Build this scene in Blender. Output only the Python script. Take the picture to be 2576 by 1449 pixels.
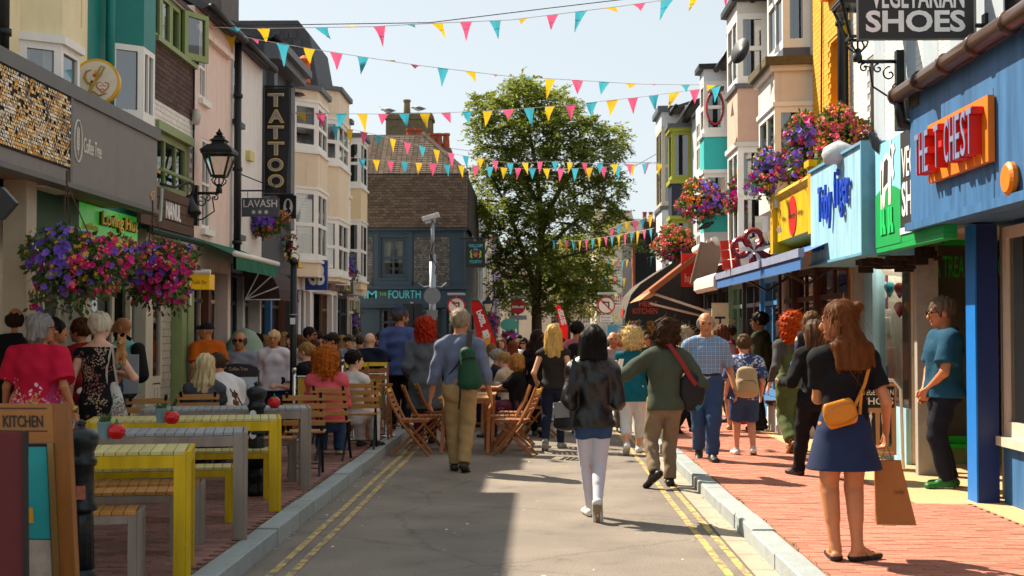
import bpy, bmesh, math, random
import numpy as np
from mathutils import Vector, Matrix
for o in list(bpy.data.objects): bpy.data.objects.remove(o)
sc = bpy.context.scene; COL = sc.collection
RN = random.Random(11)
# ---------------------------------------------------------------- camera
CAM = Vector((0, 0, 1.62)); FPX = 3354.0          # focal length in pixels of a 2576 px wide frame
cd = bpy.data.cameras.new('camera'); cam = bpy.data.objects.new('camera', cd); COL.objects.link(cam)
cam.location = CAM; cam.rotation_euler = (math.radians(90 + 1.77), 0, math.radians(1.11))
cd.sensor_width = 36; cd.lens = 36 * FPX / 2576; cd.clip_end = 3000; cd.clip_start = .05; cd.dof.use_dof = True; cd.dof.focus_distance = 13; cd.dof.aperture_fstop = 4.5
sc.camera = cam
CR = cam.rotation_euler.to_matrix()
# ---------------------------------------------------------------- sky, sun, exposure
SUN_AZ, SUN_EL = -50.0, 47.0                       # degrees clockwise from +Y, above the horizon
w = bpy.data.worlds.new('World'); sc.world = w; w.use_nodes = True
nt = w.node_tree; bg = nt.nodes['Background']
sky = nt.nodes.new('ShaderNodeTexSky'); sky.sky_type = 'NISHITA'; sky.sun_disc = False
sky.sun_elevation = math.radians(SUN_EL); sky.sun_rotation = math.radians(SUN_AZ)
sky.air_density = 1.0; sky.dust_density = .8; sky.ozone_density = 1.3; sky.altitude = 10
hs = nt.nodes.new('ShaderNodeHueSaturation'); hs.inputs['Saturation'].default_value = .42; nt.links.new(sky.outputs[0], hs.inputs['Color'])   # hazy summer air: paler, greyer blue
mxs = nt.nodes.new('ShaderNodeMix'); mxs.data_type = 'RGBA'; mxs.inputs[0].default_value = .68; mxs.inputs[7].default_value = (4.4, 4.92, 5.15, 1); nt.links.new(hs.outputs[0], mxs.inputs[6])   # thin even haze evens out the dome
nt.links.new(mxs.outputs[2], bg.inputs[0]); bg.inputs[1].default_value = .073
sd = bpy.data.lights.new('sun', 'SUN'); sd.energy = 4.45; sd.angle = math.radians(.6); sd.color = (1, .90, .74)
so = bpy.data.objects.new('sun', sd); COL.objects.link(so); so.location = (-20, 20, 40)
_a, _e = math.radians(SUN_AZ), math.radians(SUN_EL)
TO_SUN = Vector((math.sin(_a) * math.cos(_e), math.cos(_a) * math.cos(_e), math.sin(_e)))
so.rotation_euler = TO_SUN.to_track_quat('Z', 'Y').to_euler()
vs = sc.view_settings; vs.view_transform = 'Standard'; vs.look = 'None'; vs.gamma = 1; vs.use_curve_mapping = False; vs.exposure = 1.2
sc.cycles.max_bounces = 6; sc.cycles.transparent_max_bounces = 12; sc.cycles.diffuse_bounces = 3; sc.cycles.glossy_bounces = 3
sc.cycles.caustics_reflective = False; sc.cycles.caustics_refractive = False
# ---------------------------------------------------------------- pixels of the 2576 px frame -> places
def ray(px, py): return CR @ Vector(((px - 1288) / FPX, -(py - 724.5) / FPX, -1))
def P(px, py, Y): d = ray(px, py); return CAM + d * (Y / d.y)
def PX(px, py, x): d = ray(px, py); return CAM + d * (x / d.x)
def G(px, py, z=0.): d = ray(px, py); return CAM + d * ((z - CAM.z) / d.z)
def XY(px, Y): p = P(px, 828, Y); return p.x
class Fr:
 """a plane: origin, u to the right, v up, n towards the viewer"""
 def __init__(s, O, U, V, N=None):
  s.O, s.U, s.V = Vector(O), Vector(U).normalized(), Vector(V).normalized()
  s.N = Vector(N).normalized() if N is not None else s.U.cross(s.V)
  s.left = s.U.cross(s.V).dot(s.N) < 0
 def p(s, u, v, w=0.): return s.O + s.U * u + s.V * v + s.N * w
 def hit(s, px, py):
  d = ray(px, py); q = CAM + d * ((s.O - CAM).dot(s.N) / d.dot(s.N)) - s.O
  return q.dot(s.U), q.dot(s.V)
 def rect(s, x0, x1, y0, y1):
  a, b = s.hit(x0, y0), s.hit(x1, y0); c = s.hit(x0, y1)
  return min(a[0], b[0]), max(a[0], b[0]), min(a[1], c[1]), max(a[1], c[1])
 def off(s, w): return Fr(s.p(0, 0, w), s.U, s.V, s.N)
ID = Fr((0, 0, 0), (1, 0, 0), (0, 1, 0))           # u,v,w = x,y,z
def side(x, s): return Fr((x, 0, 0), (0, 1, 0), (0, 0, 1)) if s < 0 else Fr((x, 0, 0), (0, -1, 0), (0, 0, 1))
def front(Y): return Fr((0, Y, 0), (1, 0, 0), (0, 0, 1))      # faces the camera
# ---------------------------------------------------------------- materials
def lin(h):
 if not isinstance(h, str): return tuple(h)
 c = [int(h[i:i + 2], 16) / 255 for i in (0, 2, 4)]
 return tuple(x / 12.92 if x < .04 else ((x + .055) / 1.055) ** 2.4 for x in c)
_M = {}
def M(c, rough=.6, metal=0., var=.12, vs=6., bump=0., bs=40., streak=0., rnd=0., spec=.4, tl=0., sat=0., emit=0., st=(1, 1, 1)):
 key = (c, rough, metal, var, vs, bump, bs, streak, rnd, spec, tl, emit, st)
 if key in _M: return _M[key]
 m = bpy.data.materials.new('paint_' + str(c) if isinstance(c, str) else 'paint'); m.use_nodes = True
 nt = m.node_tree; N = nt.nodes; L = nt.links; b = N['Principled BSDF']
 b.inputs['Roughness'].default_value = rough; b.inputs['Metallic'].default_value = metal
 b.inputs['Specular IOR Level'].default_value = spec
 col = lin(c)
 tc = N.new('ShaderNodeTexCoord'); mp = N.new('ShaderNodeMapping'); mp.inputs['Scale'].default_value = st
 L.new(tc.outputs['Object'], mp.inputs[0])
 def mul(a, fac_out, lo, hi):
  mr = N.new('ShaderNodeMapRange'); mr.inputs[3].default_value = lo; mr.inputs[4].default_value = hi
  L.new(fac_out, mr.inputs[0])
  mx = N.new('ShaderNodeVectorMath'); mx.operation = 'SCALE'
  L.new(a, mx.inputs[0]); L.new(mr.outputs[0], mx.inputs['Scale']); return mx.outputs[0]
 rgb = N.new('ShaderNodeRGB'); rgb.outputs[0].default_value = (*col, 1); out = rgb.outputs[0]
 if var:
  n = N.new('ShaderNodeTexNoise'); n.inputs['Scale'].default_value = vs; n.inputs['Detail'].default_value = 5; n.inputs['Roughness'].default_value = .65
  L.new(mp.outputs[0], n.inputs[0]); mr0 = n.outputs['Fac']; out = mul(out, mr0, 1 - 2.2 * var, 1 + 2.2 * var)
 if streak:
  m2 = N.new('ShaderNodeMapping'); m2.inputs['Scale'].default_value = (5, 5, .35); L.new(tc.outputs['Object'], m2.inputs[0])
  n = N.new('ShaderNodeTexNoise'); n.inputs['Scale'].default_value = 1.6; n.inputs['Detail'].default_value = 6; L.new(m2.outputs[0], n.inputs[0])
  cr = N.new('ShaderNodeMapRange'); cr.inputs[1].default_value = .52; cr.inputs[2].default_value = .75; cr.inputs[3].default_value = 0; cr.inputs[4].default_value = 1
  L.new(n.outputs['Fac'], cr.inputs[0]); out = mul(out, cr.outputs[0], 1, 1 - streak)
 if rnd:
  g = N.new('ShaderNodeNewGeometry'); oi = N.new('ShaderNodeObjectInfo'); ad = N.new('ShaderNodeMath'); ad.operation = 'ADD'
  L.new(g.outputs['Random Per Island'], ad.inputs[0]); L.new(oi.outputs['Random'], ad.inputs[1])
  fr = N.new('ShaderNodeMath'); fr.operation = 'FRACT'; L.new(ad.outputs[0], fr.inputs[0])
  out = mul(out, fr.outputs[0], 1 - rnd, 1 + rnd)
 L.new(out, b.inputs['Base Color'])
 if bump:
  n = N.new('ShaderNodeTexNoise'); n.inputs['Scale'].default_value = bs; n.inputs['Detail'].default_value = 4; L.new(mp.outputs[0], n.inputs[0])
  bp = N.new('ShaderNodeBump'); bp.inputs['Strength'].default_value = bump; bp.inputs['Distance'].default_value = .02
  L.new(n.outputs['Fac'], bp.inputs['Height']); L.new(bp.outputs[0], b.inputs['Normal'])
 if tl:
  t = N.new('ShaderNodeBsdfTranslucent'); L.new(out, t.inputs[0]); mx = N.new('ShaderNodeMixShader'); mx.inputs[0].default_value = tl
  L.new(b.outputs[0], mx.inputs[1]); L.new(t.outputs[0], mx.inputs[2]); L.new(mx.outputs[0], N['Material Output'].inputs[0])
 if emit:
  L.new(out, b.inputs['Emission Color']); b.inputs['Emission Strength'].default_value = emit
 _M[key] = m; return m
def glass_mat(name, tint=(.75, .8, .8), base=.10):
 m = bpy.data.materials.new(name); m.use_nodes = True; nt = m.node_tree; N = nt.nodes; L = nt.links
 N.remove(N['Principled BSDF']); t = N.new('ShaderNodeBsdfTransparent'); t.inputs[0].default_value = (*tint, 1)
 g = N.new('ShaderNodeBsdfGlossy'); g.inputs['Roughness'].default_value = .03
 f = N.new('ShaderNodeFresnel'); f.inputs[0].default_value = 1.5; a = N.new('ShaderNodeMath'); a.inputs[1].default_value = base; L.new(f.outputs[0], a.inputs[0])
 mx = N.new('ShaderNodeMixShader'); L.new(a.outputs[0], mx.inputs[0]); L.new(t.outputs[0], mx.inputs[1]); L.new(g.outputs[0], mx.inputs[2])
 L.new(mx.outputs[0], N['Material Output'].inputs[0]); return m
GLASS = glass_mat('window_glass'); CLEAR = glass_mat('clear_shop_glass', (.97, .98, .98), .03); GLASSB = glass_mat('street_window_glass', (.7, .75, .75), .2)
def ramp_mat(name, build, rough=.8):
 """build(N, L, coord, principled) wires a base colour"""
 m = bpy.data.materials.new(name); m.use_nodes = True; N = m.node_tree.nodes; L = m.node_tree.links; b = N['Principled BSDF']
 b.inputs['Roughness'].default_value = rough; b.inputs['Specular IOR Level'].default_value = .25
 tc = N.new('ShaderNodeTexCoord'); build(N, L, tc.outputs['Object'], b); return m
def chipped(base, under, lo=.60, sc=11, rough=.5, bump=.15, streak=None):
 """paint worn through in flakes to what is under it, with rain streaks"""
 def f(N, L, co, b):
  n = N.new('ShaderNodeTexNoise'); n.inputs['Scale'].default_value = sc; n.inputs['Detail'].default_value = 9; n.inputs['Roughness'].default_value = .72; L.new(co, n.inputs[0])
  r = N.new('ShaderNodeMapRange'); r.inputs[1].default_value = lo; r.inputs[2].default_value = lo + .02; L.new(n.outputs['Fac'], r.inputs[0])
  v = N.new('ShaderNodeTexNoise'); v.inputs['Scale'].default_value = 3; v.inputs['Detail'].default_value = 6; mp = N.new('ShaderNodeMapping'); mp.inputs['Scale'].default_value = (3, 3, .4); L.new(co, mp.inputs[0]); L.new(mp.outputs[0], v.inputs[0])
  k = N.new('ShaderNodeMapRange'); k.inputs[1].default_value = .3; k.inputs[2].default_value = .7; k.inputs[3].default_value = .72; k.inputs[4].default_value = 1.18; L.new(v.outputs['Fac'], k.inputs[0])
  s = N.new('ShaderNodeVectorMath'); s.operation = 'SCALE'; s.inputs[0].default_value = lin(base); L.new(k.outputs[0], s.inputs['Scale'])
  m = N.new('ShaderNodeMix'); m.data_type = 'RGBA'; m.inputs[7].default_value = (*lin(under), 1); L.new(s.outputs[0], m.inputs[6]); L.new(r.outputs[0], m.inputs[0]); L.new(m.outputs[2], b.inputs['Base Color'])
  bp = N.new('ShaderNodeBump'); bp.inputs['Strength'].default_value = bump; bp.inputs['Distance'].default_value = .01; L.new(n.outputs['Fac'], bp.inputs['Height']); L.new(bp.outputs[0], b.inputs['Normal'])
 return ramp_mat('worn_paint', f, rough)
# ---------------------------------------------------------------- mesh builder
WO = {}                                            # world origin of every thing and part
class MB:
 def __init__(s): s.v = []; s.f = []; s.mi = []
 def face(s, pts, mi=0, flip=False):
  n = len(s.v); s.v += [tuple(p) for p in pts]; r = list(range(n, n + len(pts)))
  s.f.append(r[::-1] if flip else r); s.mi.append(mi)
 def box(s, F, u0, u1, v0, v1, w0, w1, mi=0, skip=''):
  if u0 > u1: u0, u1 = u1, u0
  if v0 > v1: v0, v1 = v1, v0
  if w0 > w1: w0, w1 = w1, w0
  n = len(s.v)
  s.v += [tuple(F.p(u, v, w)) for w in (w0, w1) for v in (v0, v1) for u in (u0, u1)]
  for k, q in (('b', (0, 2, 3, 1)), ('f', (4, 5, 7, 6)), ('d', (0, 1, 5, 4)), ('u', (2, 6, 7, 3)), ('l', (0, 4, 6, 2)), ('r', (1, 3, 7, 5))):
   if k in skip: continue
   q = [n + i for i in q]; s.f.append(q[::-1] if F.left else q); s.mi.append(mi)
  return s
 def quad(s, F, u0, u1, v0, v1, w=0., mi=0):
  s.face([F.p(u0, v0, w), F.p(u1, v0, w), F.p(u1, v1, w), F.p(u0, v1, w)], mi, F.left); return s
 def prism(s, F, poly, w0, w1, mi=0):
  a = [F.p(u, v, w0) for u, v in poly]; b = [F.p(u, v, w1) for u, v in poly]; n = len(poly)
  area = sum(poly[i][0] * poly[(i + 1) % n][1] - poly[(i + 1) % n][0] * poly[i][1] for i in range(n)) > 0
  fl = F.left != (not area)
  s.face(b, mi, fl); s.face(a, mi, not fl)
  for i in range(n):
   j = (i + 1) % n; s.face([a[i], a[j], b[j], b[i]], mi, fl)
  return s
 def tube(s, pts, r, seg=8, mi=0, caps=True, closed=False):
  pts = [Vector(p) for p in pts]; n = len(pts); rs = r if isinstance(r, (list, tuple)) else [r] * n
  rings = []; prev = None
  for i in range(n):
   if closed: d = pts[(i + 1) % n] - pts[i - 1]
   else: d = pts[min(i + 1, n - 1)] - pts[max(i - 1, 0)]
   d = d.normalized() if d.length > 1e-9 else Vector((0, 0, 1))
   if prev is None: a = d.orthogonal().normalized()
   else:
    a = prev - d * prev.dot(d); a = a.normalized() if a.length > 1e-6 else d.orthogonal().normalized()
   prev = a; b = d.cross(a); k = len(s.v)
   s.v += [tuple(pts[i] + (a * math.cos(t) + b * math.sin(t)) * rs[i]) for t in [2 * math.pi * q / seg for q in range(seg)]]
   rings.append(k)
  for i in range(n if closed else n - 1):
   A, B = rings[i], rings[(i + 1) % n]
   for q in range(seg):
    q2 = (q + 1) % seg; s.f.append([A + q, A + q2, B + q2, B + q]); s.mi.append(mi)
  if caps and not closed:
   s.f.append([rings[0] + q for q in range(seg)][::-1]); s.mi.append(mi)
   s.f.append([rings[-1] + q for q in range(seg)]); s.mi.append(mi)
  return s
 def lathe(s, prof, c=(0, 0, 0), seg=16, mi=0, axis=None, flute=0., nf=0):
  """prof: (radius, height) from bottom up"""
  c = Vector(c); ax = Vector(axis).normalized() if axis else Vector((0, 0, 1)); a = ax.orthogonal().normalized() if axis else Vector((1, 0, 0)); b = ax.cross(a)
  rings = []
  for r, h in prof:
   rings.append(len(s.v))
   for q in range(seg):
    t = 2 * math.pi * q / seg; rr = r * (1 - flute * (.5 + .5 * math.cos(nf * t))) if flute and nf else r
    s.v.append(tuple(c + ax * h + (a * math.cos(t) + b * math.sin(t)) * rr))
  for A, B in zip(rings, rings[1:]):
   for q in range(seg):
    q2 = (q + 1) % seg; s.f.append([A + q, A + q2, B + q2, B + q]); s.mi.append(mi)
  s.f.append([rings[0] + q for q in range(seg)][::-1]); s.mi.append(mi)
  s.f.append([rings[-1] + q for q in range(seg)]); s.mi.append(mi)
  return s
 def bar(s, a, b, w, t, mi=0, up=(0, 0, 1)):
  """square bar from a to b, w wide and t thick"""
  a, b = Vector(a), Vector(b); d = (b - a).normalized(); up = Vector(up)
  if abs(d.dot(up)) > .95: up = Vector((0, 1, 0))
  sx = d.cross(up).normalized(); sz = sx.cross(d)
  F = Fr(a, sx, d, sz); return s.box(Fr(a, sx, sz, d), -w / 2, w / 2, -t / 2, t / 2, 0, (b - a).length, mi)
 def build(s, name, mats, parent=None, smooth=False, bevel=0., kind=None):
  o0 = WO.get(parent, Vector((0, 0, 0))) if parent else Vector((0, 0, 0))
  me = bpy.data.meshes.new(name)
  a = np.array(s.v, dtype=np.float64).reshape(-1, 3) - np.array(o0)
  me.from_pydata(a.tolist(), [], s.f)
  if not isinstance(mats, (list, tuple)): mats = [mats]
  for m in mats: me.materials.append(m)
  if len(mats) > 1: me.polygons.foreach_set('material_index', s.mi)
  if smooth: me.polygons.foreach_set('use_smooth', [True] * len(me.polygons))
  o = bpy.data.objects.new(name, me); COL.objects.link(o)
  if parent: o.parent = parent
  if bevel:
   b = o.modifiers.new('bevel', 'BEVEL'); b.width = bevel; b.segments = 2; b.limit_method = 'ANGLE'
  if kind: o['kind'] = kind
  WO[o] = Vector(o0); return o
def box(name, F, r, mats, parent=None, **k): return MB().box(F, *r).build(name, mats, parent, **k)
def tag(o, label, cat, group=None, kind=None):
 o['label'] = label; o['category'] = cat
 if group: o['group'] = group
 if kind: o['kind'] = kind
 return o
def thing(name, label, cat, loc=(0, 0, 0), group=None, rz=0.):
 o = bpy.data.objects.new(name, None); COL.objects.link(o); o.location = loc; o.rotation_euler = (0, 0, rz)
 o.empty_display_size = .2; WO[o] = Vector(loc); return tag(o, label, cat, group)
def struct(name, mb, mats, **k):
 o = mb.build(name, mats, **k); o['kind'] = 'structure'; return o
def children_map():
 d = {}
 for o in sc.objects:
  if o.parent: d.setdefault(o.parent.name, []).append(o)
 return d
def tree_of(o):
 return (o, [tree_of(c) for c in o.children])
def copy_tree(t, loc, rz=0., label=None, parent=None, scale=None):
 src, kids = t
 c = src.copy(); COL.objects.link(c)
 if parent: c.parent = parent
 else:
  c.location = loc; c.rotation_euler = (0, 0, rz); WO[c] = Vector(loc)
  if scale: c.scale = scale
  if label: c['label'] = label
 for k in kids: copy_tree(k, None, parent=c)
 return c
def instance(src_mesh, name, parent, mat4):
 o = bpy.data.objects.new(name, src_mesh); COL.objects.link(o); o.parent = parent; o.matrix_local = mat4; return o
def text(s, parent, F, r, mat, w=.01, ext=.006, bold=0., name='lettering', keep=False, shear=0., sp=1.):
 """letters filling the rectangle r=(u0,u1,v0,v1) of plane F; keep: keep the letters' own proportions by height"""
 cu = bpy.data.curves.new(name, 'FONT'); cu.body = s; cu.extrude = .02; cu.offset = bold; cu.resolution_u = 3; cu.shear = shear; cu.space_character = sp
 to = bpy.data.objects.new('tmp', cu); me0 = to.to_mesh()
 co = np.zeros(len(me0.vertices) * 3); me0.vertices.foreach_get('co', co); co = co.reshape(-1, 3)
 faces = [tuple(p.vertices) for p in me0.polygons]; to.to_mesh_clear(); bpy.data.objects.remove(to); bpy.data.curves.remove(cu)
 lo, hi = co.min(0), co.max(0); d = np.maximum(hi - lo, 1e-6)
 su = (r[1] - r[0]) / d[0]; sv = (r[3] - r[2]) / d[1]
 u = r[0] + (co[:, 0] - lo[0]) * (sv if keep else su)
 if keep: u += ((r[1] - r[0]) - d[0] * sv) / 2
 v = r[2] + (co[:, 1] - lo[1]) * sv; ww = w + (co[:, 2] - lo[2]) / d[2] * ext
 O, U, V, N = (np.array(x) for x in (F.O, F.U, F.V, F.N))
 mb = MB(); mb.v = (O + u[:, None] * U + v[:, None] * V + ww[:, None] * N).tolist(); mb.f = [list(f) for f in faces]; mb.mi = [0] * len(faces)
 return mb.build(name, mat, parent)
def ellipse(u, v, ru, rv, n=24): return [(u + ru * math.cos(2 * math.pi * i / n), v + rv * math.sin(2 * math.pi * i / n)) for i in range(n)]
# ---------------------------------------------------------------- wall with openings, windows, pieces
def wall(name, F, u0, u1, v0, v1, holes, mats, parent, th=.22):
 us = sorted({u0, u1, *[x for h in holes for x in h[:2] if u0 < x < u1]}); vv = sorted({v0, v1, *[x for h in holes for x in h[2:4] if v0 < x < v1]})
 mb = MB(); solid = {}
 for i in range(len(us) - 1):
  for j in range(len(vv) - 1):
   cu, cv = (us[i] + us[i + 1]) / 2, (vv[j] + vv[j + 1]) / 2
   solid[i, j] = not any(h[0] < cu < h[1] and h[2] < cv < h[3] for h in holes)
 for (i, j), ok in solid.items():
  if not ok: continue
  sk = 'b' + ''.join(k for k, d in (('l', (-1, 0)), ('r', (1, 0)), ('d', (0, -1)), ('u', (0, 1))) if solid.get((i + d[0], j + d[1])))
  mb.box(F, us[i], us[i + 1], vv[j], vv[j + 1], -th, 0, 0, sk)
 return mb.build(name, mats, parent)
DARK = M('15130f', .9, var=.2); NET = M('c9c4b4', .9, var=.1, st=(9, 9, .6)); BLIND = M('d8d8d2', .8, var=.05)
def window(parent, F, r, fm, cols=1, rows=2, fw=.055, w=-.09, back='dark', sill=None, name='window', mid=None, glass=None):
 u0, u1, v0, v1 = r; mb = MB(); t = .06
 mb.box(F, u0, u0 + fw, v0, v1, w - t, w); mb.box(F, u1 - fw, u1, v0, v1, w - t, w)
 mb.box(F, u0 + fw, u1 - fw, v0, v0 + fw * 1.3, w - t, w); mb.box(F, u0 + fw, u1 - fw, v1 - fw, v1, w - t, w)
 for i in range(1, cols):
  u = u0 + (u1 - u0) * i / cols; mb.box(F, u - fw * .3, u + fw * .3, v0 + fw * 1.3, v1 - fw, w - t + .004, w - .006)
 for j in range(1, rows):
  v = v0 + (v1 - v0) * (mid if mid and rows == 2 else j / rows); mb.box(F, u0 + fw, u1 - fw, v - fw * .4, v + fw * .4, w - t + .002, w + .004)
 if sill: mb.box(F, u0 - .06, u1 + .06, v0 - .09, v0 - .002, -.04, .07)
 f = mb.build(name, fm, parent)
 MB().quad(F, u0 + .01, u1 - .01, v0 + .01, v1 - .01, w - t * .5).build('pane', glass or GLASS, f)
 bw = w - t - .12
 if back == 'net':
  c = MB(); n = 9
  for i in range(n):
   a, b = u0 + (u1 - u0) * i / n, u0 + (u1 - u0) * (i + 1) / n
   if .3 < (i + .5) / n < .62: continue
   z = [bw + (.03 if (i + k) % 2 else 0) for k in (0, 1)]
   c.face([F.p(a, v0, z[0]), F.p(b, v0, z[1]), F.p(b, v1, z[1]), F.p(a, v1, z[0])])
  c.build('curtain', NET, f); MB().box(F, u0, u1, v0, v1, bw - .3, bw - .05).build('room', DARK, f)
 elif back == 'blind':
  c = MB(); n = max(4, int((v1 - v0) / .06)); h = (v1 - v0) / n
  for i in range(n):
   if i < n * .35: continue
   c.face([F.p(u0 + .02, v0 + i * h, bw), F.p(u1 - .02, v0 + i * h, bw), F.p(u1 - .02, v0 + (i + .9) * h, bw + .03), F.p(u0 + .02, v0 + (i + .9) * h, bw + .03)])
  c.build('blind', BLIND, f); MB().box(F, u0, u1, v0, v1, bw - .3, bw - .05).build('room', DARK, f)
 else:
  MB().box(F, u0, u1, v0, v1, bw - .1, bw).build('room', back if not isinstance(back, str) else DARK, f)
 return f
def pieces(parent, name, F, area, bw, bh, gap, th, mat, limit=300, bond=.5, near=None, holes=(), jit=.002, w=0., tilt=0., rest=None):
 """a coursed surface of single bricks/tiles/slabs: the `limit` that show largest are objects, the rest one part"""
 u0, u1, v0, v1 = area; cells = []
 rows = int(round((v1 - v0) / bh)); rr = random.Random(len(name) + rows)
 for j in range(rows):
  sh = (j % 2) * bond * bw; u = u0 - sh
  while u < u1 - 1e-4:
   a, b = max(u, u0), min(u + bw, u1); u += bw
   if b - a < bw * .25: continue
   c, d = v0 + j * bh, v0 + (j + 1) * bh
   if any(h[0] < b - .01 and a + .01 < h[1] and h[2] < d - .005 and c + .005 < h[3] for h in holes): continue
   cells.append((a, b, c, d, rr.uniform(0, jit), rr.uniform(-1, 1) * tilt))
 if near is None: near = lambda c: (F.p((c[0] + c[1]) / 2, (c[2] + c[3]) / 2) - CAM).length
 cells.sort(key=near); shared = {}; o0 = WO.get(parent, Vector())
 for a, b, c, d, z, tl in cells[:limit]:
  L = round(b - a, 3)
  if L not in shared:
   g = gap / 2; m = MB().box(Fr((0, 0, 0), (1, 0, 0), (0, 1, 0)), -L / 2 + g, L / 2 - g, -bh / 2 + g, bh / 2 - g, 0, th, 0, 'b')
   me = bpy.data.meshes.new(name); me.from_pydata(m.v, [], m.f); me.materials.append(mat); shared[L] = me
  mt = Matrix.Translation(F.p((a + b) / 2, (c + d) / 2, w + z) - o0) @ Matrix((F.U, F.V, F.N)).transposed().to_4x4() @ Matrix.Rotation(tl, 4, 'X')
  instance(shared[L], name, parent, mt)
 if len(cells) > limit:
  mb = MB(); g = gap / 2
  for a, b, c, d, z, tl in cells[limit:]:
   if tl or tilt: mb.box(Fr(F.p(0, (c + d) / 2, w + z), F.U, F.V + F.N * tl, F.N - F.V * tl), a + g, b - g, -bh / 2 + g, bh / 2 - g, 0, th, 0, 'b')
   else: mb.box(F, a + g, b - g, c + g, d - g, w + z, w + z + th, 0, 'b')
  o = mb.build(rest or name + '_field', mat, parent); o['kind'] = 'stuff'
# ================================================================ GROUND
RX0, RX1, KW = -1.95, 1.59, .17; PZ = .12; XL, XR = -5.0, 3.9
def _asph(N, L, co, b):
 n1 = N.new('ShaderNodeTexNoise'); n1.inputs['Scale'].default_value = 1.1; n1.inputs['Detail'].default_value = 6; L.new(co, n1.inputs[0])
 n2 = N.new('ShaderNodeTexNoise'); n2.inputs['Scale'].default_value = 130; n2.inputs['Detail'].default_value = 2; L.new(co, n2.inputs[0])
 n3 = N.new('ShaderNodeTexVoronoi'); n3.inputs['Scale'].default_value = 75; L.new(co, n3.inputs['Vector'])
 r1 = N.new('ShaderNodeValToRGB'); r1.color_ramp.elements[0].position = .35; r1.color_ramp.elements[1].position = .68
 r1.color_ramp.elements[0].color = (.180, .150, .124, 1); r1.color_ramp.elements[1].color = (.260, .215, .172, 1); L.new(n1.outputs['Fac'], r1.inputs[0])
 mr = N.new('ShaderNodeMapRange'); mr.inputs[1].default_value = .3; mr.inputs[2].default_value = .7; mr.inputs[3].default_value = .5; mr.inputs[4].default_value = 1.5; L.new(n2.outputs['Fac'], mr.inputs[0])
 m = N.new('ShaderNodeVectorMath'); m.operation = 'SCALE'; L.new(r1.outputs[0], m.inputs[0]); L.new(mr.outputs[0], m.inputs['Scale'])
 # dark cracks and tar bleeding, a few pale gum spots
 n4 = N.new('ShaderNodeTexNoise'); n4.inputs['Scale'].default_value = 2.3; n4.inputs['Detail'].default_value = 9; n4.inputs['Roughness'].default_value = .8; L.new(co, n4.inputs[0])
 c4 = N.new('ShaderNodeMapRange'); c4.inputs[1].default_value = .56; c4.inputs[2].default_value = .66; c4.inputs[3].default_value = 1; c4.inputs[4].default_value = .66; L.new(n4.outputs['Fac'], c4.inputs[0])
 m2 = N.new('ShaderNodeVectorMath'); m2.operation = 'SCALE'; L.new(m.outputs[0], m2.inputs[0]); L.new(c4.outputs[0], m2.inputs['Scale'])
 ck = N.new('ShaderNodeTexVoronoi'); ck.feature = 'DISTANCE_TO_EDGE'; ck.inputs['Scale'].default_value = .42; wn = N.new('ShaderNodeMix'); wn.data_type = 'VECTOR'; wn.inputs[0].default_value = .22; L.new(co, wn.inputs[4]); L.new(n4.outputs['Color'], wn.inputs[5]); L.new(wn.outputs[1], ck.inputs['Vector'])
 cm = N.new('ShaderNodeMapRange'); cm.inputs[1].default_value = .0; cm.inputs[2].default_value = .006; cm.inputs[3].default_value = .72; cm.inputs[4].default_value = 1; L.new(ck.outputs['Distance'], cm.inputs[0]); m3 = N.new('ShaderNodeVectorMath'); m3.operation = 'SCALE'; L.new(m2.outputs[0], m3.inputs[0]); L.new(cm.outputs[0], m3.inputs['Scale']); m2 = m3
 gv = N.new('ShaderNodeTexVoronoi'); gv.inputs['Scale'].default_value = 3.2; L.new(co, gv.inputs['Vector'])
 gl = N.new('ShaderNodeMath'); gl.operation = 'LESS_THAN'; gl.inputs[1].default_value = .045; L.new(gv.outputs['Distance'], gl.inputs[0])
 mx = N.new('ShaderNodeMix'); mx.data_type = 'RGBA'; mx.inputs[7].default_value = (.42, .39, .35, 1); L.new(gl.outputs[0], mx.inputs[0]); L.new(m2.outputs[0], mx.inputs[6])
 L.new(mx.outputs[2], b.inputs['Base Color'])
 bp = N.new('ShaderNodeBump'); bp.inputs['Strength'].default_value = .5; bp.inputs['Distance'].default_value = .006; L.new(n3.outputs['Distance'], bp.inputs['Height']); L.new(bp.outputs[0], b.inputs['Normal'])
ASPH = ramp_mat('asphalt', _asph, .85)
CONC = M('a89a86', .9, var=.18, vs=3, bump=.3, bs=60); KERB = M('9aa09e', .8, var=.14, vs=5, bump=.35, bs=50, rnd=.08)
BRK = M('b4745e', .85, var=.14, vs=9, bump=.25, bs=60, rnd=.2); BRKL = M('8f665c', .85, var=.14, vs=9, bump=.25, bs=60, rnd=.24)
MORT = M('86604e', .95, var=.2, vs=8); SAND = M('c9a878', .9, var=.12, vs=30, bump=.3, bs=120)
g = MB(); g.quad(ID, -600, 600, -60, 1500, -.012); struct('ground', g, M('4a4640', .95))
g = MB(); g.quad(ID, -2.0, 1.64, -2, 46, 0); g.quad(ID, -60, 60, 46, 58, .0); g.quad(ID, -4, 2.3, 58, 140, 0); struct('road', g, ASPH)
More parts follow.
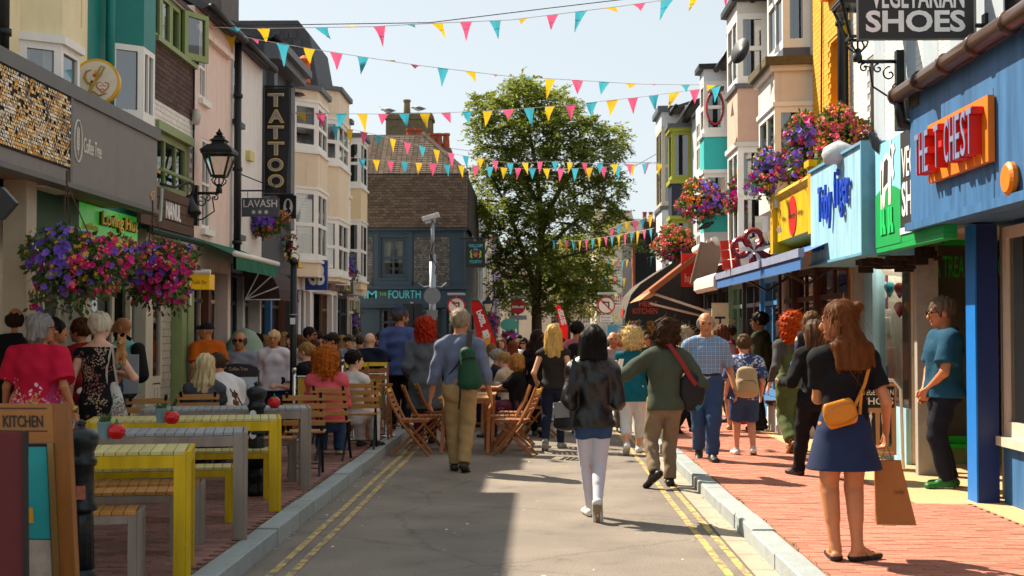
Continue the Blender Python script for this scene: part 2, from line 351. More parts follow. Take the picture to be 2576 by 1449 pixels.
for nm, xs in (('pavement', (1.762, 12)), ('pavement', (-12, -2.122))):
 g = MB(); g.box(ID, xs[0], xs[1], -2, 42, -.01, PZ - .008, 0, 'b'); pv = struct(nm, g, MORT); WO[pv] = Vector((0, 0, 0))
 if xs[0] > 0:
  F = Fr((0, 0, PZ - .008), (1, 0, 0), (0, 1, 0))
  pieces(pv, 'brick', F, (1.765, 3.25, 7.4, 11.6), .215, .082, .006, .009, BRK, limit=330, jit=.0035)
  pieces(pv, 'brick', F, (1.765, 3.25, 11.6, 30), .215, .082, .006, .009, BRK, limit=0, jit=.0035, rest='brick_field')
  pieces(pv, 'brick', F, (3.25, 3.72, 7.4, 11.55), .215, .082, .006, .009, BRK, limit=0, jit=.0035, rest='brick_field')
  pieces(pv, 'brick', F, (1.765, 3.7, 5.0, 7.4), .215, .082, .006, .009, BRK, limit=0, jit=.0035, rest='brick_field')
  MB().box(ID, 3.255, 6, 11.56, 42, PZ - .008, PZ + .002, 0, 'd').box(ID, 3.725, 6, 4, 11.555, PZ - .008, PZ + .003, 0, 'd').build('paving_apron', SAND, pv)
 else:
  F = Fr((0, 0, PZ - .008), (1, 0, 0), (0, 1, 0))
  pieces(pv, 'brick', F, (-5.4, -2.125, 6.0, 30), .215, .082, .006, .009, BRKL, limit=300, jit=.0035, near=lambda c: abs(c[2] - 8.4) + abs(c[0] + 2.4) * 1.3, rest='brick_field')
# kerbs of single stones
for sx, x0, x1 in ((1, RX1, RX1 + KW), (-1, RX0 - KW, RX0)):
 k = MB(); k.box(ID, x0 + .02, x1 - .02, 3, 42, -.01, PZ - .012); kb = struct('kerb', k, MORT); y = 4.2; i = 0; r_ = random.Random(5)
 while y < 40:
  L_ = r_.uniform(.75, 1.15); dz = r_.uniform(-.006, .006); dx = r_.uniform(-.006, .006)
  m = MB(); e = .012; a, b = x0 + dx, x1 + dx; z1 = PZ + .006 + dz
  pr = [(a, .0), (a, z1 - e), (a + e, z1), (b - e * .5, z1), (b, z1 - e * .5), (b, .0)]
  m.prism(Fr((0, y + .005, 0), (1, 0, 0), (0, 0, 1), (0, 1, 0)), pr, 0, L_ - .01); m.build('kerb_stone', KERB, kb); y += L_
g = MB(); g.box(ID, 1.415, 1.588, 3, 42, -.01, .006); gt = struct('gutter', g, M('6b6156', .95)); y = 4.
while y < 34:
 MB().box(ID, 1.425, 1.586, y + .006, y + .62, .006, .011, 0, 'b').build('gutter_slab', CONC, gt); y += .625
# double yellow lines, worn through in places
def _line(N, L, co, b):
 n = N.new('ShaderNodeTexNoise'); n.inputs['Scale'].default_value = 9; n.inputs['Detail'].default_value = 8; n.inputs['Roughness'].default_value = .75; L.new(co, n.inputs[0])
 r = N.new('ShaderNodeValToRGB'); r.color_ramp.elements[0].position = .44; r.color_ramp.elements[1].position = .53
 r.color_ramp.elements[0].color = (.2, .16, .12, 1); r.color_ramp.elements[1].color = (.60, .41, .13, 1); L.new(n.outputs['Fac'], r.inputs[0]); L.new(r.outputs[0], b.inputs['Base Color'])
YEL = ramp_mat('road_paint', _line, .7)
g = MB(); r_ = random.Random(3)
for x in (-1.755, -1.63, 1.265, 1.375):
 y = 4.; off = 0
 while y < 30:
  n_ = off + r_.uniform(-.004, .004); g.face([(x - .027 + off, y, .0045), (x + .027 + off, y, .0045), (x + .027 + n_, y + .4, .0045), (x - .027 + n_, y + .4, .0045)]); off = n_; y += .4
struct('road_marking', g, YEL)
# litter and small weeds along the kerbs
g = MB(); r_ = random.Random(9)
for i in range(150):
 y = r_.uniform(8, 22); x = r_.choice((RX0 + abs(r_.gauss(0, .12)) + .01, 1.583 - abs(r_.gauss(0, .04)), r_.uniform(-1.7, 1.2))); s_ = r_.uniform(.006, .018); a = r_.uniform(0, 6)
 z = .014 if x > 1.41 else .006
 g.face([(x + s_ * math.cos(a + q), y + s_ * math.sin(a + q), z + .004 * (q > 2)) for q in (0, 1.5, 3.1, 4.6)])
o = g.build('litter', M('cfc6ae', .8, var=.1, rnd=.5)); o['kind'] = 'stuff'; o['label'] = 'scattered fallen petals and paper scraps on the road by the kerbs'
g = MB()
for i in range(420):
 sd_ = r_.choice((-1, 1)); x = (RX0 - KW - .008) if sd_ < 0 else (RX1 + KW + .008); y = r_.choice((8.3, 9.4, 10.2, 11.7, 13.1, 15.)) + r_.gauss(0, .22); h = r_.uniform(.01, .03); a = r_.uniform(0, 3)
 x += r_.gauss(0, .006); g.face([(x, y, PZ), (x + .006 * math.cos(a), y + .006 * math.sin(a), PZ), (x + r_.gauss(0, .012), y + r_.gauss(0, .012), PZ + h)])
o = g.build('weeds', M('5d7030', .8, rnd=.3)); o['kind'] = 'stuff'; o['label'] = 'tufts of weed growing in the joint behind the kerb'
# ================================================================ BUILDINGS
SLATE = M('4a4a4e', .7, var=.18, rnd=.15); LEAD = M('5d6166', .55, var=.15); BLK = M('17181a', .45, var=.08); BLKG = M('141517', .3, var=.05)
WHT = M('e6e3dc', .6, var=.06, streak=.12); WHTW = M('ece9e2', .45, var=.04); POT = M('a5502f', .85, var=.15); STEEL = M('b9babb', .3, 1., var=.05); GALV = M('9aa0a4', .45, .8, var=.1)
def house(name, label, s, x, Y0, Y1, ztop, mat, holes=(), depth=6., roof=SLATE, rise=1.9, z0=PZ, gutter=True, cat='house', eave=.22, bz=None):
 t = thing(name, label, cat, (x, (Y0 + Y1) / 2, PZ)); F = side(x, s); u0, u1 = sorted((-s * Y0, -s * Y1))
 wall('wall', F, u0, u1, z0, ztop, holes, mat, t)
 MB().box(F, u0 + .003, u1 - .003, bz or z0, ztop - .004, -depth, -.46).build('side_wall', mat, t)
 if roof:
  mb = MB(); Fp = Fr(F.p(u0, 0, 0), F.N, F.V, F.U); e = eave
  mb.prism(Fp, [(e, ztop + .0), (-depth / 2, ztop + rise), (-depth, ztop), (-depth, ztop - .05), (-depth + .4, ztop - .05), (-depth / 2, ztop + rise - .16), (e - .12, ztop - .05)], .01, u1 - u0 - .01)
  mb.prism(Fp, [(-.05, ztop - .002), (-depth / 2, ztop + rise - .17), (-depth + .1, ztop - .002)], .006, u1 - u0 - .006)
  mb.build('roof', roof, t)
 if gutter:
  MB().tube([F.p(u0 + .02, ztop - .02, eave + .02), F.p(u1 - .02, ztop - .02, eave + .02)], .06, 8).build('gutter', BLK, t, smooth=True)
 return t, F
def oriel(t, F, u0, u1, proj, q0, q1, tiers, name='bay'):
 """a bay on wall frame F between u0 and u1; tiers: (v0, v1, kind, material, cols, rows, back)"""
 pl = [(u0, 0), (u0 + q0, proj), (u1 - q1, proj), (u1, 0)]; Fp = Fr(F.O, F.U, F.N, F.V)
 for T in tiers:
  v0, v1, k, m = T[:4]
  if k == 'cap':
   o = T[4] if len(T) > 4 else .06
   MB().prism(Fp, [(u0 - o, -.02), (u0 + q0 - o * .6, proj + o), (u1 - q1 + o * .6, proj + o), (u1 + o, -.02)], v0, v1).build(T[5] if len(T) > 5 else 'cornice', m, t); continue
  if k == 'wall':
   MB().prism(Fp, [(u0, -.02)] + pl[1:3] + [(u1, -.02)], v0, v1).build(name, m, t); continue
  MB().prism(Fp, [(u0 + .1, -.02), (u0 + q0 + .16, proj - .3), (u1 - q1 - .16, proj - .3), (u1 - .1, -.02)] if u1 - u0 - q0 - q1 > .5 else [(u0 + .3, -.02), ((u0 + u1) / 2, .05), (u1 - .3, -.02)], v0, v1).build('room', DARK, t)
  for i in range(3):
   (a, wa), (b, wb) = pl[i], pl[i + 1]; A, B = F.p(a, 0, wa), F.p(b, 0, wb); L_ = (B - A).length
   if L_ < .06: continue
   cols = T[4] if i == 1 else 1
   window(t, Fr(A, B - A, F.V), (0, L_, v0, v1), m, cols, T[5], fw=T[7] if len(T) > 7 else .07, w=-.004, back=T[6], glass=GLASSB)
 return t
def strip(t, F, x0, x1, y0, y1, mat, name, w0=0., w1=.05, **k):
 r = F.rect(x0, x1, y0, y1); return MB().box(F, *r, w0, w1).build(name, mat, t, **k)
def chimney(t, x0, x1, y0, y1, z0, z1, mat, pots=(), name='chimney', potm=POT, ph=.55):
 m = MB(); m.box(ID, x0, x1, y0, y1, z0, z1 - .22); m.box(ID, x0 - .05, x1 + .05, y0 - .05, y1 + .05, z1 - .22, z1 - .1); m.box(ID, x0 - .02, x1 + .02, y0 - .02, y1 + .02, z1 - .1, z1)
 c = m.build(name, mat, t); c['label'] = 'weathered chimney stack'
 for px_, py_ in pots:
  q = MB().lathe([(.14, 0), (.13, .05), (.105, ph - .1), (.135, ph - .08), (.135, ph), (.1, ph)], (px_, py_, z1 - .003), 12); q.build('chimney_pot', potm, c, smooth=False)
 return c
def drainpipe(t, F, u, v0, v1, w=.09, r=.045, mat=BLK):
 m = MB().tube([F.p(u, v0, w), F.p(u, v1, w)], r, 8); n = int((v1 - v0) / 1.2)
 for i in range(n): m.tube([F.p(u, v0 + .4 + i * 1.2, w), F.p(u, v0 + .46 + i * 1.2, w)], r * 1.35, 8)
 return m.build('drainpipe', mat, t, smooth=True)
# ---------------------------------------------------------------- left row
CREAM = M('eedfb4', .75, var=.05, streak=.12); TEAL = M('077a72', .5, var=.06, streak=.06); PINK = M('ead2c6', .8, var=.06, streak=.18, bump=.15, bs=12); WRD = M('e6e3de', .8, var=.05, streak=.15)
BRN = M('5b4640', .9, var=.18, vs=14, rnd=.28, bump=.2, bs=70); MTR = M('9a948a', .95, var=.15); SAGE = M('8a9a62', .5, var=.06, streak=.1); CHAR = M('3b3e44', .6, var=.08, streak=.12)
WBRK = M('e6e1d8', .75, var=.06, rnd=.05, bump=.25, bs=50, streak=.08); BEIGE = M('e6d2b6', .8, var=.05, streak=.15)
FL = side(XL, -1)
# cream house
tA, F = house('terraced_house', 'cream rendered house with small white oriel window above the sequinned sign', -1, XL, 9.0, 14.62, 6.3, CREAM, [(8, 12.75, .1, 2.75), (12.75, 14.7, .1, 2.75)])
oriel(tA, F, 12.7, 13.62, .32, .24, .14, [(3.2, 4.42, 'win', WHTW, 1, 1, 'net'), (4.42, 4.5, 'cap', WHTW, .04), (4.5, 6.2, 'wall', CREAM), (3.0, 3.2, 'wall', WHTW)])
drainpipe(tA, F, 12.0, 3.9, 6.2, .12, .06)
strip(tA, F, 186, 203, -60, 60, M('d3bb79', .8), 'recessed_panel', .0, .02)
# teal house
tB, F = house('terraced_house', 'dark teal rendered house with white oriel window between cream and brown brick houses', -1, XL, 14.62, 17.05, 6.3, TEAL, [(14.7, 17, .1, 2.9)])
oriel(tB, F, 15.42, 16.28, .32, .24, .14, [(4.12, 4.98, 'win', WHTW, 2, 1, 'dark'), (3.2, 4.12, 'win', WHTW, 2, 1, 'net'), (4.98, 6.2, 'wall', TEAL)])
drainpipe(tB, F, 15.1, 4.0, 6.2, .1, .055, TEAL)
# brown brick house
hw = F.rect(388, 478, -30, 84); hw = (hw[0], 19.1, 5.45, 6.13); h2 = (17.3, 18.95, 3.46, 4.24)
tC, F = house('brick_house', 'brown brick house with sage green casements over white painted brick', -1, XL, 17.05, 19.2, 6.2, MTR, [hw, h2, (17.1, 19.1, .1, 2.8)], roof=None, gutter=False)
pieces(tC, 'brick', F, (17.06, 19.19, 4.62, 6.2), .215, .07, .009, .011, BRN, limit=300, holes=[hw], w=0)
pieces(tC, 'painted_brick', F, (17.06, 19.19, 2.82, 4.62), .215, .07, .006, .007, WBRK, limit=0, holes=[h2], rest='painted_brick')
for i in range(4):
 a = hw[0] + (hw[1] - hw[0]) * i / 4; b = hw[0] + (hw[1] - hw[0]) * (i + 1) / 4
 if i == 3:
  Fo = Fr(F.p(a, 0, .02), F.U + F.N * .55, F.V); window(tC, Fo, (0, b - a, hw[2], hw[3]), SAGE, 1, 1, .07, 0., name='open_casement', glass=GLASSB, back='dark')
 else: window(tC, F, (a + .005, b - .005, hw[2], hw[3]), SAGE, 1, 1, .07, -.04, glass=GLASSB)
MB().box(F, hw[0] - .05, hw[1] + .03, hw[2] - .07, hw[2] - .002, -.05, .08).build('window_sill', SAGE, tC)
window(tC, F, h2, SAGE, 3, 1, .09, -.03, glass=GLASSB); MB().box(F, h2[0] - .06, h2[1] + .06, h2[3] + .002, h2[3] + .12, -.02, .06).build('lintel', SAGE, tC)
MB().tube([F.p(17.35, 3.72, .06), F.p(18.9, 3.72, .06)], .03, 8).build('window_rail', SAGE, tC)
drainpipe(tC, F, 19.05, 2.9, 5.4, .04, .015)
MB().lathe([(.0, 0), (.05, .02), (.07, .12), (.05, .22), (0, .24)], F.p(19.0, 4.55, .09), 10).build('bulkhead_lamp', M('bdb8ab', .4), tC, smooth=True)
# pink house
h1 = F.rect(503, 520, 85, 247); h2 = F.rect(509, 530, 345, 575)
tD, F = house('terraced_house', 'pink rendered house with two narrow white sash windows behind the wall lantern', -1, XL, 19.2, 21.52, 6.34, PINK, [h1, h2, (19.3, 21.4, .1, 2.5)])
window(tD, F, h1, WHTW, 2, 2, .05, -.01, sill=True); window(tD, F, h2, WHTW, 2, 2, .05, -.01, 'net', sill=True)
strip(tD, F, 483, 573, 60, 74, PINK, 'cornice', .0, .1); chimney(tD, -6.9, -6.05, 25.2, 26.7, 7.2, 11.6, M('6b625c', .9, var=.2, streak=.3))
# white house
h1 = F.rect(588, 606, 152, 300); h2 = F.rect(591, 608, 395, 588)
tE, F = house('terraced_house', 'white rendered house with dark sashes beside the tattoo banner', -1, XL, 21.52, 24.0, 6.34, WRD, [h1, h2, (21.6, 23.9, .1, 2.7)])
window(tE, F, h1, M('4b5058', .5), 1, 2, .06, -.01, sill=True); window(tE, F, h2, M('4b5058', .5), 1, 2, .06, -.01, sill=True)
drainpipe(tE, F, 21.6, 2.6, 6.3, .1, .06); strip(tE, F, 618, 629, 378, 402, M('d5c87e', .6), 'alarm_box', 0, .08)
# dark tattoo house
tF, F = house('terraced_house', 'charcoal painted house with lead cornice and slate mansard behind the tattoo banner', -1, XL, 24.0, 26.9, 6.95, CHAR, [(24.1, 26.8, .1, 2.7)], rise=1.2)
MB().box(F, 24.05, 26.85, 6.55, 6.7, -.02, .3).box(F, 24.05, 26.85, 6.7, 6.84, -.02, .42).box(F, 24.5, 24.8, 5.2, 6.548, 0, .12).box(F, 26.3, 26.7, 3.6, 6.548, 0, .1).build('cornice', LEAD, tF)
m = MB(); m.prism(Fr((0, 29.2, 0), (1, 0, 0), (0, 0, 1), (0, 1, 0)), [(-7.6, 6.5), (-4.75, 6.5), (-5.05, 8.15), (-5.3, 8.45), (-7.6, 8.45)], 0, 2.6); m.build('mansard', SLATE, tF)
m = MB()
for j in range(7):
 for i in range(12 - j // 4): m.box(Fr((0, 29.19, 0), (1, 0, 0), (0, 0, 1)), -7.4 + i * .19 + (j % 2) * .09, -7.4 + i * .19 + .18 + (j % 2) * .09, 6.9 + j * .19, 7.08 + j * .19, 0, .012)
o = m.build('slate', SLATE, tF); o['kind'] = 'stuff'
q = MB().lathe([(.13, 0), (.12, .04), (.12, .42), (.15, .44), (.15, .5), (.05, .58)], (XY(763, 27.6), 27.6, 6.75), 12); q.build('chimney_pot', M('d2612c', .8), tF)
text('RH', tF, front(27.47), (XY(758, 27.5), XY(768, 27.5), 6.92, 7.05), BLK, 0, .01)
# bay houses
def bayhouse(label, Y0, Y1, u0, u1, ztop, pm, wins, proj=.5, q=.5, x=XL, q1=.4, wm=WRD, fm=WHTW, capm=LEAD):
 t, F = house('bay_house', label, -1, x, Y0, Y1, ztop - .12, wm, [(Y0 + .1, Y1 - .1, .1, 2.45)], gutter=False, rise=.5)
 T = []; z = 2.7
 for a, b, back in wins:
  T += [(z, a, 'wall', pm), (a, b, 'win', fm, 2, 2, back, .1), (a - .06, a, 'cap', fm, .05, 'window_sill'), (b, b + .05, 'cap', fm, .03)]; z = b + .05
 T += [(z, ztop, 'wall', pm), (ztop, ztop + .1, 'cap', capm, .08, 'bay_roof')]
 oriel(t, F, u0, u1, proj, q, q1, T); return t, F
tG1, F = bayhouse('cream and white house with canted bay just beyond the tattoo banner', 26.9, 29.3, 27.0, 29.1, 6.55, BEIGE, [(3.05, 4.5, 'blind'), (5.3, 6.3, 'blind')], .45, .45)
tG2, F = bayhouse('cream bay house with tall parapet left of the hanging basket by the blue pub', 29.3, 32.4, 29.5, 32.0, 7.0, BEIGE, [(2.85, 4.1, 'net'), (5.35, 6.35, 'net')], .5, .5)
drainpipe(tG2, F, 29.35, 4, 6.9)
tH, F = bayhouse('white and cream house with square bay next to the tiled pub', 33.2, 38.6, 36.0, 37.4, 6.85, M('e3cba3', .8, var=.04, streak=.08), [(2.95, 4.55, 'dark'), (5.5, 6.75, 'dark')], .5, .02, -5.3, .02)
tG3, F = bayhouse('narrow white house with rounded bay and drainpipe left of the square bay', 32.4, 33.2, 32.45, 33.15, 6.7, WRD, [(2.9, 4.2, 'dark'), (4.9, 6.2, 'dark')], .35, .2, XL, .2)
# ---------------------------------------------------------------- left ground floor
SF = side(-5.15, -1); OFFW = M('c9bfa8', .6, var=.06, streak=.1); TILE = M('b9b0a0', .35, var=.05, rnd=.08)
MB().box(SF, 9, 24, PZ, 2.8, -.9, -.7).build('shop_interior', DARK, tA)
for a, b in ((12.6, 12.85), (13.3, 13.45), (14.45, 14.6)): box('pilaster', SF, (a, b, PZ, 2.75, -.3, .0), OFFW, tA)
window(tA, SF, (13.46, 14.44, .9, 2.7), OFFW, 2, 2, .08, -.05, mid=.75, glass=GLASSB); box('stall_riser', SF, (13.46, 14.44, PZ, .89, -.2, -.06), OFFW, tA)
window(tB, SF, (16.62, 18.05, .9, 2.5), OFFW, 3, 2, .07, .04, mid=.8, glass=GLASSB); window(tB, SF, (14.55, 15.35, .5, 2.6), OFFW, 1, 1, .09, -.02, back=M('b9a98a', .8), glass=GLASSB); box('pilaster', FL, (16.88, 17.2, PZ, 2.9, -.3, .012), OFFW, tB); box('pilaster', FL, (14.5, 14.74, PZ, 2.9, -.3, .012), OFFW, tB)  # tan backing of the narrow window stands in for a lit pane
m = MB(); m.box(SF, 16.62, 18.05, PZ, .88, -.2, .02)
for i in range(9): m.box(SF, 16.66 + i * .152, 16.77 + i * .152, PZ + .05, .84, .02, .04)
m.build('stall_riser', OFFW, tB)
window(tB, SF, (15.5, 16.5, PZ, 2.6), OFFW, 1, 2, .1, -.12, mid=.4, name='door', glass=GLASSB)
pieces(tB, 'tile', SF, (18.07, 18.6, PZ, 2.6), .2, .1, .006, .01, TILE, limit=0, rest='tile_field')
box('pilaster', SF, (18.62, 18.86, PZ, 2.75, -.3, .16), SAGE, tC); box('pilaster', SF, (18.95, 19.25, PZ, 2.75, -.3, .16), SAGE, tC)
box('notice', SF, (18.99, 19.1, 1.95, 2.3, .161, .167), WHTW, tC)
for a, t in ((20.0, tD), (21.0, tD), (22.4, tE), (23.6, tE), (24.8, tF), (26.2, tF)):
 window(t, SF, (a - .55, a + .55, .5, 2.5), (M('2c2622', .5), OFFW)[int(a) % 2], 2, 2, .07, -.05, mid=.78, glass=GLASSB)
 box('pilaster', SF, (a + .56, a + .72, PZ, 2.7, -.3, .05), (M('6a3b28', .6), WHT, M('3d6fa3', .5))[int(a * 3) % 3], t)
 box('shop_fascia', SF, (a - .7, a + .8, 2.55, 2.95, -.05, .12), (CHAR, M('d9c9b0', .7), M('b9b2a6', .7))[int(a * 7) % 3], t)
SFb = side(-5.12, -1)
BLUE = M('1e3f95', .45, var=.07)
for i in range(2):                                                   # blue arched shopfront
 u = 28.6 + i * 1.0; m = MB(); m.box(SFb, u - .42, u + .42, PZ, 3.0, -.3, 0)
 m.build('shopfront', BLUE, tG1)
 m = MB(); pts = [SFb.p(u + .3 * math.cos(a), 2.3 + .35 * math.sin(a), .03) for a in [math.pi * k / 10 for k in range(11)]]
 m.tube([SFb.p(u + .3, .8, .03)] + pts + [SFb.p(u - .3, .8, .03)], .05, 6); f = m.build('arched_window', WHTW, tG1)
 MB().prism(SFb, [(u - .28, .8), (u + .28, .8)] + [(u + .28 * math.cos(a), 2.3 + .33 * math.sin(a)) for a in [math.pi * k / 8 for k in range(9)]], .003, .008).build('pane', M('3d4a58', .1, var=.2), f)
m = MB(); m.box(SFb, 27.6, 31.4, 2.95, 3.5, -.1, .25).build('shop_fascia', BLUE, tG1)
for t, a, b, c in ((tG2, 31.4, 33.2, M('6a4a35', .6)), (tH, 33.3, 35.6, M('26282c', .5)), (tH, 36.0, 38.4, M('cfc4b0', .6))):
 window(t, SFb, (a + .1, (a + b) / 2, .6, 2.5), c, 2, 2, .08, 0, mid=.78, glass=GLASSB); window(t, SFb, ((a + b) / 2 + .1, b - .1, .3, 2.5), c, 2, 2, .08, 0, mid=.78, glass=GLASSB)
 box('shop_fascia', SFb, (a, b, 2.56, 3.0, -.05, .18), c, t)
text('KEY', tH, SFb, (33.8, 35.0, 2.62, 2.94), M('d8b62c', .5), .2)
m = MB()
for i in range(16): m.tube([SFb.p(31.3 + i * .26, 3.08, .3), SFb.p(31.3 + i * .26, 3.2, -.1)], .06, 6)
m.build('shop_roof_rolls', LEAD, tG2)
# ---------------------------------------------------------------- right row
FR = side(XR, 1)
TCB = chipped('406c98', '8d98a0', .70, 7); TCB_SHADE = M('152a60', .45, var=.06); TCB_LIT = M('1673c4', .45, var=.06); ORG = M('e2780f', .5, var=.06); RED = M('c81e14', .45, var=.05)
YELB = M('e3a52c', .8, var=.07, rnd=.07, bump=.25, bs=60); YEL1 = chipped('e0ac12', '8a6a2a', .70, 8); WPB = M('dcd9d2', .75, var=.05, rnd=.05, bump=.3, bs=50, streak=.1); STRP = M('aab3ba', .75, var=.06, streak=.12)
TOBY = chipped('9cc9dc', '7a98a4', .70, 9); TOBD = M('6a9fbb', .5, var=.12, streak=.25); GRN = M('0f9a4c', .5, var=.06); GRL = M('1fae2f', .45, var=.05); TURQ = M('2fb9b4', .55, var=.05); LIME = M('a2a83a', .5, var=.06, streak=.08); NAVY = M('262c40', .6, var=.06)
def rhouse(label, Y0, Y1, ztop, mat, holes=(), **k): return house(k.pop('name', 'terraced_house'), label, 1, XR, Y0, Y1, ztop, mat, [(-h[1], -h[0], h[2], h[3]) if h[0] > 0 else h for h in holes], **k)
# --- shop with the blue fascia
t = thing('blue_shop', 'single storey shop with blue fascia, brown gutter and orange sign board', 'shop', (4.2, 9, PZ)); TB = t
F = side(3.36, 1)
MB().box(F, -12.05, -5.5, 2.55, 3.70, -2.6, 0).build('fascia', TCB, t)
MB().box(F, -12.08, -5.5, 2.50, 2.57, -.1, .05).box(F, -9.86, -9.85, 2.58, 3.4, 0, .003).build('fascia_moulding', TCB, t)
m = MB(); m.prism(Fr((0, 5.4, 0), (1, 0, 0), (0, 0, 1), (0, 1, 0)), [(3.24, 3.70), (6.4, 4.3), (9, 3.72)], 0, 6.66); m.build('roof', SLATE, t)
m = MB(); GUT = M('4a3428', .3, var=.1); m.tube([(3.27, 5.5, 3.76), (3.27, 12.2, 3.74)], .075, 10)
for i in range(9): m.tube([(3.27, 12.1 - i * .72, 3.745), (3.27, 12.16 - i * .72, 3.745)], .088, 10)
m.build('gutter', GUT, t, smooth=True)
m = MB(); m.tube([(3.27, 12.1, 3.72), (3.32, 12.16, 3.5), (3.62, 12.17, 3.4), (3.64, 12.17, 2.4)], .055, 8); m.build('downpipe', BLK, t, smooth=True)
# orange board and block letters
rb = F.rect(2350, 2506, 310, 460); rb = (-11.3, -9.8, 2.85, 3.34)
B_ = MB().box(F, *rb, .01, .06).build('sign_board', ORG, t)
for i, ch in enumerate('THE T-CHEST'):
 if ch == ' ': continue
 a = -11.38 + i * .137
 if ch == '-': MB().box(F, a + .02, a + .10, 3.07, 3.12, .062, .16).build('letter', RED, B_); continue
 text(ch, B_, F, (a, a + .122, 2.92, 3.27), RED, .062, .085, .01, 'letter'); text(ch, B_, F, (a + .006, a + .116, 2.926, 3.264), M('7d86a8', .4), .149, .006, .0, 'letter_face')
m = MB().lathe([(.10, 0), (.12, .02), (.12, .05), (.095, .07)], F.p(-9.43, 2.68, .0), 24, axis=F.N); m.build('round_sign', ORG, t, smooth=False)
# pillars, door lobby and window
MB().box(ID, 3.802, 3.985, 11.63, 11.87, PZ, 2.53).build('pillar', TCB_SHADE, t); MB().box(ID, 3.785, 3.80, 11.62, 11.87, PZ, 2.53).build('pillar_lit_face', TCB_LIT, t)  # same blue pillar: front coloured dark for shade, side strip bright for sun
F2 = side(4.0, 1); OFW = M('cfc3ae', .5, var=.08, streak=.1)
MB().box(F2, -11.62, -6, PZ, .62, -.2, -.02).build('stall_riser', TCB, t)
MB().box(F2, -11.62, -6, .622, .70, -.2, .05).build('window_sill', OFW, t)
window(t, F2, (-11.61, -9.4, .70, 2.5), OFW, 1, 1, .10, -.02, back=M('8f8a7c', .8), glass=GLASS); window(t, F2, (-9.39, -6, .70, 2.5), OFW, 2, 1, .08, -.02, back=M('8f8a7c', .8))
m = MB(); m.tube([F2.p(-11.3, 2.3, -.2), F2.p(-11.3, 1.55, -.2)], .012, 6)
m.lathe([(.02, 0), (.05, .05), (.055, .1)], F2.p(-11.3, 1.5, -.18), 10).build('display_lamp', WHTW, t, smooth=True)
box('turf_strip', F2, (-11.6, -9.4, .70, .74, -.2, -.08), M('6b8a2e', .9), t)
# --- white painted brick pair
t, F = rhouse('white painted brick house with grey stripes above the pale blue and green signs', 12.05, 16.62, 8.5, MTR, [(13.9, 16.5, .1, 2.55), (12.1, 13.8, .1, 2.55), (15.33, 15.62, 3.72, 4.75)], gutter=False, roof=None, bz=2.62); TW = t
hW = (-15.62, -15.33, 3.72, 4.75)
pieces(t, 'painted_brick', F, (-16.6, -12.07, 3.2, 7.0), .215, .07, .005, .008, WPB, limit=280, holes=[hW], w=0, rest='painted_brick')
m = MB()
for a, b in ((2201, 2228), (2284, 2306), (2326, 2364), (2394, 2440), (2462, 2530)):
 ya, yb = -F.hit(a, 230)[0], -F.hit(b, 230)[0]; MB().box(F, -ya, -yb, 3.3, 8.4, .0, .0125).build('painted_stripe', STRP, t)
window(t, F, hW, OFFW, 1, 2, .05, -.12, sill=True)
drainpipe(t, F, -16.58, 2.6, 8.4, .1, .07)
MB().box(ID, 3.34, 3.74, 11.75, 12.02, 3.6, 3.89).build('felted_upstand', M('4a4843', .95, var=.2, bump=.5, bs=90), t)
MB().box(ID, 3.5, 3.63, 12.9, 13.1, 3.56, 3.92).build('wall_speaker', BLK, t)
# --- veg shoe shop signs and front
s = thing('shop_sign', 'green and sky blue sign panel with cow in green boots', 'sign', (3.42, 12.8, 2.43)); Fs = side(3.39, 1)
MB().box(Fs, -13.42, -12.49, 2.43, 3.45, -.12, 0).build('panel', M('8fd0dc', .4, var=.04), s)
hill = [(-13.42, 2.431)] + [(-13.42 + .93 * i / 10, 2.88 + .13 * math.sin(.5 + 2.3 * i / 10)) for i in range(11)] + [(-12.49, 2.431)]
MB().prism(Fs, hill, .001, .004).build('painted_hill', GRN, s)
cw = MB()
cow = [(.25, .36), (.23, .80), (.30, .84), (.33, .80), (.40, .86), (.52, .88), (.60, .84), (.62, .97), (.68, .99), (.70, .92), (.78, .95), (.82, .88), (.76, .84), (.74, .74), (.78, .66), (.74, .60), (.68, .66), (.66, .54), (.64, .38), (.56, .38), (.56, .56), (.44, .52), (.40, .38), (.36, .36), (.35, .52), (.31, .36)]
cu = lambda a, b: (-13.42 + .93 * a, 2.43 + 1.02 * b)
cw.prism(Fs, [cu(*p) for p in cow], .005, .008); cw.build('painted_cow', M('e6e4dc', .5), s)
sh = MB()
for p in ([(.36, .56), (.40, .80), (.50, .83), (.56, .80), (.54, .60)], [(.645, .85), (.66, .92), (.70, .88), (.70, .80)], [(.27, .5), (.29, .75), (.32, .72), (.31, .5)]): sh.prism(Fs, [cu(*q) for q in p], .0085, .011)
sh.build('painted_shading', M('26221f', .6), s)
bt = MB()
for x0 in (.245, .34, .55, .64):
 bt.prism(Fs, [cu(*p) for p in ((x0, .11), (x0, .36), (x0 + .075, .36), (x0 + .08, .21), (x0 + .12, .17), (x0 + .13, .11))], .0115, .015)
bt.build('painted_boots', M('12c060', .5), s)
s2 = thing('shop_sign', 'black sign panel reading VEGE SH partly behind the brown downpipe', 'sign', (3.42, 12, 2.43))
MB().box(Fs, -12.485, -11.3, 2.56, 3.45, -.12, .001).build('panel', M('2e2a2b', .5), s2); MB().box(Fs, -12.485, -11.3, 2.50, 2.558, -.12, .012).build('trim', WHTW, s2)
text('VEGE', s2, Fs, (-12.43, -11.9, 3.02, 3.30), WHTW, .002, .006, .01); text('SHOE', s2, Fs, (-12.43, -11.7, 2.66, 2.98), WHTW, .002, .006, .02)
MB().box(Fs, -13.42, -11.2, 2.38, 2.428, -.12, -.002).build('green_edge', GRN, s2); MB().box(Fs, -12.48, -11.2, 2.43, 2.498, -.12, -.001).build('green_edge', GRN, s2)
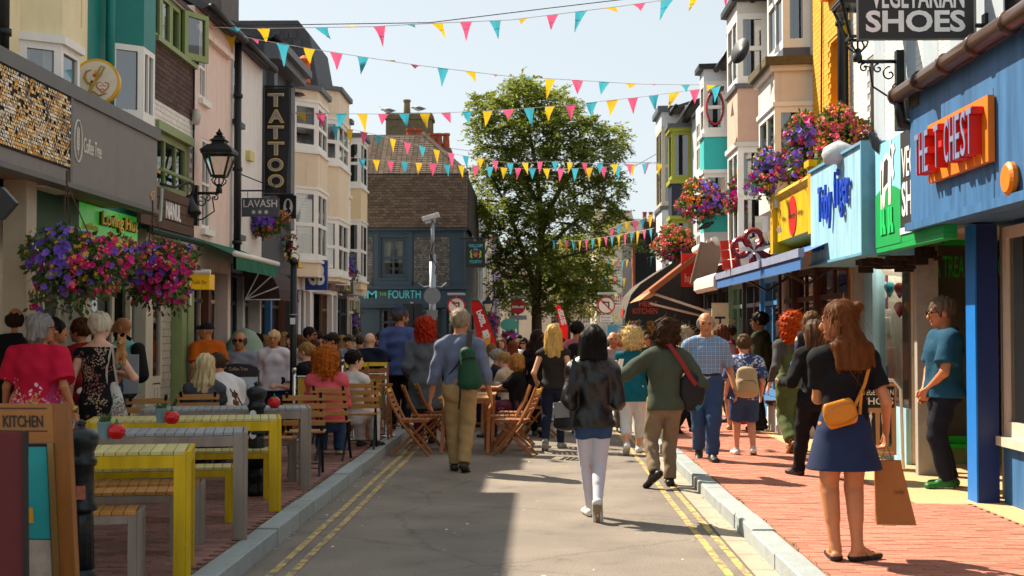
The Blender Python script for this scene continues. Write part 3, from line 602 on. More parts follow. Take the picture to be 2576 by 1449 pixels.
Fq = front(15.0)
fr = window(t, Fq, (4.36, 5.1, .35, 2.62), GRL, 1, 1, .06, .0, name='green_window', back=M('4a4f4a', .8)); text('A TREAT FOR YOU', t, Fq, (4.44, 5.3, 2.2, 2.44), GRL, -.02, .003)
MB().box(ID, 5.3, 5.4, 12, 19.2, PZ, 2.62).box(ID, 4.14, 5.3, 11.98, 12.02, PZ, 2.62).build('inner_wall', M('a89e8c', .85, var=.1), t); m = MB().box(ID, 4.3, 5.2, 14.9, 15.01, .30, .348).box(ID, 4.33, 4.42, 14.93, 14.99, PZ, .3); m.build('green_ledge', GRL, t)
MB().box(ID, 4.34, 5.2, 15.0, 15.2, PZ, .345).build('stall_riser', SAGE, t)
MB().box(ID, 4.13, 4.34, 14.85, 15.2, PZ, 2.6).build('mosaic_pilaster', M('8b7d68', .7), t)
MOS = M('c9bb9e', .35, var=.1, rnd=.45)
pieces(t, 'mosaic_tile', Fr((0, 14.85, 0), (1, 0, 0), (0, 0, 1)), (4.24, 4.34, PZ + .01, 2.58), .025, .025, .004, .004, MOS, limit=0, bond=0, rest='mosaic_tiles')
pieces(t, 'peeling_board', Fr((0, 14.85, 0), (1, 0, 0), (0, 0, 1)), (4.13, 4.235, PZ + .01, 2.58), .052, 1.2, .004, .006, OFW, limit=0, rest='lit_side_slats')  # pale slats colour the pilaster's sunlit side onto its front
m = MB(); r_ = random.Random(2)
for i in range(60): c = Vector((r_.uniform(3.5, 4.1), r_.uniform(13.6, 14.6), 2.43 - r_.random() ** 2 * .16)); d_ = r_.uniform(.04, .09); m.box(Fr(c, (1, r_.uniform(-.5, .5), 0), (0, 0, 1)), -d_, d_, -d_ * .6, d_ * .5, -d_, d_)
m.build('broken_soffit', M('2a1f17', .95, var=.3), t)
# --- toy shop: pale blue box sign and post-and-glass front
s = thing('shop_sign', 'pale blue box sign with blue toby tiger letters', 'sign', (3.32, 14.9, 2.4)); Ft = side(3.30, 1)
MB().box(Ft, -16.15, -13.55, 2.40, 3.50, -.5, -.0).build('panel', TOBY, s); m = MB()
for a, b, c, d in ((-16.16, -13.54, 3.502, 3.53), (-16.16, -13.54, 2.37, 2.398), (-13.548, -13.51, 2.37, 3.53)): m.box(Ft, a, b, c, d, -.5, .03)
m.build('edge_trim', TOBD, s)
COB = M('1748c0', .4)
for w_, u0, base, h in (('Toby', -15.55, 2.86, .42), ('tiger', -14.72, 2.95, .42)):
 n = len(w_); wd = .72 / n
 for i, ch in enumerate(w_):
  hh = .40 if ch in 'Tbti' else .27; lo = base - (.13 if ch in 'yg' else 0); hi = base + (.27 if ch in 'yg' else hh)
  text(ch, s, Ft, (u0 + i * wd, u0 + i * wd + wd * (.86 if ch not in 'ti' else .5), lo + (i % 2) * .02, hi + (i % 2) * .02), COB, .02, .025, .012, 'letter')
text('www.tobytiger.co.uk', s, Ft, (-16.05, -15.4, 2.52, 2.60), COB, .002, .004);
F4 = side(4.05, 1)
for a, b in ((2063, 2072), (2086, 2101), (2146, 2160), (2172, 2201)):
 u0, u1 = F4.hit(a, 700)[0], F4.hit(b, 700)[0]; box('window_post', F4, (u0, u1, PZ, 2.6, -.12, .03), TOBY, t)
MB().quad(F4, -18.9, -14.85, .75, 2.55, -.05).build('pane', CLEAR, t); box('stall_riser', F4, (-18.9, -14.86, PZ, .74, -.15, -.02), TOBY, t)
MB().box(ID, 4.36, 4.4, 15.25, 19, PZ, 2.7).build('display_back', M('f0e8d4', .8, var=.1), t); box('added_display_light', ID, (4.14, 4.26, 15.4, 18.8, 2.50, 2.54), M('fff0d8', .5, emit=7.), t); box('display_floor', ID, (4.12, 4.355, 15.25, 18.9, PZ, .8), M('b9ae9a', .8), t)  # unseen glowing strip added to brighten the dark toy display
r_ = random.Random(4)
def cloud(px, py, Y, s_, col, nm='paper_cloud'):
 c = PX(px, py, 4.2); m = MB(); Fp = Fr(c, (1, 0, 0), (0, 0, 1))
 pts = []
 for k in range(40): a = 2 * math.pi * k / 40; q = 1 + .16 * abs(math.sin(3.5 * a)); pts.append((s_ * q * math.cos(a), s_ * .5 * q * math.sin(a)))
 m.prism(Fp, pts, 0, .015); return tag(m.build(nm, col), '', '')
for i, (px, py, sz) in enumerate(((2258, 672, .20), (2120, 640, .19), (2182, 635, .1))):
 o = cloud(px, py, 15.6, sz, M('efeee8', .7)); tag(o, ('large white paper cloud hanging over the paper balloons', 'white paper cloud behind the red lampshade', 'small white paper cloud behind the blue post')[i], 'decoration', 'paper clouds in the toy shop window')
for i, (px, py, c, l) in enumerate(((2238, 725, '1f9db8', 'blue paper balloon under the white cloud'), (2263, 727, 'd8442a', 'upper red paper balloon under the white cloud'), (2263, 775, 'd8442a', 'lower red paper balloon hanging alone'), (2290, 770, 'e0a020', 'yellow paper balloon beside the window edge'))):
 m = MB(); m.lathe([(.005, -.11), (.03, -.075), (.065, 0), (.065, .03), (.04, .065), (.003, .075)], PX(px, py, 4.16), 8); tag(m.build('paper_balloon', M(c, .6), smooth=True), l, 'decoration', 'paper balloons in the toy shop window')
tag(MB().lathe([(.17, 0), (.18, .04), (.16, .12), (.08, .17), (.02, .18)], PX(2122, 728, 4.24), 16).build('red_lampshade', RED, smooth=True), 'red lampshade hanging in the toy shop window', 'lamp')
r_ = random.Random(6);
for i, (px, py, c, l, w_, h_) in enumerate(((2165, 700, 'd85a1c', 'orange toy box high in the toy shop window', .16, .35), (2165, 770, 'c8452c', 'red toy bus poster below the orange box', .16, .3), (2215, 740, '7a1b52', 'plum coloured toy box behind the blue balloon', .14, .5), (2225, 830, 'e8e4da', 'white notice taped inside the toy shop window', .12, .5), (2210, 960, '2f8fb0', 'blue toy crate low in the toy shop window', .2, .4), (2085, 700, 'e0b81c', 'yellow toy sign at far end of the toy shop window', .1, .3), (2205, 905, 'd06a80', 'pink toy basket on the display floor', .14, .2))):
 c0 = PX(px, py, 4.2); m = MB().box(Fr(c0, (1, 0, 0), (0, 0, 1)), -w_ / 2, w_ / 2, -h_ / 2, h_ / 2, 0, .1); m.box(Fr(c0, (1, 0, 0), (0, 0, 1)), -w_ * .35, w_ * .35, -h_ * .1, h_ * .3, .1, .12, 1)
 tag(m.build('toy', [M(c, .6), M('dfe3e0', .6)], bevel=.012), l, 'toy', 'toys in the toy shop window')
# --- yellow brick house
hY = [(-17.72, -17.25, 4.5, 5.42), (-17.75, -17.22, 6.1, 7.2)]
t, F = rhouse('yellow painted brick house with red framed arched window', 16.62, 18.85, 8.2, M('d89a1a', .8), [(-18.8, -16.7, .1, 2.6)] + hY, gutter=False, roof=None, bz=2.62); TY = t
pieces(t, 'painted_brick', F, (-18.84, -16.63, 3.5, 7.6), .225, .07, .006, .011, YELB, limit=300, holes=hY, w=0, rest='painted_brick')
for h in hY: window(t, F, h, M('b8321a', .5), 1, 2, .05, -.16); MB().box(F, h[0] - .06, h[1] + .06, h[2] - .1, h[2] - .002, -.03, .12).build('window_sill', ORG, t)
m = MB(); m.tube([F.p(-18.1, 3.3, .03), F.p(-18.15, 4.6, .04), F.p(-18.1, 6.2, .03), F.p(-18.2, 7.6, .03)], .012, 5); m.build('cable', BLK, t)
s = thing('shop_sign', 'yellow fascia sign with large red disc', 'sign', (3.42, 17.8, 2.8)); Fy = side(3.42, 1)
m = MB(); m.prism(Fr((0, 16.66, 0), (1, 0, 0), (0, 0, 1), (0, 1, 0)), [(3.42, 2.86), (3.42, 3.45), (3.36, 3.50), (3.40, 3.56), (3.9, 3.60), (3.9, 2.7)], 0, 2.4); m.build('fascia', YEL1, s)
MB().prism(Fy, ellipse(-17.9, 3.14, .27, .27, 32), .002, .012).build('red_disc', RED, s)
text('the    orange   shop', s, Fy, (-18.6, -17.2, 3.09, 3.19), M('5a4210', .6), .013, .003)
MB().box(ID, 3.36, 3.9, 16.4, 16.62, 2.8, 3.62).box(ID, 3.32, 3.9, 16.36, 16.65, 3.62, 3.7).build('corbel', YEL1, s); MB().box(ID, 3.36, 3.9, 19.1, 19.3, 2.7, 3.6).box(ID, 3.32, 3.9, 19.06, 19.33, 3.6, 3.7).build('corbel', YEL1, s)
# --- bay houses up the street
def rbay(label, Y0, Y1, ua, ub, ztop, wm, tiers, proj=.5, q0=.06, q1=.3, **k):
 t, F = house('bay_house', label, 1, XR, Y0, Y1, ztop, wm, [(-Y1 + .1, -Y0 - .1, .1, 2.5)], gutter=k.get('gutter', True), rise=k.get('rise', 1.0)); oriel(t, F, -ub, -ua, proj, q1, q0, tiers); return t, F
CRM = M('d6cfc6', .65, var=.05, streak=.12); BGP = M('cfab98', .75, var=.06, streak=.15); WB = M('d3d7da', .7, var=.05, streak=.12); MOSS = M('5b5138', .95, var=.35, bump=.5, bs=30)
tR5, F = rbay('cream bay house next to the yellow brick house', 18.85, 21.4, 18.95, 20.7, 8.3, CRM, [(3.35, 3.6, 'wall', CRM), (3.6, 4.80, 'win', WHTW, 2, 1, 'blind', .09), (4.8, 4.86, 'cap', WHTW, .03), (4.86, 5.30, 'wall', CRM), (5.3, 5.38, 'cap', CRM, .07), (5.38, 5.50, 'cap', MOSS, .14, 'mossy_roof')], .52)
oriel(tR5, F, -20.6, -19.05, .38, .2, .05, [(5.5, 5.66, 'wall', LEAD), (5.66, 7.3, 'win', WHTW, 2, 2, 'net', .1), (7.3, 8.3, 'wall', CRM)])
MB().lathe([(0, 0), (.16, .03), (.2, .07), (.21, .09)], F.p(-20.6, 5.9, .7), 16, axis=F.N + Vector((0, -.6, .3))).build('satellite_dish', M('3b3c3e', .5), tR5, smooth=True)
tR6, F = rbay('pinkish beige bay house with sash windows beyond the cream bay', 21.4, 25.4, 22.6, 24.2, 7.25, CRM, [(2.7, 3.0, 'wall', CRM), (3.0, 4.72, 'win', WHTW, 2, 2, 'net', .1), (4.72, 4.8, 'cap', CRM, .04), (4.8, 5.72, 'wall', BGP), (5.72, 5.80, 'cap', LEAD, .05), (5.8, 7.0, 'win', WHTW, 2, 2, 'net', .1), (7.0, 7.2, 'wall', CRM), (7.2, 7.3, 'cap', BLK, .1, 'bay_gutter')], .5)
tR7, F = rbay('white bay house with turquoise panels', 25.4, 28.8, 27.2, 28.2, 6.95, WB, [(3.0, 3.6, 'wall', WB), (3.6, 3.95, 'wall', TURQ), (3.95, 4.8, 'win', WHTW, 1, 2, 'blind', .08), (4.8, 4.88, 'cap', WHTW, .03), (4.88, 5.55, 'wall', TURQ), (5.55, 5.63, 'cap', WHTW, .05), (5.63, 6.7, 'win', WHTW, 1, 2, 'dark', .09), (6.7, 6.95, 'wall', WB), (6.95, 7.05, 'cap', BLK, .1, 'bay_gutter')], .5)
m = MB(); c0 = Vector((3.62, 27.185, 6.15)); m.tube([c0 + Vector((.17 * math.cos(a), 0, .34 * math.sin(a))) for a in [2 * math.pi * k / 24 for k in range(24)]], .022, 6, closed=True); m.build('red_ring', M('a8242a', .5), tR7)
chimney(tR7, 4.6, 5.3, 28.6, 29.6, 6.5, 7.9, M('7a5a48', .9), [(4.75, 28.8), (5.1, 28.8)], ph=.7)
tR8, F = rbay('narrow white house with grey sashes between turquoise and lime bays', 28.8, 31.2, 29.5, 30.6, 6.6, WB, [(3.2, 4.3, 'win', WHTW, 2, 2, 'net', .08), (4.3, 5.1, 'wall', WB), (5.1, 6.3, 'win', WHTW, 2, 2, 'net', .08), (6.3, 6.6, 'wall', WB)], .3)
GB = M('b9bec4', .75, var=.06, streak=.15)
tR9, F = rbay('grey white house with lime green bay windows', 31.2, 35.2, 33.8, 35.0, 7.0, GB, [(2.7, 3.6, 'wall', GB), (3.6, 4.4, 'win', LIME, 1, 1, 'dark', .09), (4.4, 4.5, 'cap', LIME, .05), (4.5, 5.32, 'wall', NAVY), (5.32, 5.42, 'cap', LIME, .05), (5.42, 6.65, 'win', LIME, 1, 1, 'dark', .09), (6.65, 6.75, 'cap', LIME, .06), (6.75, 6.85, 'cap', LEAD, .1, 'bay_roof')], .5)
tR10, F = rbay('grey bay house at the far end of the right hand row', 35.2, 40.2, 36.5, 38.6, 7.55, WB, [(2.7, 4.0, 'wall', WB), (4.0, 4.9, 'wall', WB), (4.9, 5.0, 'cap', LEAD, .05), (5.0, 7.2, 'win', OFFW, 2, 2, 'net', .1), (7.2, 7.6, 'wall', WB), (7.6, 7.75, 'cap', LEAD, .1)], .5)
# --- right ground floor shop fronts beyond the yellow sign
GF = side(3.92, 1); BRW = M('4a2416', .5, var=.1); DB = M('23242a', .5, var=.1)
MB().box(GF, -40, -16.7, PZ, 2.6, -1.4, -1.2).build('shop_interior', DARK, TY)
for Y0, Y1, mt, own in ((16.9, 18.7, BRW, TY), (19.0, 20.3, BRW, tR5), (20.4, 21.4, DB, tR5), (21.6, 23.2, M('3f80b8', .5), tR6), (23.4, 25.2, DB, tR6), (25.6, 27, M('6f9a86', .5), tR7), (27.2, 28.6, DB, tR7), (29, 31, DB, tR8), (31.4, 33, BRW, tR9), (33.2, 35, DB, tR9), (35.4, 37.5, DB, tR10), (37.8, 40, BRW, tR10)):
 window(own, GF, (-Y1, -Y0, .5, 2.5), mt, 2, 2, .09, 0, mid=.78, glass=GLASSB); box('stall_riser', GF, (-Y1, -Y0, PZ, .49, -.15, .02), mt, own)
 box('pilaster', GF, (-Y1 - .09, -Y1 - .005, PZ, 2.55, -.2, .06), mt, own)
 if Y0 > 20: box('shop_fascia', GF, (-Y1 - .1, -Y0 + .05, 2.52, 2.95, -.05, .14), (CRM, DB, M('7a1f1a', .5), M('b7b0a4', .6))[int(Y0 * 3) % 4], own)
m = MB()
for i in range(14):
 m.tube([GF.p(-21.4 + i * .2, 3.1, .05), GF.p(-21.4 + i * .2, 2.98, .5)], .09, 6)
m.build('tiled_canopy', M('8a7c6c', .9, var=.3), tR5)
# red flower shop sign of overlapping rings
s = thing('shop_sign', 'dark red flower shaped sign of overlapping rings with white petals', 'sign', (3.5, 20.4, 2.6)); Fc = front(20.3); c = P(1895, 632, 20.3)
for k in range(5):
 a = math.pi / 2 + k * 2 * math.pi / 5; m = MB(); cc = c + Vector((.19 * math.cos(a), .02 * k, .19 * math.sin(a)))
 m.tube([cc + Vector((.13 * math.cos(q), 0, .13 * math.sin(q))) for q in [2 * math.pi * i / 20 for i in range(20)]], .042, 6, closed=True); m.build('ring', M('8a141c', .35), s)
 m = MB(); d = Vector((math.cos(a), 0, math.sin(a))); p = Vector((-d.z, 0, d.x)); m.face([c + Vector((0, -.07, 0)), c + d * .09 + p * .03 + Vector((0, -.07, 0)), c + d * .2 + Vector((0, -.07, 0)), c + d * .09 - p * .03 + Vector((0, -.07, 0))]); m.build('petal', M('d8d2cc', .4), s)
c2 = P(1837, 640, 20.6); m = MB()
for j in range(3):
 for i in range(2): m.box(Fr(c2, (1, 0, .1), (-.1, 0, 1)), -.14 + i * .15, -.01 + i * .15, -.22 + j * .15, -.08 + j * .15, 0, .03)
tag(m.build('lattice_sign', M('d8301a', .45)), 'bright red lattice sign beside the flower shaped sign', 'sign')
s = tag(box('projecting_sign', front(28), (XY(1714, 28), XY(1750, 28), P(0, 722, 28).z, P(0, 640, 28).z, 0, .12), RED), 'small red box sign behind the brown awning', 'sign')
text('hub', s, front(28), (XY(1722, 28), XY(1744, 28), P(0, 712, 28).z, P(0, 690, 28).z), WHTW, .122, .004)
m = MB(); c3 = P(1775, 668, 26.0); m.box(Fr(c3, (1, 0, -.25), (.25, 0, 1)), -.22, .22, -.42, .42, 0, .14); m.box(Fr(c3, (1, 0, -.25), (.25, 0, 1)), -.18, .18, -.37, .37, .14, .15)
tag(m.build('lightbox_sign', M('6d5a4e', .4, var=.1)), 'brown tilted lightbox sign above the white awning cassette', 'sign')
tag(box('pale_panel', front(24.5), (XY(1790, 24.5), XY(1832, 24.5), 1.0, 2.1, 0, .06), M('c9c3a2', .6)), 'pale green door panel with a large dark T', 'door'); s = bpy.data.objects['pale_panel']
text('T', s, front(24.5), (XY(1797, 24.5), XY(1824, 24.5), 1.55, 1.85), BLK, .062, .004)
# ================================================================ PUB AT THE END, FAR HOUSES, TREES
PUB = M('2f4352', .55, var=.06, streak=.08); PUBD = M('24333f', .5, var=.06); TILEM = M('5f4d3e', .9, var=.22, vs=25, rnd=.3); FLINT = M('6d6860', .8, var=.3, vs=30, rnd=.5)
YP = 42.0; Fp = front(YP); xl, xr = -9.0, XY(1168, YP)
t = thing('pub', 'dark blue corner pub with steep tiled roof and flint panels', 'pub', ((xl + xr) / 2, YP, PZ)); TP = t
X = lambda px: XY(px, YP)
Z = lambda py, Y=YP: P(1288, py, Y).z
hw = (X(957), X(1020), Z(699), Z(597)); hg = [(X(a), X(b), .5, Z(775)) for a, b in ((955, 1000), (1012, 1060), (1075, 1110), (1122, 1150))]
wall('wall', Fp, xl, xr, PZ, Z(572), [hw] + hg, PUB, t)
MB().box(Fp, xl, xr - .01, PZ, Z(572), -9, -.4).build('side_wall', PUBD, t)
window(t, Fp, hw, PUB, 2, 2, .1, -.08, 'blind', sill=True); MB().box(Fp, hw[0] - .2, hw[1] + .2, hw[2] - .3, hw[2] - .1, 0, .12).box(Fp, hw[0] - .22, hw[0] - .06, hw[2] - .1, hw[3] + .12, 0, .04).box(Fp, hw[1] + .06, hw[1] + .22, hw[2] - .1, hw[3] + .12, 0, .04).box(Fp, hw[0] - .22, hw[1] + .22, hw[3] + .12, hw[3] + .24, 0, .05).build('window_surround', PUB, t)
for i, h in enumerate(hg): window(t, Fp, h, PUBD, 2, 2, .09, -.05, mid=.75, back=M('5a1714', .7) if i % 2 == 0 else 'dark', glass=GLASSB)
for a, b in ((1041, 1131), (921, 938)):
 pieces(t, 'flint', Fp, (X(a), X(b), Z(722), Z(598)), .085, .075, .018, .02, FLINT, limit=0, rest='flint_panel')
MB().box(Fp, xl, xr + .12, Z(728), Z(720), -.1, .22).box(Fp, xl, xr + .06, Z(768), Z(729), -.05, .12).box(Fp, xl, xr + .1, Z(774), Z(768.5), -.05, .18).build('shop_fascia', PUB, t)
MB().box(Fp, xl, xr + .1, Z(580), Z(572), -.05, .2).build('gutter', PUB, t)
CY = M('4fc4cf', .5); LG = M('7fc43a', .5)
text('WILLIAM', t, Fp, (X(800), X(949), Z(751), Z(731)), CY, .122, .02, .01); text('THE', t, Fp, (X(955), X(973), Z(744), Z(736)), LG, .122, .02); text('FOURTH', t, Fp, (X(978), X(1059), Z(751), Z(730)), CY, .122, .02, .01)
for a in (1003, 1065, 1115, 1155): m = MB().box(Fp, X(a), X(a + 8), PZ, Z(775), 0, .1).box(Fp, X(a - 2), X(a + 10), Z(785), Z(776), 0, .14); m.build('pilaster', PUB, t)
# tiled roof: a steep lower slope and a flatter, hipped upper one
zA, zB, zC = Z(574), Z(438, YP + .5), Z(337, YP + 2.2)
def slope(z0, y0, z1, y1): v = Vector((0, y1 - y0, z1 - z0)); return Fr((0, y0, z0), (1, 0, 0), v), v.length
F1, L1 = slope(zA, YP - .25, zB, YP + .45); F2, L2 = slope(zB, YP + .45, zC, YP + 2.3)
m = MB(); m.quad(F1, xl, xr + .12, 0, L1, 0); xt = XY(1062, YP + 2.3)
m.face([F2.p(xl, 0), F2.p(xr + .05, 0), F2.p(xt, L2), F2.p(xl, L2)]); m.face([F1.p(xr + .12, 0), Vector((xr + .12, YP + 8, zA)), Vector((xr + .05, YP + 8, zB)), F2.p(xr + .05, 0)]); m.face([F2.p(xr + .05, 0), Vector((xr + .05, YP + 8, zB)), Vector((xt, YP + 6, zC)), F2.p(xt, L2)])
m.face([F2.p(xl, L2), F2.p(xt, L2), Vector((xt, YP + 6, zC)), Vector((xl, YP + 6, zC))]); rf = m.build('roof', M('3a3029', .95), t)
pieces(rf, 'tile', F1, (X(905), xr + .1, .0, L1), .17, .098, .012, .022, TILEM, limit=230, jit=.006, tilt=.12, w=.004, rest='tile_field')
n2 = int(L2 / .115);
for j in range(n2):
 f = j / n2; xe = (xr + .05) * (1 - f) + xt * f
 pieces(rf, 'tile', F2, (X(905), xe, j * .115, (j + 1) * .115 - .001), .17, .115, .012, .024, TILEM, limit=8, jit=.006, tilt=.16, w=.004, rest='tile_field')
m = MB();
for k in range(16): f = k / 16.; a = F2.p(xr + .05, 0) * (1 - f) + F2.p(xt, L2) * f; b = F2.p(xr + .05, 0) * (1 - f - .055) + F2.p(xt, L2) * (f + .055); m.tube([a + Vector((0, 0, .03)), b + Vector((0, 0, .05))], .08, 6)
m.build('hip_tiles', TILEM, rf)
LICH = M('75694f', .95, var=.3, vs=5, bump=.4, bs=20)
c = chimney(t, XY(969, 47), XY(1084, 47), 47, 48, 6, Z(283, 47), LICH, [(XY(1019, 47), 47.5)], potm=LICH, ph=.55); c['label'] = 'broad lichen covered chimney stack with one pot'
chimney(t, XY(1078, 45.5), XY(1132, 45.5), 45.5, 46.3, 6, Z(372, 45.5), M('8a5f48', .9, var=.2), [(XY(1086, 45.5), 45.8), (XY(1102, 45.5), 45.8), (XY(1120, 45.5), 45.8)], ph=.55)
chimney(t, XY(1022, 45), XY(1055, 45), 45, 45.6, 6, Z(345, 45), M('8a5f48', .9, var=.2), [(XY(1028, 45), 45.3), (XY(1049, 45), 45.3)], ph=.35)
# hanging pub sign
s = thing('pub_sign', 'black hanging pub sign with crest reading william fourth', 'sign', (XY(1196, 41.5), 41.5, Z(672, 41.5))); Fs = front(41.5); q = (XY(1172, 41.5), XY(1220, 41.5), Z(673, 41.5), Z(606, 41.5))
MB().box(Fs, *q, -.06, 0).build('board', M('1e1d22', .5), s); W_ = q[1] - q[0]; H_ = q[3] - q[2]; qq = lambda a, b, c, d: (q[0] + a * W_, q[0] + b * W_, q[2] + c * H_, q[2] + d * H_)
text('WILLIAM', s, Fs, qq(.14, .86, .76, .88), CY, .002, .006); text('FOURTH', s, Fs, qq(.2, .8, .16, .28), CY, .002, .006); text('IV', s, Fs, qq(.42, .6, .40, .55), M('d0a040', .5), .02, .006)
MB().prism(Fs, [(q[0] + a * W_, q[2] + b * H_) for a, b in ((.36, .62), (.66, .62), (.66, .45), (.51, .34), (.36, .45))], .002, .014).build('shield', M('8a1f3a', .5), s)
m = MB()
for sg in (-1, 1): m.tube([Fs.p(q[0] + (.51 + sg * d) * W_, q[2] + e * H_, .01) for d, e in ((.18, .36), (.26, .42), (.22, .5), (.28, .58), (.2, .66))], [.02, .03, .028, .022, .01], 5)
o = m.build('supporters', LG, s); o['kind'] = 'stuff'; m = MB()
for k in range(5): m.box(Fs, q[0] + (.40 + k * .05) * W_, q[0] + (.425 + k * .05) * W_, q[2] + .65 * H_, q[2] + (.70 + .03 * (k % 2)) * H_, .002, .012)
m.build('crown', CY, s); MB().tube([(xr - .1, 41.5, q[3] + .08), (q[1] + .05, 41.5, q[3] + .08)], .025, 6).tube([(q[0] + .1, 41.5, q[3]), (q[0] + .1, 41.5, q[3] + .08)], .01, 5).tube([(q[1] - .1, 41.5, q[3]), (q[1] - .1, 41.5, q[3] + .08)], .01, 5).build('bracket', BLK, s)
# gulls on the chimney
def gull(px, py, Y, l, sit=0):
 g_ = thing('seagull', l, 'bird', P(px, py, Y)); O = P(px, py, Y)
 MB().lathe([(.0, -.2), (.05, -.12), (.085, 0), (.08, .1), (.05, .17), (.045, .2), (.05, .24), (.0, .29)], O + Vector((0, 0, .14 if not sit else .07)), 8, axis=(-1, 0, .22)).build('body', M('d9d9d6', .7), g_, smooth=True)
 MB().lathe([(0, -.3), (.03, -.2), (.06, -.05), (.05, .06), (0, .1)], O + Vector((.0, -.05, .16 if not sit else .09)), 6, axis=(-1, 0, .15)).build('wing', M('6d7178', .7), g_, smooth=True)
 MB().tube([O + Vector((-.27, 0, .2)), O + Vector((-.34, 0, .19))], [.015, .004], 5).build('beak', M('c9a23a', .5), g_)
 if not sit: MB().tube([O + Vector((.02, 0, 0)), O + Vector((.02, 0, .12))], .008, 4).tube([O + Vector((-.03, .03, 0)), O + Vector((-.03, .03, .12))], .008, 4).build('legs', M('b08a70', .6), g_)
gull(1053, 283, 46.9, 'grey winged gull standing at the chimney edge'); gull(977, 283, 46.9, 'pale gull sitting low on the chimney stack', 1)
# far houses beyond the crossing
def far_house(name, label, F, u0, u1, z1, mt, wins, fm=WHTW, rise=1.5, depth=8, own=None, back='dark', rows=2, cols=3):
 t = thing(name, label, 'house', F.p((u0 + u1) / 2, 0, 0)); wall('wall', F, u0, u1, 0, z1, wins, mt, t); MB().box(F, u0 + .01, u1 - .01, 0, z1 - .01, -depth, -.45).build('side_wall', mt, t)
 for h in wins: window(t, F, h, fm, cols, rows + 2, .05, -.08, back)
 if rise:
  f2 = Fr(F.p(u0, 0, 0), F.N, F.V, F.U); MB().prism(f2, [(.25, z1), (-depth / 2, z1 + rise), (-depth, z1)], -.05, u1 - u0 + .05).build('roof', M('5f5044', .9, var=.2), t)
 return t
F = side(-2.28, -1)
t1 = far_house('corner_house', 'white house with tall sashes just behind the pub sign', F, 50.6, 57, 6.2, WRD, [(52, 53, 2.8, 4.8), (54, 55, 2.8, 4.8)], back='net')
t2 = far_house('corner_house', 'cream house behind the black joy sign', F, 57.1, 66, 6.6, BEIGE, [(58.4, 59.6, 2.8, 4.6), (61, 62.2, 2.8, 4.6)])
t3 = far_house('corner_house', 'lilac house half hidden by the left side of the tree', F, 66.1, 80, 6.4, M('8f83a5', .7), [(68, 69.4, 2.8, 4.6), (72, 73.4, 2.8, 4.6)])
for i, a in enumerate((51, 53.6, 57.8, 61, 67, 71)): MB().box(F, a, a + 2.3, .3, 2.4, 0, .05).build('shop_window', M('23303a', .2, var=.2), (t1, t2, t3)[i // 2])
s = tag(box('joy_sign', front(58), (XY(1241, 58), XY(1268, 58), Z(751, 58), Z(709, 58), -.1, 0), M('1a1a22', .5)), 'black joy sign with rounded white letters', 'sign')
s.name = 'shop_sign'; text('J', s, front(58), (XY(1242, 58), XY(1250, 58), Z(746, 58), Z(718, 58)), WHTW, .002, .01, .03); text('O', s, front(58), (XY(1252, 58), XY(1265, 58), Z(728, 58), Z(714, 58)), WHTW, .002, .01, .03); text('Y', s, front(58), (XY(1252, 58), XY(1265, 58), Z(748, 58), Z(731, 58)), WHTW, .002, .01, .03)
s = tag(MB().prism(front(48), ellipse(XY(1281, 48), Z(817, 48), .33, .23), 0, .05).build('shop_sign', M('5fae9a', .5)), 'oval pale green hanging sign under the no entry sign', 'sign')
text('susy', s, front(48), (XY(1271, 48), XY(1290, 48), Z(817, 48), Z(809, 48)), M('cfe6dc', .5), -.052 + .002 - .0, .004); text('belle', s, front(48), (XY(1271, 48), XY(1290, 48), Z(828, 48), Z(820, 48)), M('cfe6dc', .5), -.05, .004)
F = front(70.); x_ = lambda px: XY(px, 70.); z_ = lambda py: P(1288, py, 70.).z
wn = [(x_(a), x_(b), z_(c), z_(d)) for a, b in ((1542, 1564),) for c, d in ((620, 592), (693, 658), (770, 735))]
t = far_house('town_house', 'pale rendered house with small paned sashes above the blue shop', F, x_(1500), x_(1600), z_(585), M('cfc5b4', .8, var=.05, streak=.1), wn, cols=4)
MB().box(F, x_(1527), x_(1606), z_(843), z_(818), 0, .3).build('shop_fascia', M('4a8fb5', .5), t); text("JACK'S", t, F, (x_(1553), x_(1584), z_(837), z_(825)), WHTW, .302, .02); MB().box(F, x_(1505), x_(1600), .3, z_(845), 0, .1).build('shop_window', M('20262c', .2, var=.2), t)
t = far_house('town_house', 'low brown brick house with tall chimney pots behind the far lantern', front(78), XY(1590, 78), XY(1760, 78), P(0, 590, 78).z, M('7d5a45', .9, var=.2), [], rise=1.2)
chimney(t, XY(1620, 77), XY(1660, 77), 77, 78, 6, P(0, 560, 77).z, M('55443a', .9), [(XY(1624, 77), 77.5), (XY(1640, 77), 77.5), (XY(1655, 77), 77.5)], ph=.6)
t = far_house('town_house', 'black gable wall beyond the last grey bay on the right', front(52), XY(1598, 52), XY(1760, 52), P(0, 590, 52).z, M('1d1c1e', .8, var=.1), [], rise=0); MB().box(front(52), XY(1592, 52), XY(1598, 52), 0, P(0, 600, 52).z, -.3, .05).build('brick_pier', M('a0603f', .9), t)
t = far_house('town_house', 'cream house with white sashes seen beneath the trees', front(92), XY(1250, 92), XY(1535, 92), P(0, 690, 92).z, BEIGE, [(XY(a, 92), XY(a + 22, 92), P(0, 815, 92).z, P(0, 775, 92).z) for a in (1385, 1420, 1465, 1500)])
chimney(t, XY(1505, 93), XY(1530, 93), 93, 94, 5, P(0, 545, 93).z, M('7d5a45', .9), [(XY(1510, 93), 93.3)])
t = far_house('town_house', 'narrow white house beneath the bunting right of the pale house', front(60), XY(1606, 60), XY(1660, 60), P(0, 640, 60).z, WRD, [(XY(1618, 60), XY(1630, 60), P(0, 715, 60).z, P(0, 665, 60).z)], rise=.4)
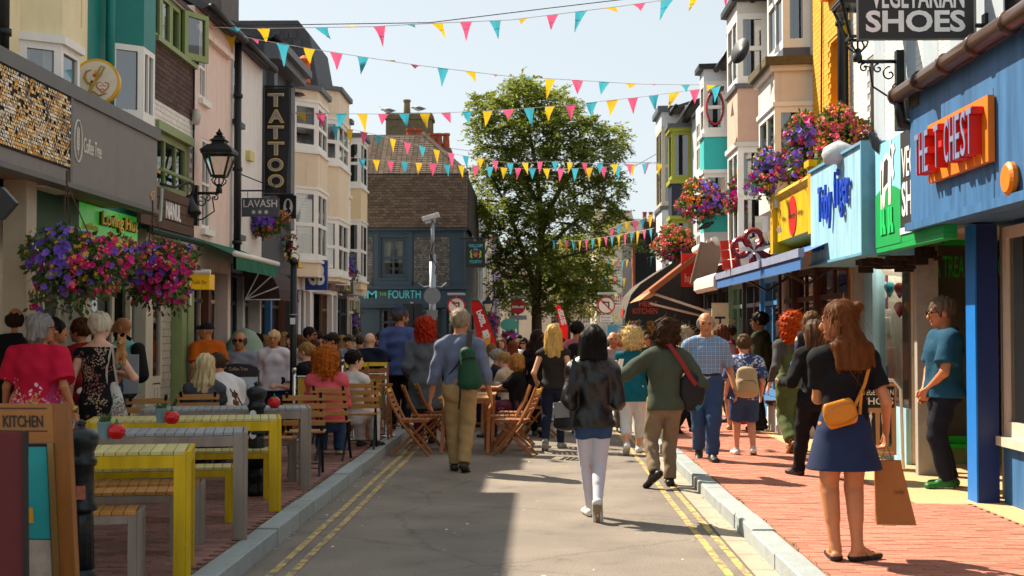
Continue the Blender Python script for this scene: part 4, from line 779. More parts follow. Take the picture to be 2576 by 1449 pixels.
# ---------------------------------------------------------------- trees
BARK = M('4a3a2a', .95, var=.3, vs=6, bump=.6, bs=14, st=(1, 1, .3)); LEAF = M((.17, .20, .028), .5, rnd=.42, tl=.66, var=.1, vs=.8); LEAF2 = M((.24, .22, .024), .5, rnd=.4, tl=.6, var=.1, vs=.8)
def foliage(name, clumps, Y, dY, seed, mt, parent, per=.012, lw=.055, ll=.15):
 r = np.random.RandomState(seed); V = []; n_ = 0
 for (px, py, rx, ry) in clumps:
  ns = int(rx * ry * per) + 4
  yy = Y + r.uniform(-dY, dY)
  for _ in range(ns):
   d = r.normal(size=3); d /= np.linalg.norm(d); d[2] = d[2] if r.rand() < .75 else abs(d[2]); rad = r.uniform(.45, 1.0) ** .6
   c = P(px + d[0] * rx * rad * .82, py - d[2] * ry * rad * .86, yy + d[1] * 1.5 * rad); c = np.array(c)
   out = np.array((d[0], d[1] * .6, -.25 + .3 * d[2])) + r.normal(size=3) * .35; out /= np.linalg.norm(out); L = r.uniform(.35, .7); k = r.randint(12, 20)
   sidev = np.cross(out, (0, 0, 1)); sidev /= np.linalg.norm(sidev) + 1e-6
   for q in range(k):
    f = q / k; b = c + out * L * f + np.array((0, 0, -.25 * f * f * L)) ; sg = 1 if q % 2 else -1
    ld = sidev * sg + out * .5 + r.normal(size=3) * .3; ld /= np.linalg.norm(ld); up = r.normal(size=3) * .6 + (0, 0, 1); wv = np.cross(ld, up); wv /= np.linalg.norm(wv) + 1e-6
    l_ = ll * r.uniform(.7, 1.2); w_ = lw * r.uniform(.8, 1.2)
    V += [b, b + ld * l_ * .5 + wv * w_ * .5, b + ld * l_, b + ld * l_ * .5 - wv * w_ * .5]
 me = bpy.data.meshes.new(name); V = np.array(V) - np.array(WO.get(parent, Vector())); n = len(V) // 4
 me.vertices.add(len(V)); me.vertices.foreach_set('co', V.ravel()); me.loops.add(n * 4); me.loops.foreach_set('vertex_index', np.arange(n * 4)); me.polygons.add(n)
 me.polygons.foreach_set('loop_start', np.arange(n) * 4); me.polygons.foreach_set('loop_total', np.full(n, 4)); me.update(); me.validate(); me.materials.append(mt)
 o = bpy.data.objects.new(name, me); COL.objects.link(o); o.parent = parent; return o
def limb(m, pts, Y, r0, r1, dy=0.):
 n = len(pts); m.tube([P(px, py, Y + dy * i / max(1, n - 1)) for i, (px, py) in enumerate(pts)], [r0 + (r1 - r0) * i / (n - 1) for i in range(n)], 8)
t = thing('street_tree', 'tall feathery leaved green tree with forked trunk in the middle of the far street', 'tree', (XY(1350, 50), 50, 0)); m = MB()
limb(m, [(1351, 870), (1350, 800), (1349, 740), (1356, 690), (1362, 600), (1358, 500), (1345, 400), (1325, 300), (1312, 220)], 50, .21, .03)
limb(m, [(1349, 745), (1338, 700), (1318, 640), (1290, 560), (1255, 480), (1225, 420)], 50, .14, .03, -1.2)
limb(m, [(1358, 600), (1385, 520), (1430, 440), (1480, 390), (1535, 345)], 50, .13, .02, .8); limb(m, [(1357, 520), (1320, 450), (1270, 380), (1235, 300)], 50, .1, .02, .6)
limb(m, [(1362, 640), (1420, 580), (1490, 520), (1545, 490)], 50, .1, .02, -1); limb(m, [(1350, 440), (1390, 360), (1410, 290)], 50, .08, .02); limb(m, [(1357, 560), (1290, 520), (1220, 500)], 50, .07, .02, -1); limb(m, [(1362, 660), (1440, 640), (1530, 615), (1600, 608)], 50, .06, .02, -1)
m.build('trunk', BARK, t, smooth=True)
CL = [(1310, 215, 38, 30), (1330, 245, 60, 40), (1260, 260, 50, 32), (1225, 262, 36, 28), (1395, 255, 55, 35), (1215, 320, 32, 38), (1270, 320, 60, 36), (1345, 310, 60, 40), (1420, 300, 50, 34), (1470, 325, 45, 30), (1535, 345, 38, 28), (1250, 385, 55, 34), (1330, 385, 66, 36), (1425, 375, 70, 38), (1500, 400, 55, 36), (1550, 365, 26, 20), (1215, 440, 36, 34), (1290, 450, 62, 38), (1375, 455, 66, 40), (1460, 460, 66, 42), (1535, 470, 40, 42), (1205, 505, 30, 30), (1255, 525, 52, 38), (1335, 530, 60, 40), (1425, 540, 66, 44), (1505, 535, 50, 40), (1545, 540, 28, 22), (1260, 590, 48, 34), (1330, 610, 52, 40), (1410, 620, 60, 42), (1490, 610, 44, 36), (1285, 650, 44, 34), (1360, 665, 36, 30), (1440, 685, 50, 38), (1255, 660, 26, 22), (1575, 608, 40, 11), (1500, 670, 30, 26), (1300, 705, 34, 22), (1325, 735, 30, 22), (1395, 725, 44, 30), (1475, 735, 44, 32), (1515, 720, 28, 26), (1400, 770, 34, 22), (1270, 715, 26, 20)]
foliage('crown', CL, 50, 1.6, 5, LEAF, t, per=.05, ll=.19, lw=.075)
t = thing('street_tree', 'smaller yellow green tree behind the right side of the tall tree', 'tree', (XY(1430, 64), 64, 0)); m = MB()
limb(m, [(1428, 860), (1430, 780), (1432, 700), (1440, 620)], 64, .14, .04); limb(m, [(1432, 700), (1470, 640), (1500, 600)], 64, .08, .02); limb(m, [(1431, 740), (1395, 680), (1380, 640)], 64, .08, .02); m.build('trunk', BARK, t, smooth=True)
foliage('crown', [(1400, 640, 45, 36), (1450, 620, 55, 36), (1500, 640, 45, 36), (1400, 700, 50, 36), (1465, 700, 55, 40), (1515, 690, 34, 34), (1420, 755, 45, 34), (1480, 760, 46, 36), (1510, 790, 26, 24), (1395, 780, 30, 24), (1560, 570, 30, 18), (1545, 600, 26, 18)], 64, 1.5, 9, LEAF2, t, per=.03, lw=.08, ll=.2)
t = thing('street_tree', 'distant low tree left of the tall trunk', 'tree', (XY(1290, 72), 72, 0)); m = MB(); limb(m, [(1290, 850), (1290, 770), (1285, 730)], 72, .12, .05); m.build('trunk', BARK, t, smooth=True)
foliage('crown', [(1280, 740, 36, 30), (1310, 760, 34, 28), (1265, 770, 24, 20), (1330, 720, 24, 24)], 72, 1, 4, LEAF, t, per=.03, lw=.09, ll=.22)
# ================================================================ SIGNS, AWNINGS, LAMPS
GREYP = M('7b7572', .6, var=.06, streak=.12); CANT = M('5f5e5c', .5, var=.08, streak=.15); GOLDT = M('a98a3c', .9, var=.08, streak=.15)
# sequinned coffee shop canopy
s = thing('shop_canopy', 'grey coffee shop canopy box with shimmering gold sequin panel', 'shop sign', (-4.7, 12, 3)); Fc = side(-4.40, -1); TCAN = s
MB().box(Fc, 8, 15.28, 3.0, 3.88, -.14, 0).build('fascia', GREYP, s); MB().box(Fc, 7.95, 15.32, 3.80, 3.93, -.16, .03).build('flashing', CANT, s); MB().box(Fc, 7.95, 15.32, 2.95, 2.998, -.16, .02).build('bottom_edge', CANT, s)
MB().box(Fc, 8, 15.25, 3.02, 3.1, -.6, -.145).build('soffit', M('a08a6c', .8), s); MB().box(Fc, 8, 15.25, 2.75, 3.1, -.73, -.6).build('beam', M('12100f', .8), s)
MB().box(Fc, 8, 12.38, 3.12, 3.79, .001, .012).build('sequin_backing', M('1d1a15', .8), s); MB().box(Fc, 12.38, 12.44, 3.0, 3.80, .001, .02).build('panel_joint', CANT, s)
def _seq(N, L, co, b):
 b.inputs['Metallic'].default_value = .3; b.inputs['Roughness'].default_value = .32
 g = N.new('ShaderNodeNewGeometry'); n = N.new('ShaderNodeTexNoise'); n.inputs['Scale'].default_value = 2.4; n.inputs['Detail'].default_value = 4; L.new(co, n.inputs[0])
 a = N.new('ShaderNodeMath'); a.operation = 'MULTIPLY_ADD'; a.inputs[1].default_value = .5; L.new(g.outputs['Random Per Island'], a.inputs[0]); L.new(n.outputs['Fac'], a.inputs[2])
 r = N.new('ShaderNodeValToRGB'); e = r.color_ramp.elements; e[0].position = .42; e[0].color = (.03, .025, .02, 1); e[1].position = 1.0; e[1].color = (.75, .70, .62, 1)
 for p, c in ((.50, (.30, .26, .22, 1)), (.58, (.62, .30, .05, 1)), (.72, (.85, .46, .09, 1)), (.85, (.85, .62, .3, 1))): k = e.new(p); k.color = c
 L.new(a.outputs[0], r.inputs[0]); L.new(r.outputs[0], b.inputs['Base Color'])
SEQ = ramp_mat('sequins', _seq); m = MB(); r_ = random.Random(8)
for j in range(21):
 u = 8.4 + (j % 2) * .027; z = 3.135 + j * .031
 while u < 12.33:
  if r_.random() > .07:
   Fq = Fr(Fc.p(u + .025, z + .014, .022), (r_.uniform(-.15, .15), 1, 0), (r_.uniform(-.35, .35), 0, 1)); e = .007
   m.face([Fq.p(a, b) for a, b in ((-.022, -.008), (-.015, -.014), (.015, -.014), (.022, -.008), (.022, .008), (.015, .014), (-.015, .014), (-.022, .008))])
  u += .053
o = m.build('sequins', SEQ, s); o['kind'] = 'stuff'
LT = M('d8d2c2', .6)
text('Coffee Tree', s, Fc, (12.78, 13.30, 3.33, 3.48), LT, .002, .006); text('47', s, Fc, (15.0, 15.16, 3.09, 3.2), M('cfa878', .6), .002, .012)
m = MB(); m.tube([Fc.p(12.62 + .11 * math.cos(a), 3.42 + .2 * math.sin(a), .006) for a in [2 * math.pi * k / 28 for k in range(28)]], .008, 5, closed=True); m.build('logo_ring', LT, s); m = MB(); m.tube([Fc.p(12.62, 3.28, .005), Fc.p(12.62, 3.56, .005)], .004, 4)
for k in range(6):
 for sg in (-1, 1): m.prism(Fc, [(12.62, 3.32 + k * .036), (12.62 + sg * .04, 3.35 + k * .036), (12.62 + sg * .03, 3.375 + k * .036)], .002, .006)
o = m.build('logo_plant', LT, s); o['kind'] = 'stuff'
# round loving hut sign
s = thing('round_sign', 'round white sign with yellow rim and ornate gold letter L above the canopy', 'sign', P(242, 205, 14.3)); c = P(242, 205, 14.3); Fl = Fr(c, (1, .12, 0), (0, 0, 1)); RY = M('e0ac1c', .35)
MB().prism(Fl, ellipse(0, 0, .25, .25, 36), -.09, 0).build('rim', RY, s); MB().prism(Fl, ellipse(0, 0, .222, .222, 36), .001, .006).build('face', M('ddd6c6', .4), s)
m = MB(); m.tube([Fl.p(a * .25, b * .25, .009) for a, b in ((-.2, .5), (-.42, .42), (-.5, .15), (-.35, -.1), (-.1, -.08), (.2, .3), (.36, .62), (.22, .68), (.08, .4), (-.12, -.1), (-.3, -.55), (-.1, -.45), (.15, -.62), (.45, -.5))], [.006, .012, .016, .014, .012, .014, .01, .008, .014, .022, .02, .014, .012, .006], 6); m.build('letter', M('b08c3a', .4), s)
def heart(u, v, sz): return [(u + sz * .0625 * 16 * math.sin(t) ** 3, v + sz * .0625 * (13 * math.cos(t) - 5 * math.cos(2 * t) - 2 * math.cos(3 * t) - math.cos(4 * t))) for t in [2 * math.pi * k / 28 for k in range(28)]]
MB().prism(Fl, heart(.07, -.06, .075), .007, .012).build('heart', M('b9a06a', .5), s); MB().prism(Fl, heart(.07, -.06, .064), .0125, .015).build('heart', RED, s); MB().prism(Fl, heart(.07, -.06, .056), .0155, .018).build('heart', M('e9e2d4', .5), s)
text('Loving', s, Fl, (.03, .11, -.06, -.035), RED, .0185, .003); text('Hut', s, Fl, (.05, .09, -.095, -.07), RED, .0185, .003)
for i, cc in enumerate(('e0b020', 'c8241a', 'e6e0d0', '1a1a1a', '1f8a3a')): MB().prism(Fl, heart(-.005 - i * .011, .1 - i * .037, .018), .022, .026).build('heart', M(cc, .5), s)
# green loving hut fascia under the canopy
s = thing('shop_sign', 'bright green fascia with yellow loving hut letters behind the flower baskets', 'sign', (-5.1, 15.4, 2.5)); Fg = side(-4.96, -1)
MB().box(Fg, 14.3, 16.4, 2.5, 3.0, -.03, 0).build('panel', M('46b542', .3, emit=.12), s); MB().box(Fg, 12.7, 14.29, 2.45, 3.0, -.03, 0).build('panel', M('0c4a2c', .5), s)  # faint glow put into the green panel's colour
text('Loving Hut', s, Fg, (14.95, 16.25, 2.76, 2.96), M('e8c53a', .4), .03, .02, .012); text('Loving Hut', s, Fg, (14.95, 16.25, 2.75, 2.95), M('6e1414', .4), .001, .028, .02); text('Gratefulness', s, Fg, (14.4, 14.9, 2.72, 2.80), M('e0b83a', .4), .002, .006); text('VEGAN', s, Fg, (15.9, 16.25, 2.6, 2.68), M('e0b83a', .4), .002, .006)
# plank sign
s = thing('shop_sign', 'dark timber plank sign with white carved letters', 'sign', (-4.85, 17.2, 2.9)); Fn = side(-4.80, -1); PLK = M('5a4438', .85, var=.25, vs=5, st=(1, .3, 8), rnd=.12)
for k in range(4): MB().box(Fn, 16.0, 18.45, 2.91 + k * .13, 3.032 + k * .13, -.05, .004 * (k % 2)).build('plank', PLK, s)
text('NANUL', s, Fn, (17.05, 17.75, 3.05, 3.27), WHTW, .006, .012, .02); MB().prism(Fn, [(16.72, 2.98), (16.76, 3.1), (16.80, 3.4), (16.86, 3.42), (16.84, 3.2), (16.8, 3.0)], .006, .03).build('carved_bird', M('a9b0a6', .6), s)
# tattoo banner
s = thing('banner', 'tall black banner reading tattoo in outlined letters', 'banner', P(691, 350, 24.2)); Yt = 24.2; Ft = front(Yt); q = (XY(663, Yt), XY(723, Yt), P(691, 486, Yt).z, P(691, 222, Yt).z)
m = MB(); n = 14
for i in range(n):
 a, b = i / n, (i + 1) / n; wv = lambda f: .03 * math.sin(f * 9) * f; z = lambda f: q[3] + (q[2] - q[3]) * f
 m.face([Vector((q[0], Yt + wv(a), z(a))), Vector((q[0], Yt + wv(b), z(b))), Vector((q[1] + .02 * math.sin(b * 5), Yt - wv(b), z(b))), Vector((q[1] + .02 * math.sin(a * 5), Yt - wv(a), z(a)))])
m.build('cloth', M('1c1b20', .6, var=.1), s); hh = (q[3] - q[2]) / 6.5
for i, ch in enumerate('TATTOO'):
 r = (q[0] + .06 + .01 * (i % 2), q[1] - .08 + .01 * (i % 2), q[3] - .08 - (i + 1) * hh + .03, q[3] - .08 - i * hh - .02)
 text(ch, s, Ft, r, M('ecc94e', .4), .034, .006, .035, 'letter_outline'); text(ch, s, Ft, (r[0] + .015, r[1] - .015, r[2] + .015, r[3] - .015), M('8d8a94', .5), .042, .006, .01, 'letter')
MB().tube([(XL, Yt, q[3] + .03), (q[1] + .1, Yt, q[3] + .03)], .02, 6).tube([(XL, Yt, q[2] - .03), (q[1] + .1, Yt, q[2] - .03)], .02, 6).tube([(q[1] - .05, Yt, q[2] - .03), (XL + .02, Yt, q[2] + .18)], .012, 5).build('pole', BLK, s)
# lavash and top hat signs
s = thing('hanging_sign', 'grey hanging sign reading lavash above three stars', 'sign', P(652, 522, 22)); Fv = front(22.0); q = (XY(606, 22), XY(700, 22), P(0, 546, 22).z, P(0, 499, 22).z)
MB().box(Fv, *q, -.03, 0).build('board', M('4b4c55', .5), s); text('LAVASH', s, Fv, (q[0] + .03, q[1] - .03, q[3] - .155, q[3] - .03), M('d9d6cf', .5), .002, .005)
for k in range(3):
 m = MB(); cx = q[0] + .2 + k * .105
 for a in range(4): d = a * math.pi / 4; m.prism(Fv, [(cx + .035 * math.cos(d + e), q[2] + .075 + .035 * math.sin(d + e)) for e in (-.15, .15, math.pi - .15, math.pi + .15)], .002, .005 + a * .001)
 m.build('star', M('d9d6cf', .5), s)
m = MB(); m.tube([(XL, 22, q[3] + .12), (q[1], 22, q[3] + .12)], .014, 6); m.tube([(XL, 22, q[3] + .42), (q[1], 22, q[3] + .14)], .01, 6)
for x in (q[0] + .1, q[1] - .1): m.tube([(x, 22, q[3]), (x, 22, q[3] + .12)], .006, 5)
m.build('bracket', BLK, s)
s = thing('hanging_sign', 'black square sign with silhouette of a man in a top hat on white oval', 'sign', P(714, 521, 25.5)); Fv = front(25.5); q = (XY(684, 25.5), XY(743, 25.5), P(0, 551, 25.5).z, P(0, 493, 25.5).z)
MB().box(Fv, *q, -.04, 0).build('board', M('1a1a20', .5), s); cx, cz = q[0] + .30, (q[2] + q[3]) / 2; MB().prism(Fv, ellipse(cx, cz, .09, .16), .001, .005).build('oval', M('dcd8d0', .5), s)
MB().prism(Fv, [(cx + a, cz + b) for a, b in ((-.03, .13), (.03, .13), (.032, .07), (.055, .065), (.05, .055), (.035, .05), (.04, .01), (.02, -.03), (.05, -.06), (.06, -.1), (.0, -.15), (-.05, -.12), (-.05, -.08), (-.01, -.04), (-.035, -.02), (-.045, .02), (-.03, .05), (-.055, .055), (-.05, .066), (-.032, .07))], .006, .009).build('silhouette', BLK, s)
# hanging VEGETARIAN SHOES board
s = thing('hanging_sign', 'large dark hanging board reading vegetarian shoes', 'sign', P(2308, 40, 11.6)); Fv = front(11.6); q = (XY(2166, 11.6), XY(2458, 11.6), P(2308, 97, 11.6).z, P(2308, -75, 11.6).z)
MB().box(Fv, *q, -.08, 0).build('board', M('312b2a', .5, var=.06), s); PL = M('f2ece6', .5)
zz = lambda y: P(2308, y, 11.6).z; x_ = lambda px: XY(px, 11.6)
text('VEGETARIAN', s, Fv, (x_(2198), x_(2434), zz(21), zz(-36)), PL, .002, .006, .02); text('SHOES', s, Fv, (x_(2184), x_(2436), zz(81), zz(26)), PL, .002, .006, .03)
m = MB(); m.tube([(q[1], 11.55, q[2] + .1), (3.92, 11.55, q[2] + .1)], .02, 6).tube([(q[1], 11.55, q[3] - .1), (3.92, 11.55, q[3] - .1)], .02, 6).box(ID, 3.86, 3.92, 11.5, 11.6, q[2] - .15, q[2] + .2); m.build('bracket', BLK, s)
# street lanterns
LG_ = glass_mat('lantern_glass', (.92, .9, .85), .03)
def lantern(label, base, arm_to, sc_=1., scroll=True, wall_plate=True):
 """four sided lantern standing on a bracket end at `base`, the bracket running to `arm_to` on the wall"""
 t = thing('wall_lantern', label, 'street lamp', base, 'cast iron street lanterns'); b = Vector(base); S = sc_
 def ring(h, r): return [b + Vector((r * S * a, r * S * c, h * S * .62)) for a, c in ((-1, -1), (1, -1), (1, 1), (-1, 1))]
 lo, hi = ring(.42, .10), ring(1.0, .215); m = MB()
 for i in range(4): m.bar(lo[i], hi[i], .025 * S, .025 * S); m.bar(lo[i], lo[(i + 1) % 4], .03 * S, .03 * S); m.bar(hi[i], hi[(i + 1) % 4], .05 * S, .04 * S)
 m.build('frame', BLK, t)
 for i in range(4): j = (i + 1) % 4; MB().face([lo[i], lo[j], hi[j], hi[i]]) ; g_ = MB(); g_.face([lo[i], lo[j], hi[j], hi[i]]); g_.build('pane', LG_, t)
 m = MB(); rp = [(.25, 1.02), (.24, 1.06), (.15, 1.2), (.10, 1.22), (.10, 1.28), (.13, 1.3), (.07, 1.38), (.07, 1.42), (.03, 1.45), (.05, 1.49), (.02, 1.55), (.004, 1.62)]
 R_ = [ring(h, r) for r, h in rp]
 for A, B in zip(R_, R_[1:]):
  for i in range(4): j = (i + 1) % 4; m.face([A[i], A[j], B[j], B[i]])
 m.face(R_[0][::-1]); m.build('roof', BLK, t)
 m = MB(); m.lathe([(.05 * S, 0), (.05 * S, .06 * S), (.035 * S, .1 * S), (.035 * S, .14 * S)], b, 10)
 for k in range(4):
  a = math.pi / 4 + k * math.pi / 2; d = Vector((math.cos(a), math.sin(a), 0)); m.tube([b + d * .03 * S + Vector((0, 0, .1 * S)), b + d * .11 * S + Vector((0, 0, .16 * S)), b + d * .13 * S + Vector((0, 0, .2 * S)), b + d * .09 * S + Vector((0, 0, .235 * S)), b + d * .13 * S + Vector((0, 0, .265 * S))], .011 * S, 5)
 m.tube([b + Vector((0, 0, .1 * S)), b + Vector((0, 0, .26 * S))], .012 * S, 5); m.build('cradle', BLK, t, smooth=True)
 if arm_to is not None:
  w_ = Vector(arm_to); d = w_ - b; L_ = d.length; d.normalize(); up = Vector((0, 0, 1)); m = MB(); m.tube([b, w_], .022 * S, 6)
  def sp(c, r, a0, turns, sg=1): return [c + d * (r * (1 - k / 22) * math.cos(a0 + sg * turns * 2 * math.pi * k / 22)) + up * (r * (1 - k / 22) * math.sin(a0 + sg * turns * 2 * math.pi * k / 22)) for k in range(20)]
  m.tube([w_ - up * .42 * S, w_ - up * .40 * S - d * .12 * S, w_ - up * .28 * S - d * .3 * S, w_ - up * .06 * S - d * L_ * .72, w_ - up * .05 * S - d * L_ * .85], .012 * S, 5)
  for f, r, z in ((.25, .085, .14), (.52, .055, .08), (.85, .05, .07), (.08, .06, .3)): m.tube(sp(w_ - d * L_ * f - up * z * S, r * S, 1.5, 1.3), .010 * S, 5)
  o = m.build('bracket', BLK, t, smooth=True)
  MB().box(ID, w_.x - .05 * S, w_.x + .05 * S, w_.y - .05, w_.y + .05, w_.z - .5 * S, w_.z + .12 * S).build('wall_plate', BLK, t)
 return t
b = P(551, 486, 19.2); lantern('black wall lantern on scroll bracket at the pink house', (b.x, 19.2, b.z), (XL + .03, 19.2, b.z), .94)
b = P(2158, 155, 14.2); lantern('black wall lantern partly behind the vegetarian shoes board', (b.x, 14.2, b.z), (3.86, 14.2, b.z), .96)
b = P(1667, 645, 38); lantern('black lantern at far end of the right hand row', (b.x, 38, b.z), (3.9, 38, b.z), .95)
b = P(1228, 800, 45); lantern('small far lantern beside the red feather flag', (b.x, 45, b.z), (-2.2, 45, b.z), .8)
b = P(1640, 770, 46); lantern('far lantern low behind the black awning', (b.x, 46, b.z), (4.1, 46, b.z), .9)
s = thing('floodlight', 'black conical floodlight on curved pipe above the timber sign', 'lamp', P(478, 515, 18.4)); a = P(478, 512, 18.3); m = MB()
m.lathe([(.03, -.12), (.05, -.1), (.07, 0), (.13, .16), (.125, .165)], a, 14, axis=(.25, -.2, -1)); m.build('shade', BLK, s, smooth=True); MB().tube([a + Vector((0, 0, .1)), P(488, 475, 18.3), P(478, 460, 18.3), P(462, 462, 18.2), P(440, 472, 18.0), P(405, 462, 17.6)], .018, 6).build('pipe', BLK, s, smooth=True)
# wall bracket scroll at the yellow house
s = tag(MB().tube([P(2214, 305, 15.4), P(2214, 392, 15.4)], .012, 5).tube([P(2214, 338, 15.4), P(2108, 338, 15.4), P(2104, 350, 15.4), P(2112, 352, 15.4)], .01, 5).tube([P(2112, 338, 15.4), P(2160, 358, 15.4), P(2205, 384, 15.4), P(2212, 375, 15.4)], .008, 5).build('scroll_bracket', BLK), 'thin iron scroll bracket above the largest flower basket', 'bracket')
# CCTV pole and signs
s = thing('camera_pole', 'grey pole with white surveillance camera and back of a round sign', 'pole', (XY(1087, 38), 38, 0)); x = XY(1088, 38)
MB().tube([(x, 38, 0), (x, 38, P(0, 640, 38).z)], .095, 10).tube([(x, 38, P(0, 640, 38).z), (x, 38, P(0, 562, 38).z)], .05, 8).build('pole', GALV, s, smooth=True)
c = P(1084, 546, 38); Fb = Fr(c, (1, 0, -.0), (.0, 0, 1)); Fb = Fr(c, Vector((1, 0, .28)), Vector((-.28, 0, 1))); MB().box(Fb, -.26, .25, -.07, .07, -.08, .08).build('camera', M('c9cacb', .4), s, bevel=.02); MB().box(Fb, -.2, -.03, -.16, -.08, -.06, .06).box(Fb, .04, .12, -.2, -.07, -.04, .04).build('camera_mount', M('b4b6b8', .4), s, bevel=.015)
MB().box(front(38), x - .2, x - .08, P(0, 705, 38).z, P(0, 690, 38).z, .06, .12).box(front(38), x - .08, x + .02, P(0, 660, 38).z, P(0, 640, 38).z, .09, .14).build('junction_box', M('55565a', .5), s)
m = MB(); m.tube([P(1096, 553, 37.9), P(1104, 575, 37.9), P(1092, 610, 37.85), P(1082, 640, 37.85), P(1098, 670, 37.85), P(1095, 690, 37.85)], .015, 5); m.build('cable', BLK, s)
MB().prism(front(37.86), ellipse(x, P(0, 745, 38).z, .24, .24, 28), -.01, .01).build('sign_back', M('8d9296', .5, .6), s); MB().box(front(37.86), x - .16, x + .16, P(0, 800, 38).z, P(0, 780, 38).z, -.01, .01).build('plate_back', M('8d9296', .5, .6), s)
m = MB();
for sg in (-1, 1): m.tube([(x, 38, P(0, 720, 38).z), (x + sg * .25, 37.95, P(0, 723, 38).z), (x + sg * .4, 37.95, P(0, 712, 38).z)], .02, 5)
m.build('bird_spikes', GALV, s)
WS = M('e3e0d8', .4, var=.03); RS = M('c4161c', .4, var=.03)
def roadsign(label, px, py, rpx, Y, kind, plate=None):
 c = P(px, py, Y); R_ = rpx * Y / FPX; s = thing('road_sign', label, 'road sign', (c.x, Y, 0)); Fs = front(Y)
 MB().tube([(c.x, Y + .06, 0), (c.x, Y + .06, c.z + R_)], .038, 8).build('pole', GALV, s, smooth=True); z = c.z
 MB().box(Fs, c.x - .26, c.x + .26, z + R_ + .05, z + R_ + .12, -.2, .2).tube([(c.x, Y + .06, z + R_), (c.x, Y + .06, z + R_ + .06)], .03, 6).build('sign_lamp', M('a9adb0', .4), s, bevel=.02)
 MB().prism(Fs, ellipse(c.x, z, R_, R_, 36), -.012, .0).build('disc', RS, s)
 if kind == 'entry': MB().prism(Fs, ellipse(c.x, z, R_ * 1.0, R_ * 1.0, 36), -.02, -.0125).build('rim', WS, s); MB().box(Fs, c.x - R_ * .8, c.x + R_ * .8, z - R_ * .16, z + R_ * .16, .001, .004).build('white_bar', WS, s)
 else:
  MB().prism(Fs, ellipse(c.x, z, R_ * .83, R_ * .83, 36), .001, .004).build('white_face', WS, s)
  m = MB(); m.box(Fs, c.x + R_ * .2, c.x + R_ * .36, z - R_ * .42, z + R_ * .42, .0045, .006).box(Fs, c.x - R_ * .25, c.x + R_ * .199, z + R_ * .26, z + R_ * .42, .0045, .006); m.prism(Fs, [(c.x - R_ * .25, z + R_ * .55), (c.x - R_ * .25, z + R_ * .12), (c.x - R_ * .52, z + R_ * .34)], .0045, .006); m.build('arrow', BLK, s)
  d = R_ * .84 * .707; MB().bar((c.x - d, Y - .0085, z + d), (c.x + d, Y - .0085, z - d), R_ * .15, .003, up=(0, 1, 0)).build('red_bar', RS, s)
 if plate:
  MB().box(Fs, c.x - R_ * .76, c.x + R_ * .76, z - R_ * 1.95, z - R_ * 1.06, -.012, .0).build('plate', BLK, s); MB().box(Fs, c.x - R_ * .72, c.x + R_ * .72, z - R_ * 1.91, z - R_ * 1.1, .001, .004).build('plate_face', WS, s)
  text('Except', s, Fs, (c.x - R_ * .56, c.x + R_ * .56, z - R_ * 1.5, z - R_ * 1.2), BLK, .005, .002); text('cycles', s, Fs, (c.x - R_ * .5, c.x + R_ * .5, z - R_ * 1.86, z - R_ * 1.56), BLK, .005, .002)
 elif kind == 'entry': MB().box(Fs, c.x - R_ * 1.2, c.x + R_ * 1.2, z - R_ * 1.75, z - R_ * 1.15, -.03, -.012).build('plate', M('8d9296', .5, .6), s)
roadsign('no left turn sign behind the head of the man with the green rucksack', 1148, 770, 23, 40.5, 'left'); roadsign('no left turn sign with except cycles plate by the black awning', 1525, 768, 22.5, 42.5, 'left', True); roadsign('no entry sign left of the tree trunk', 1303, 772, 18.5, 49, 'entry')
# traffic light by the pub
s = thing('traffic_light', 'pair of black traffic signal heads seen from the side before the pub', 'traffic light', (XY(1028, 40.5), 40.5, 0)); m = MB(); x = XY(1036, 40.5); m.tube([(x, 40.5, 0), (x, 40.5, P(0, 760, 40.5).z)], .05, 8); m.build('pole', GALV, s)
for a, b in ((1014, 1040), (1043, 1062), (893, 906)): MB().box(front(40.5), XY(a, 40.5), XY(b, 40.5), P(0, 850, 40.5).z, P(0, 764, 40.5).z, -.1, .12).box(front(40.5), XY(b, 40.5), XY(b + 10, 40.5), P(0, 790, 40.5).z, P(0, 786, 40.5).z, -.08, .1).build('signal_head', M('20262b', .5), s)
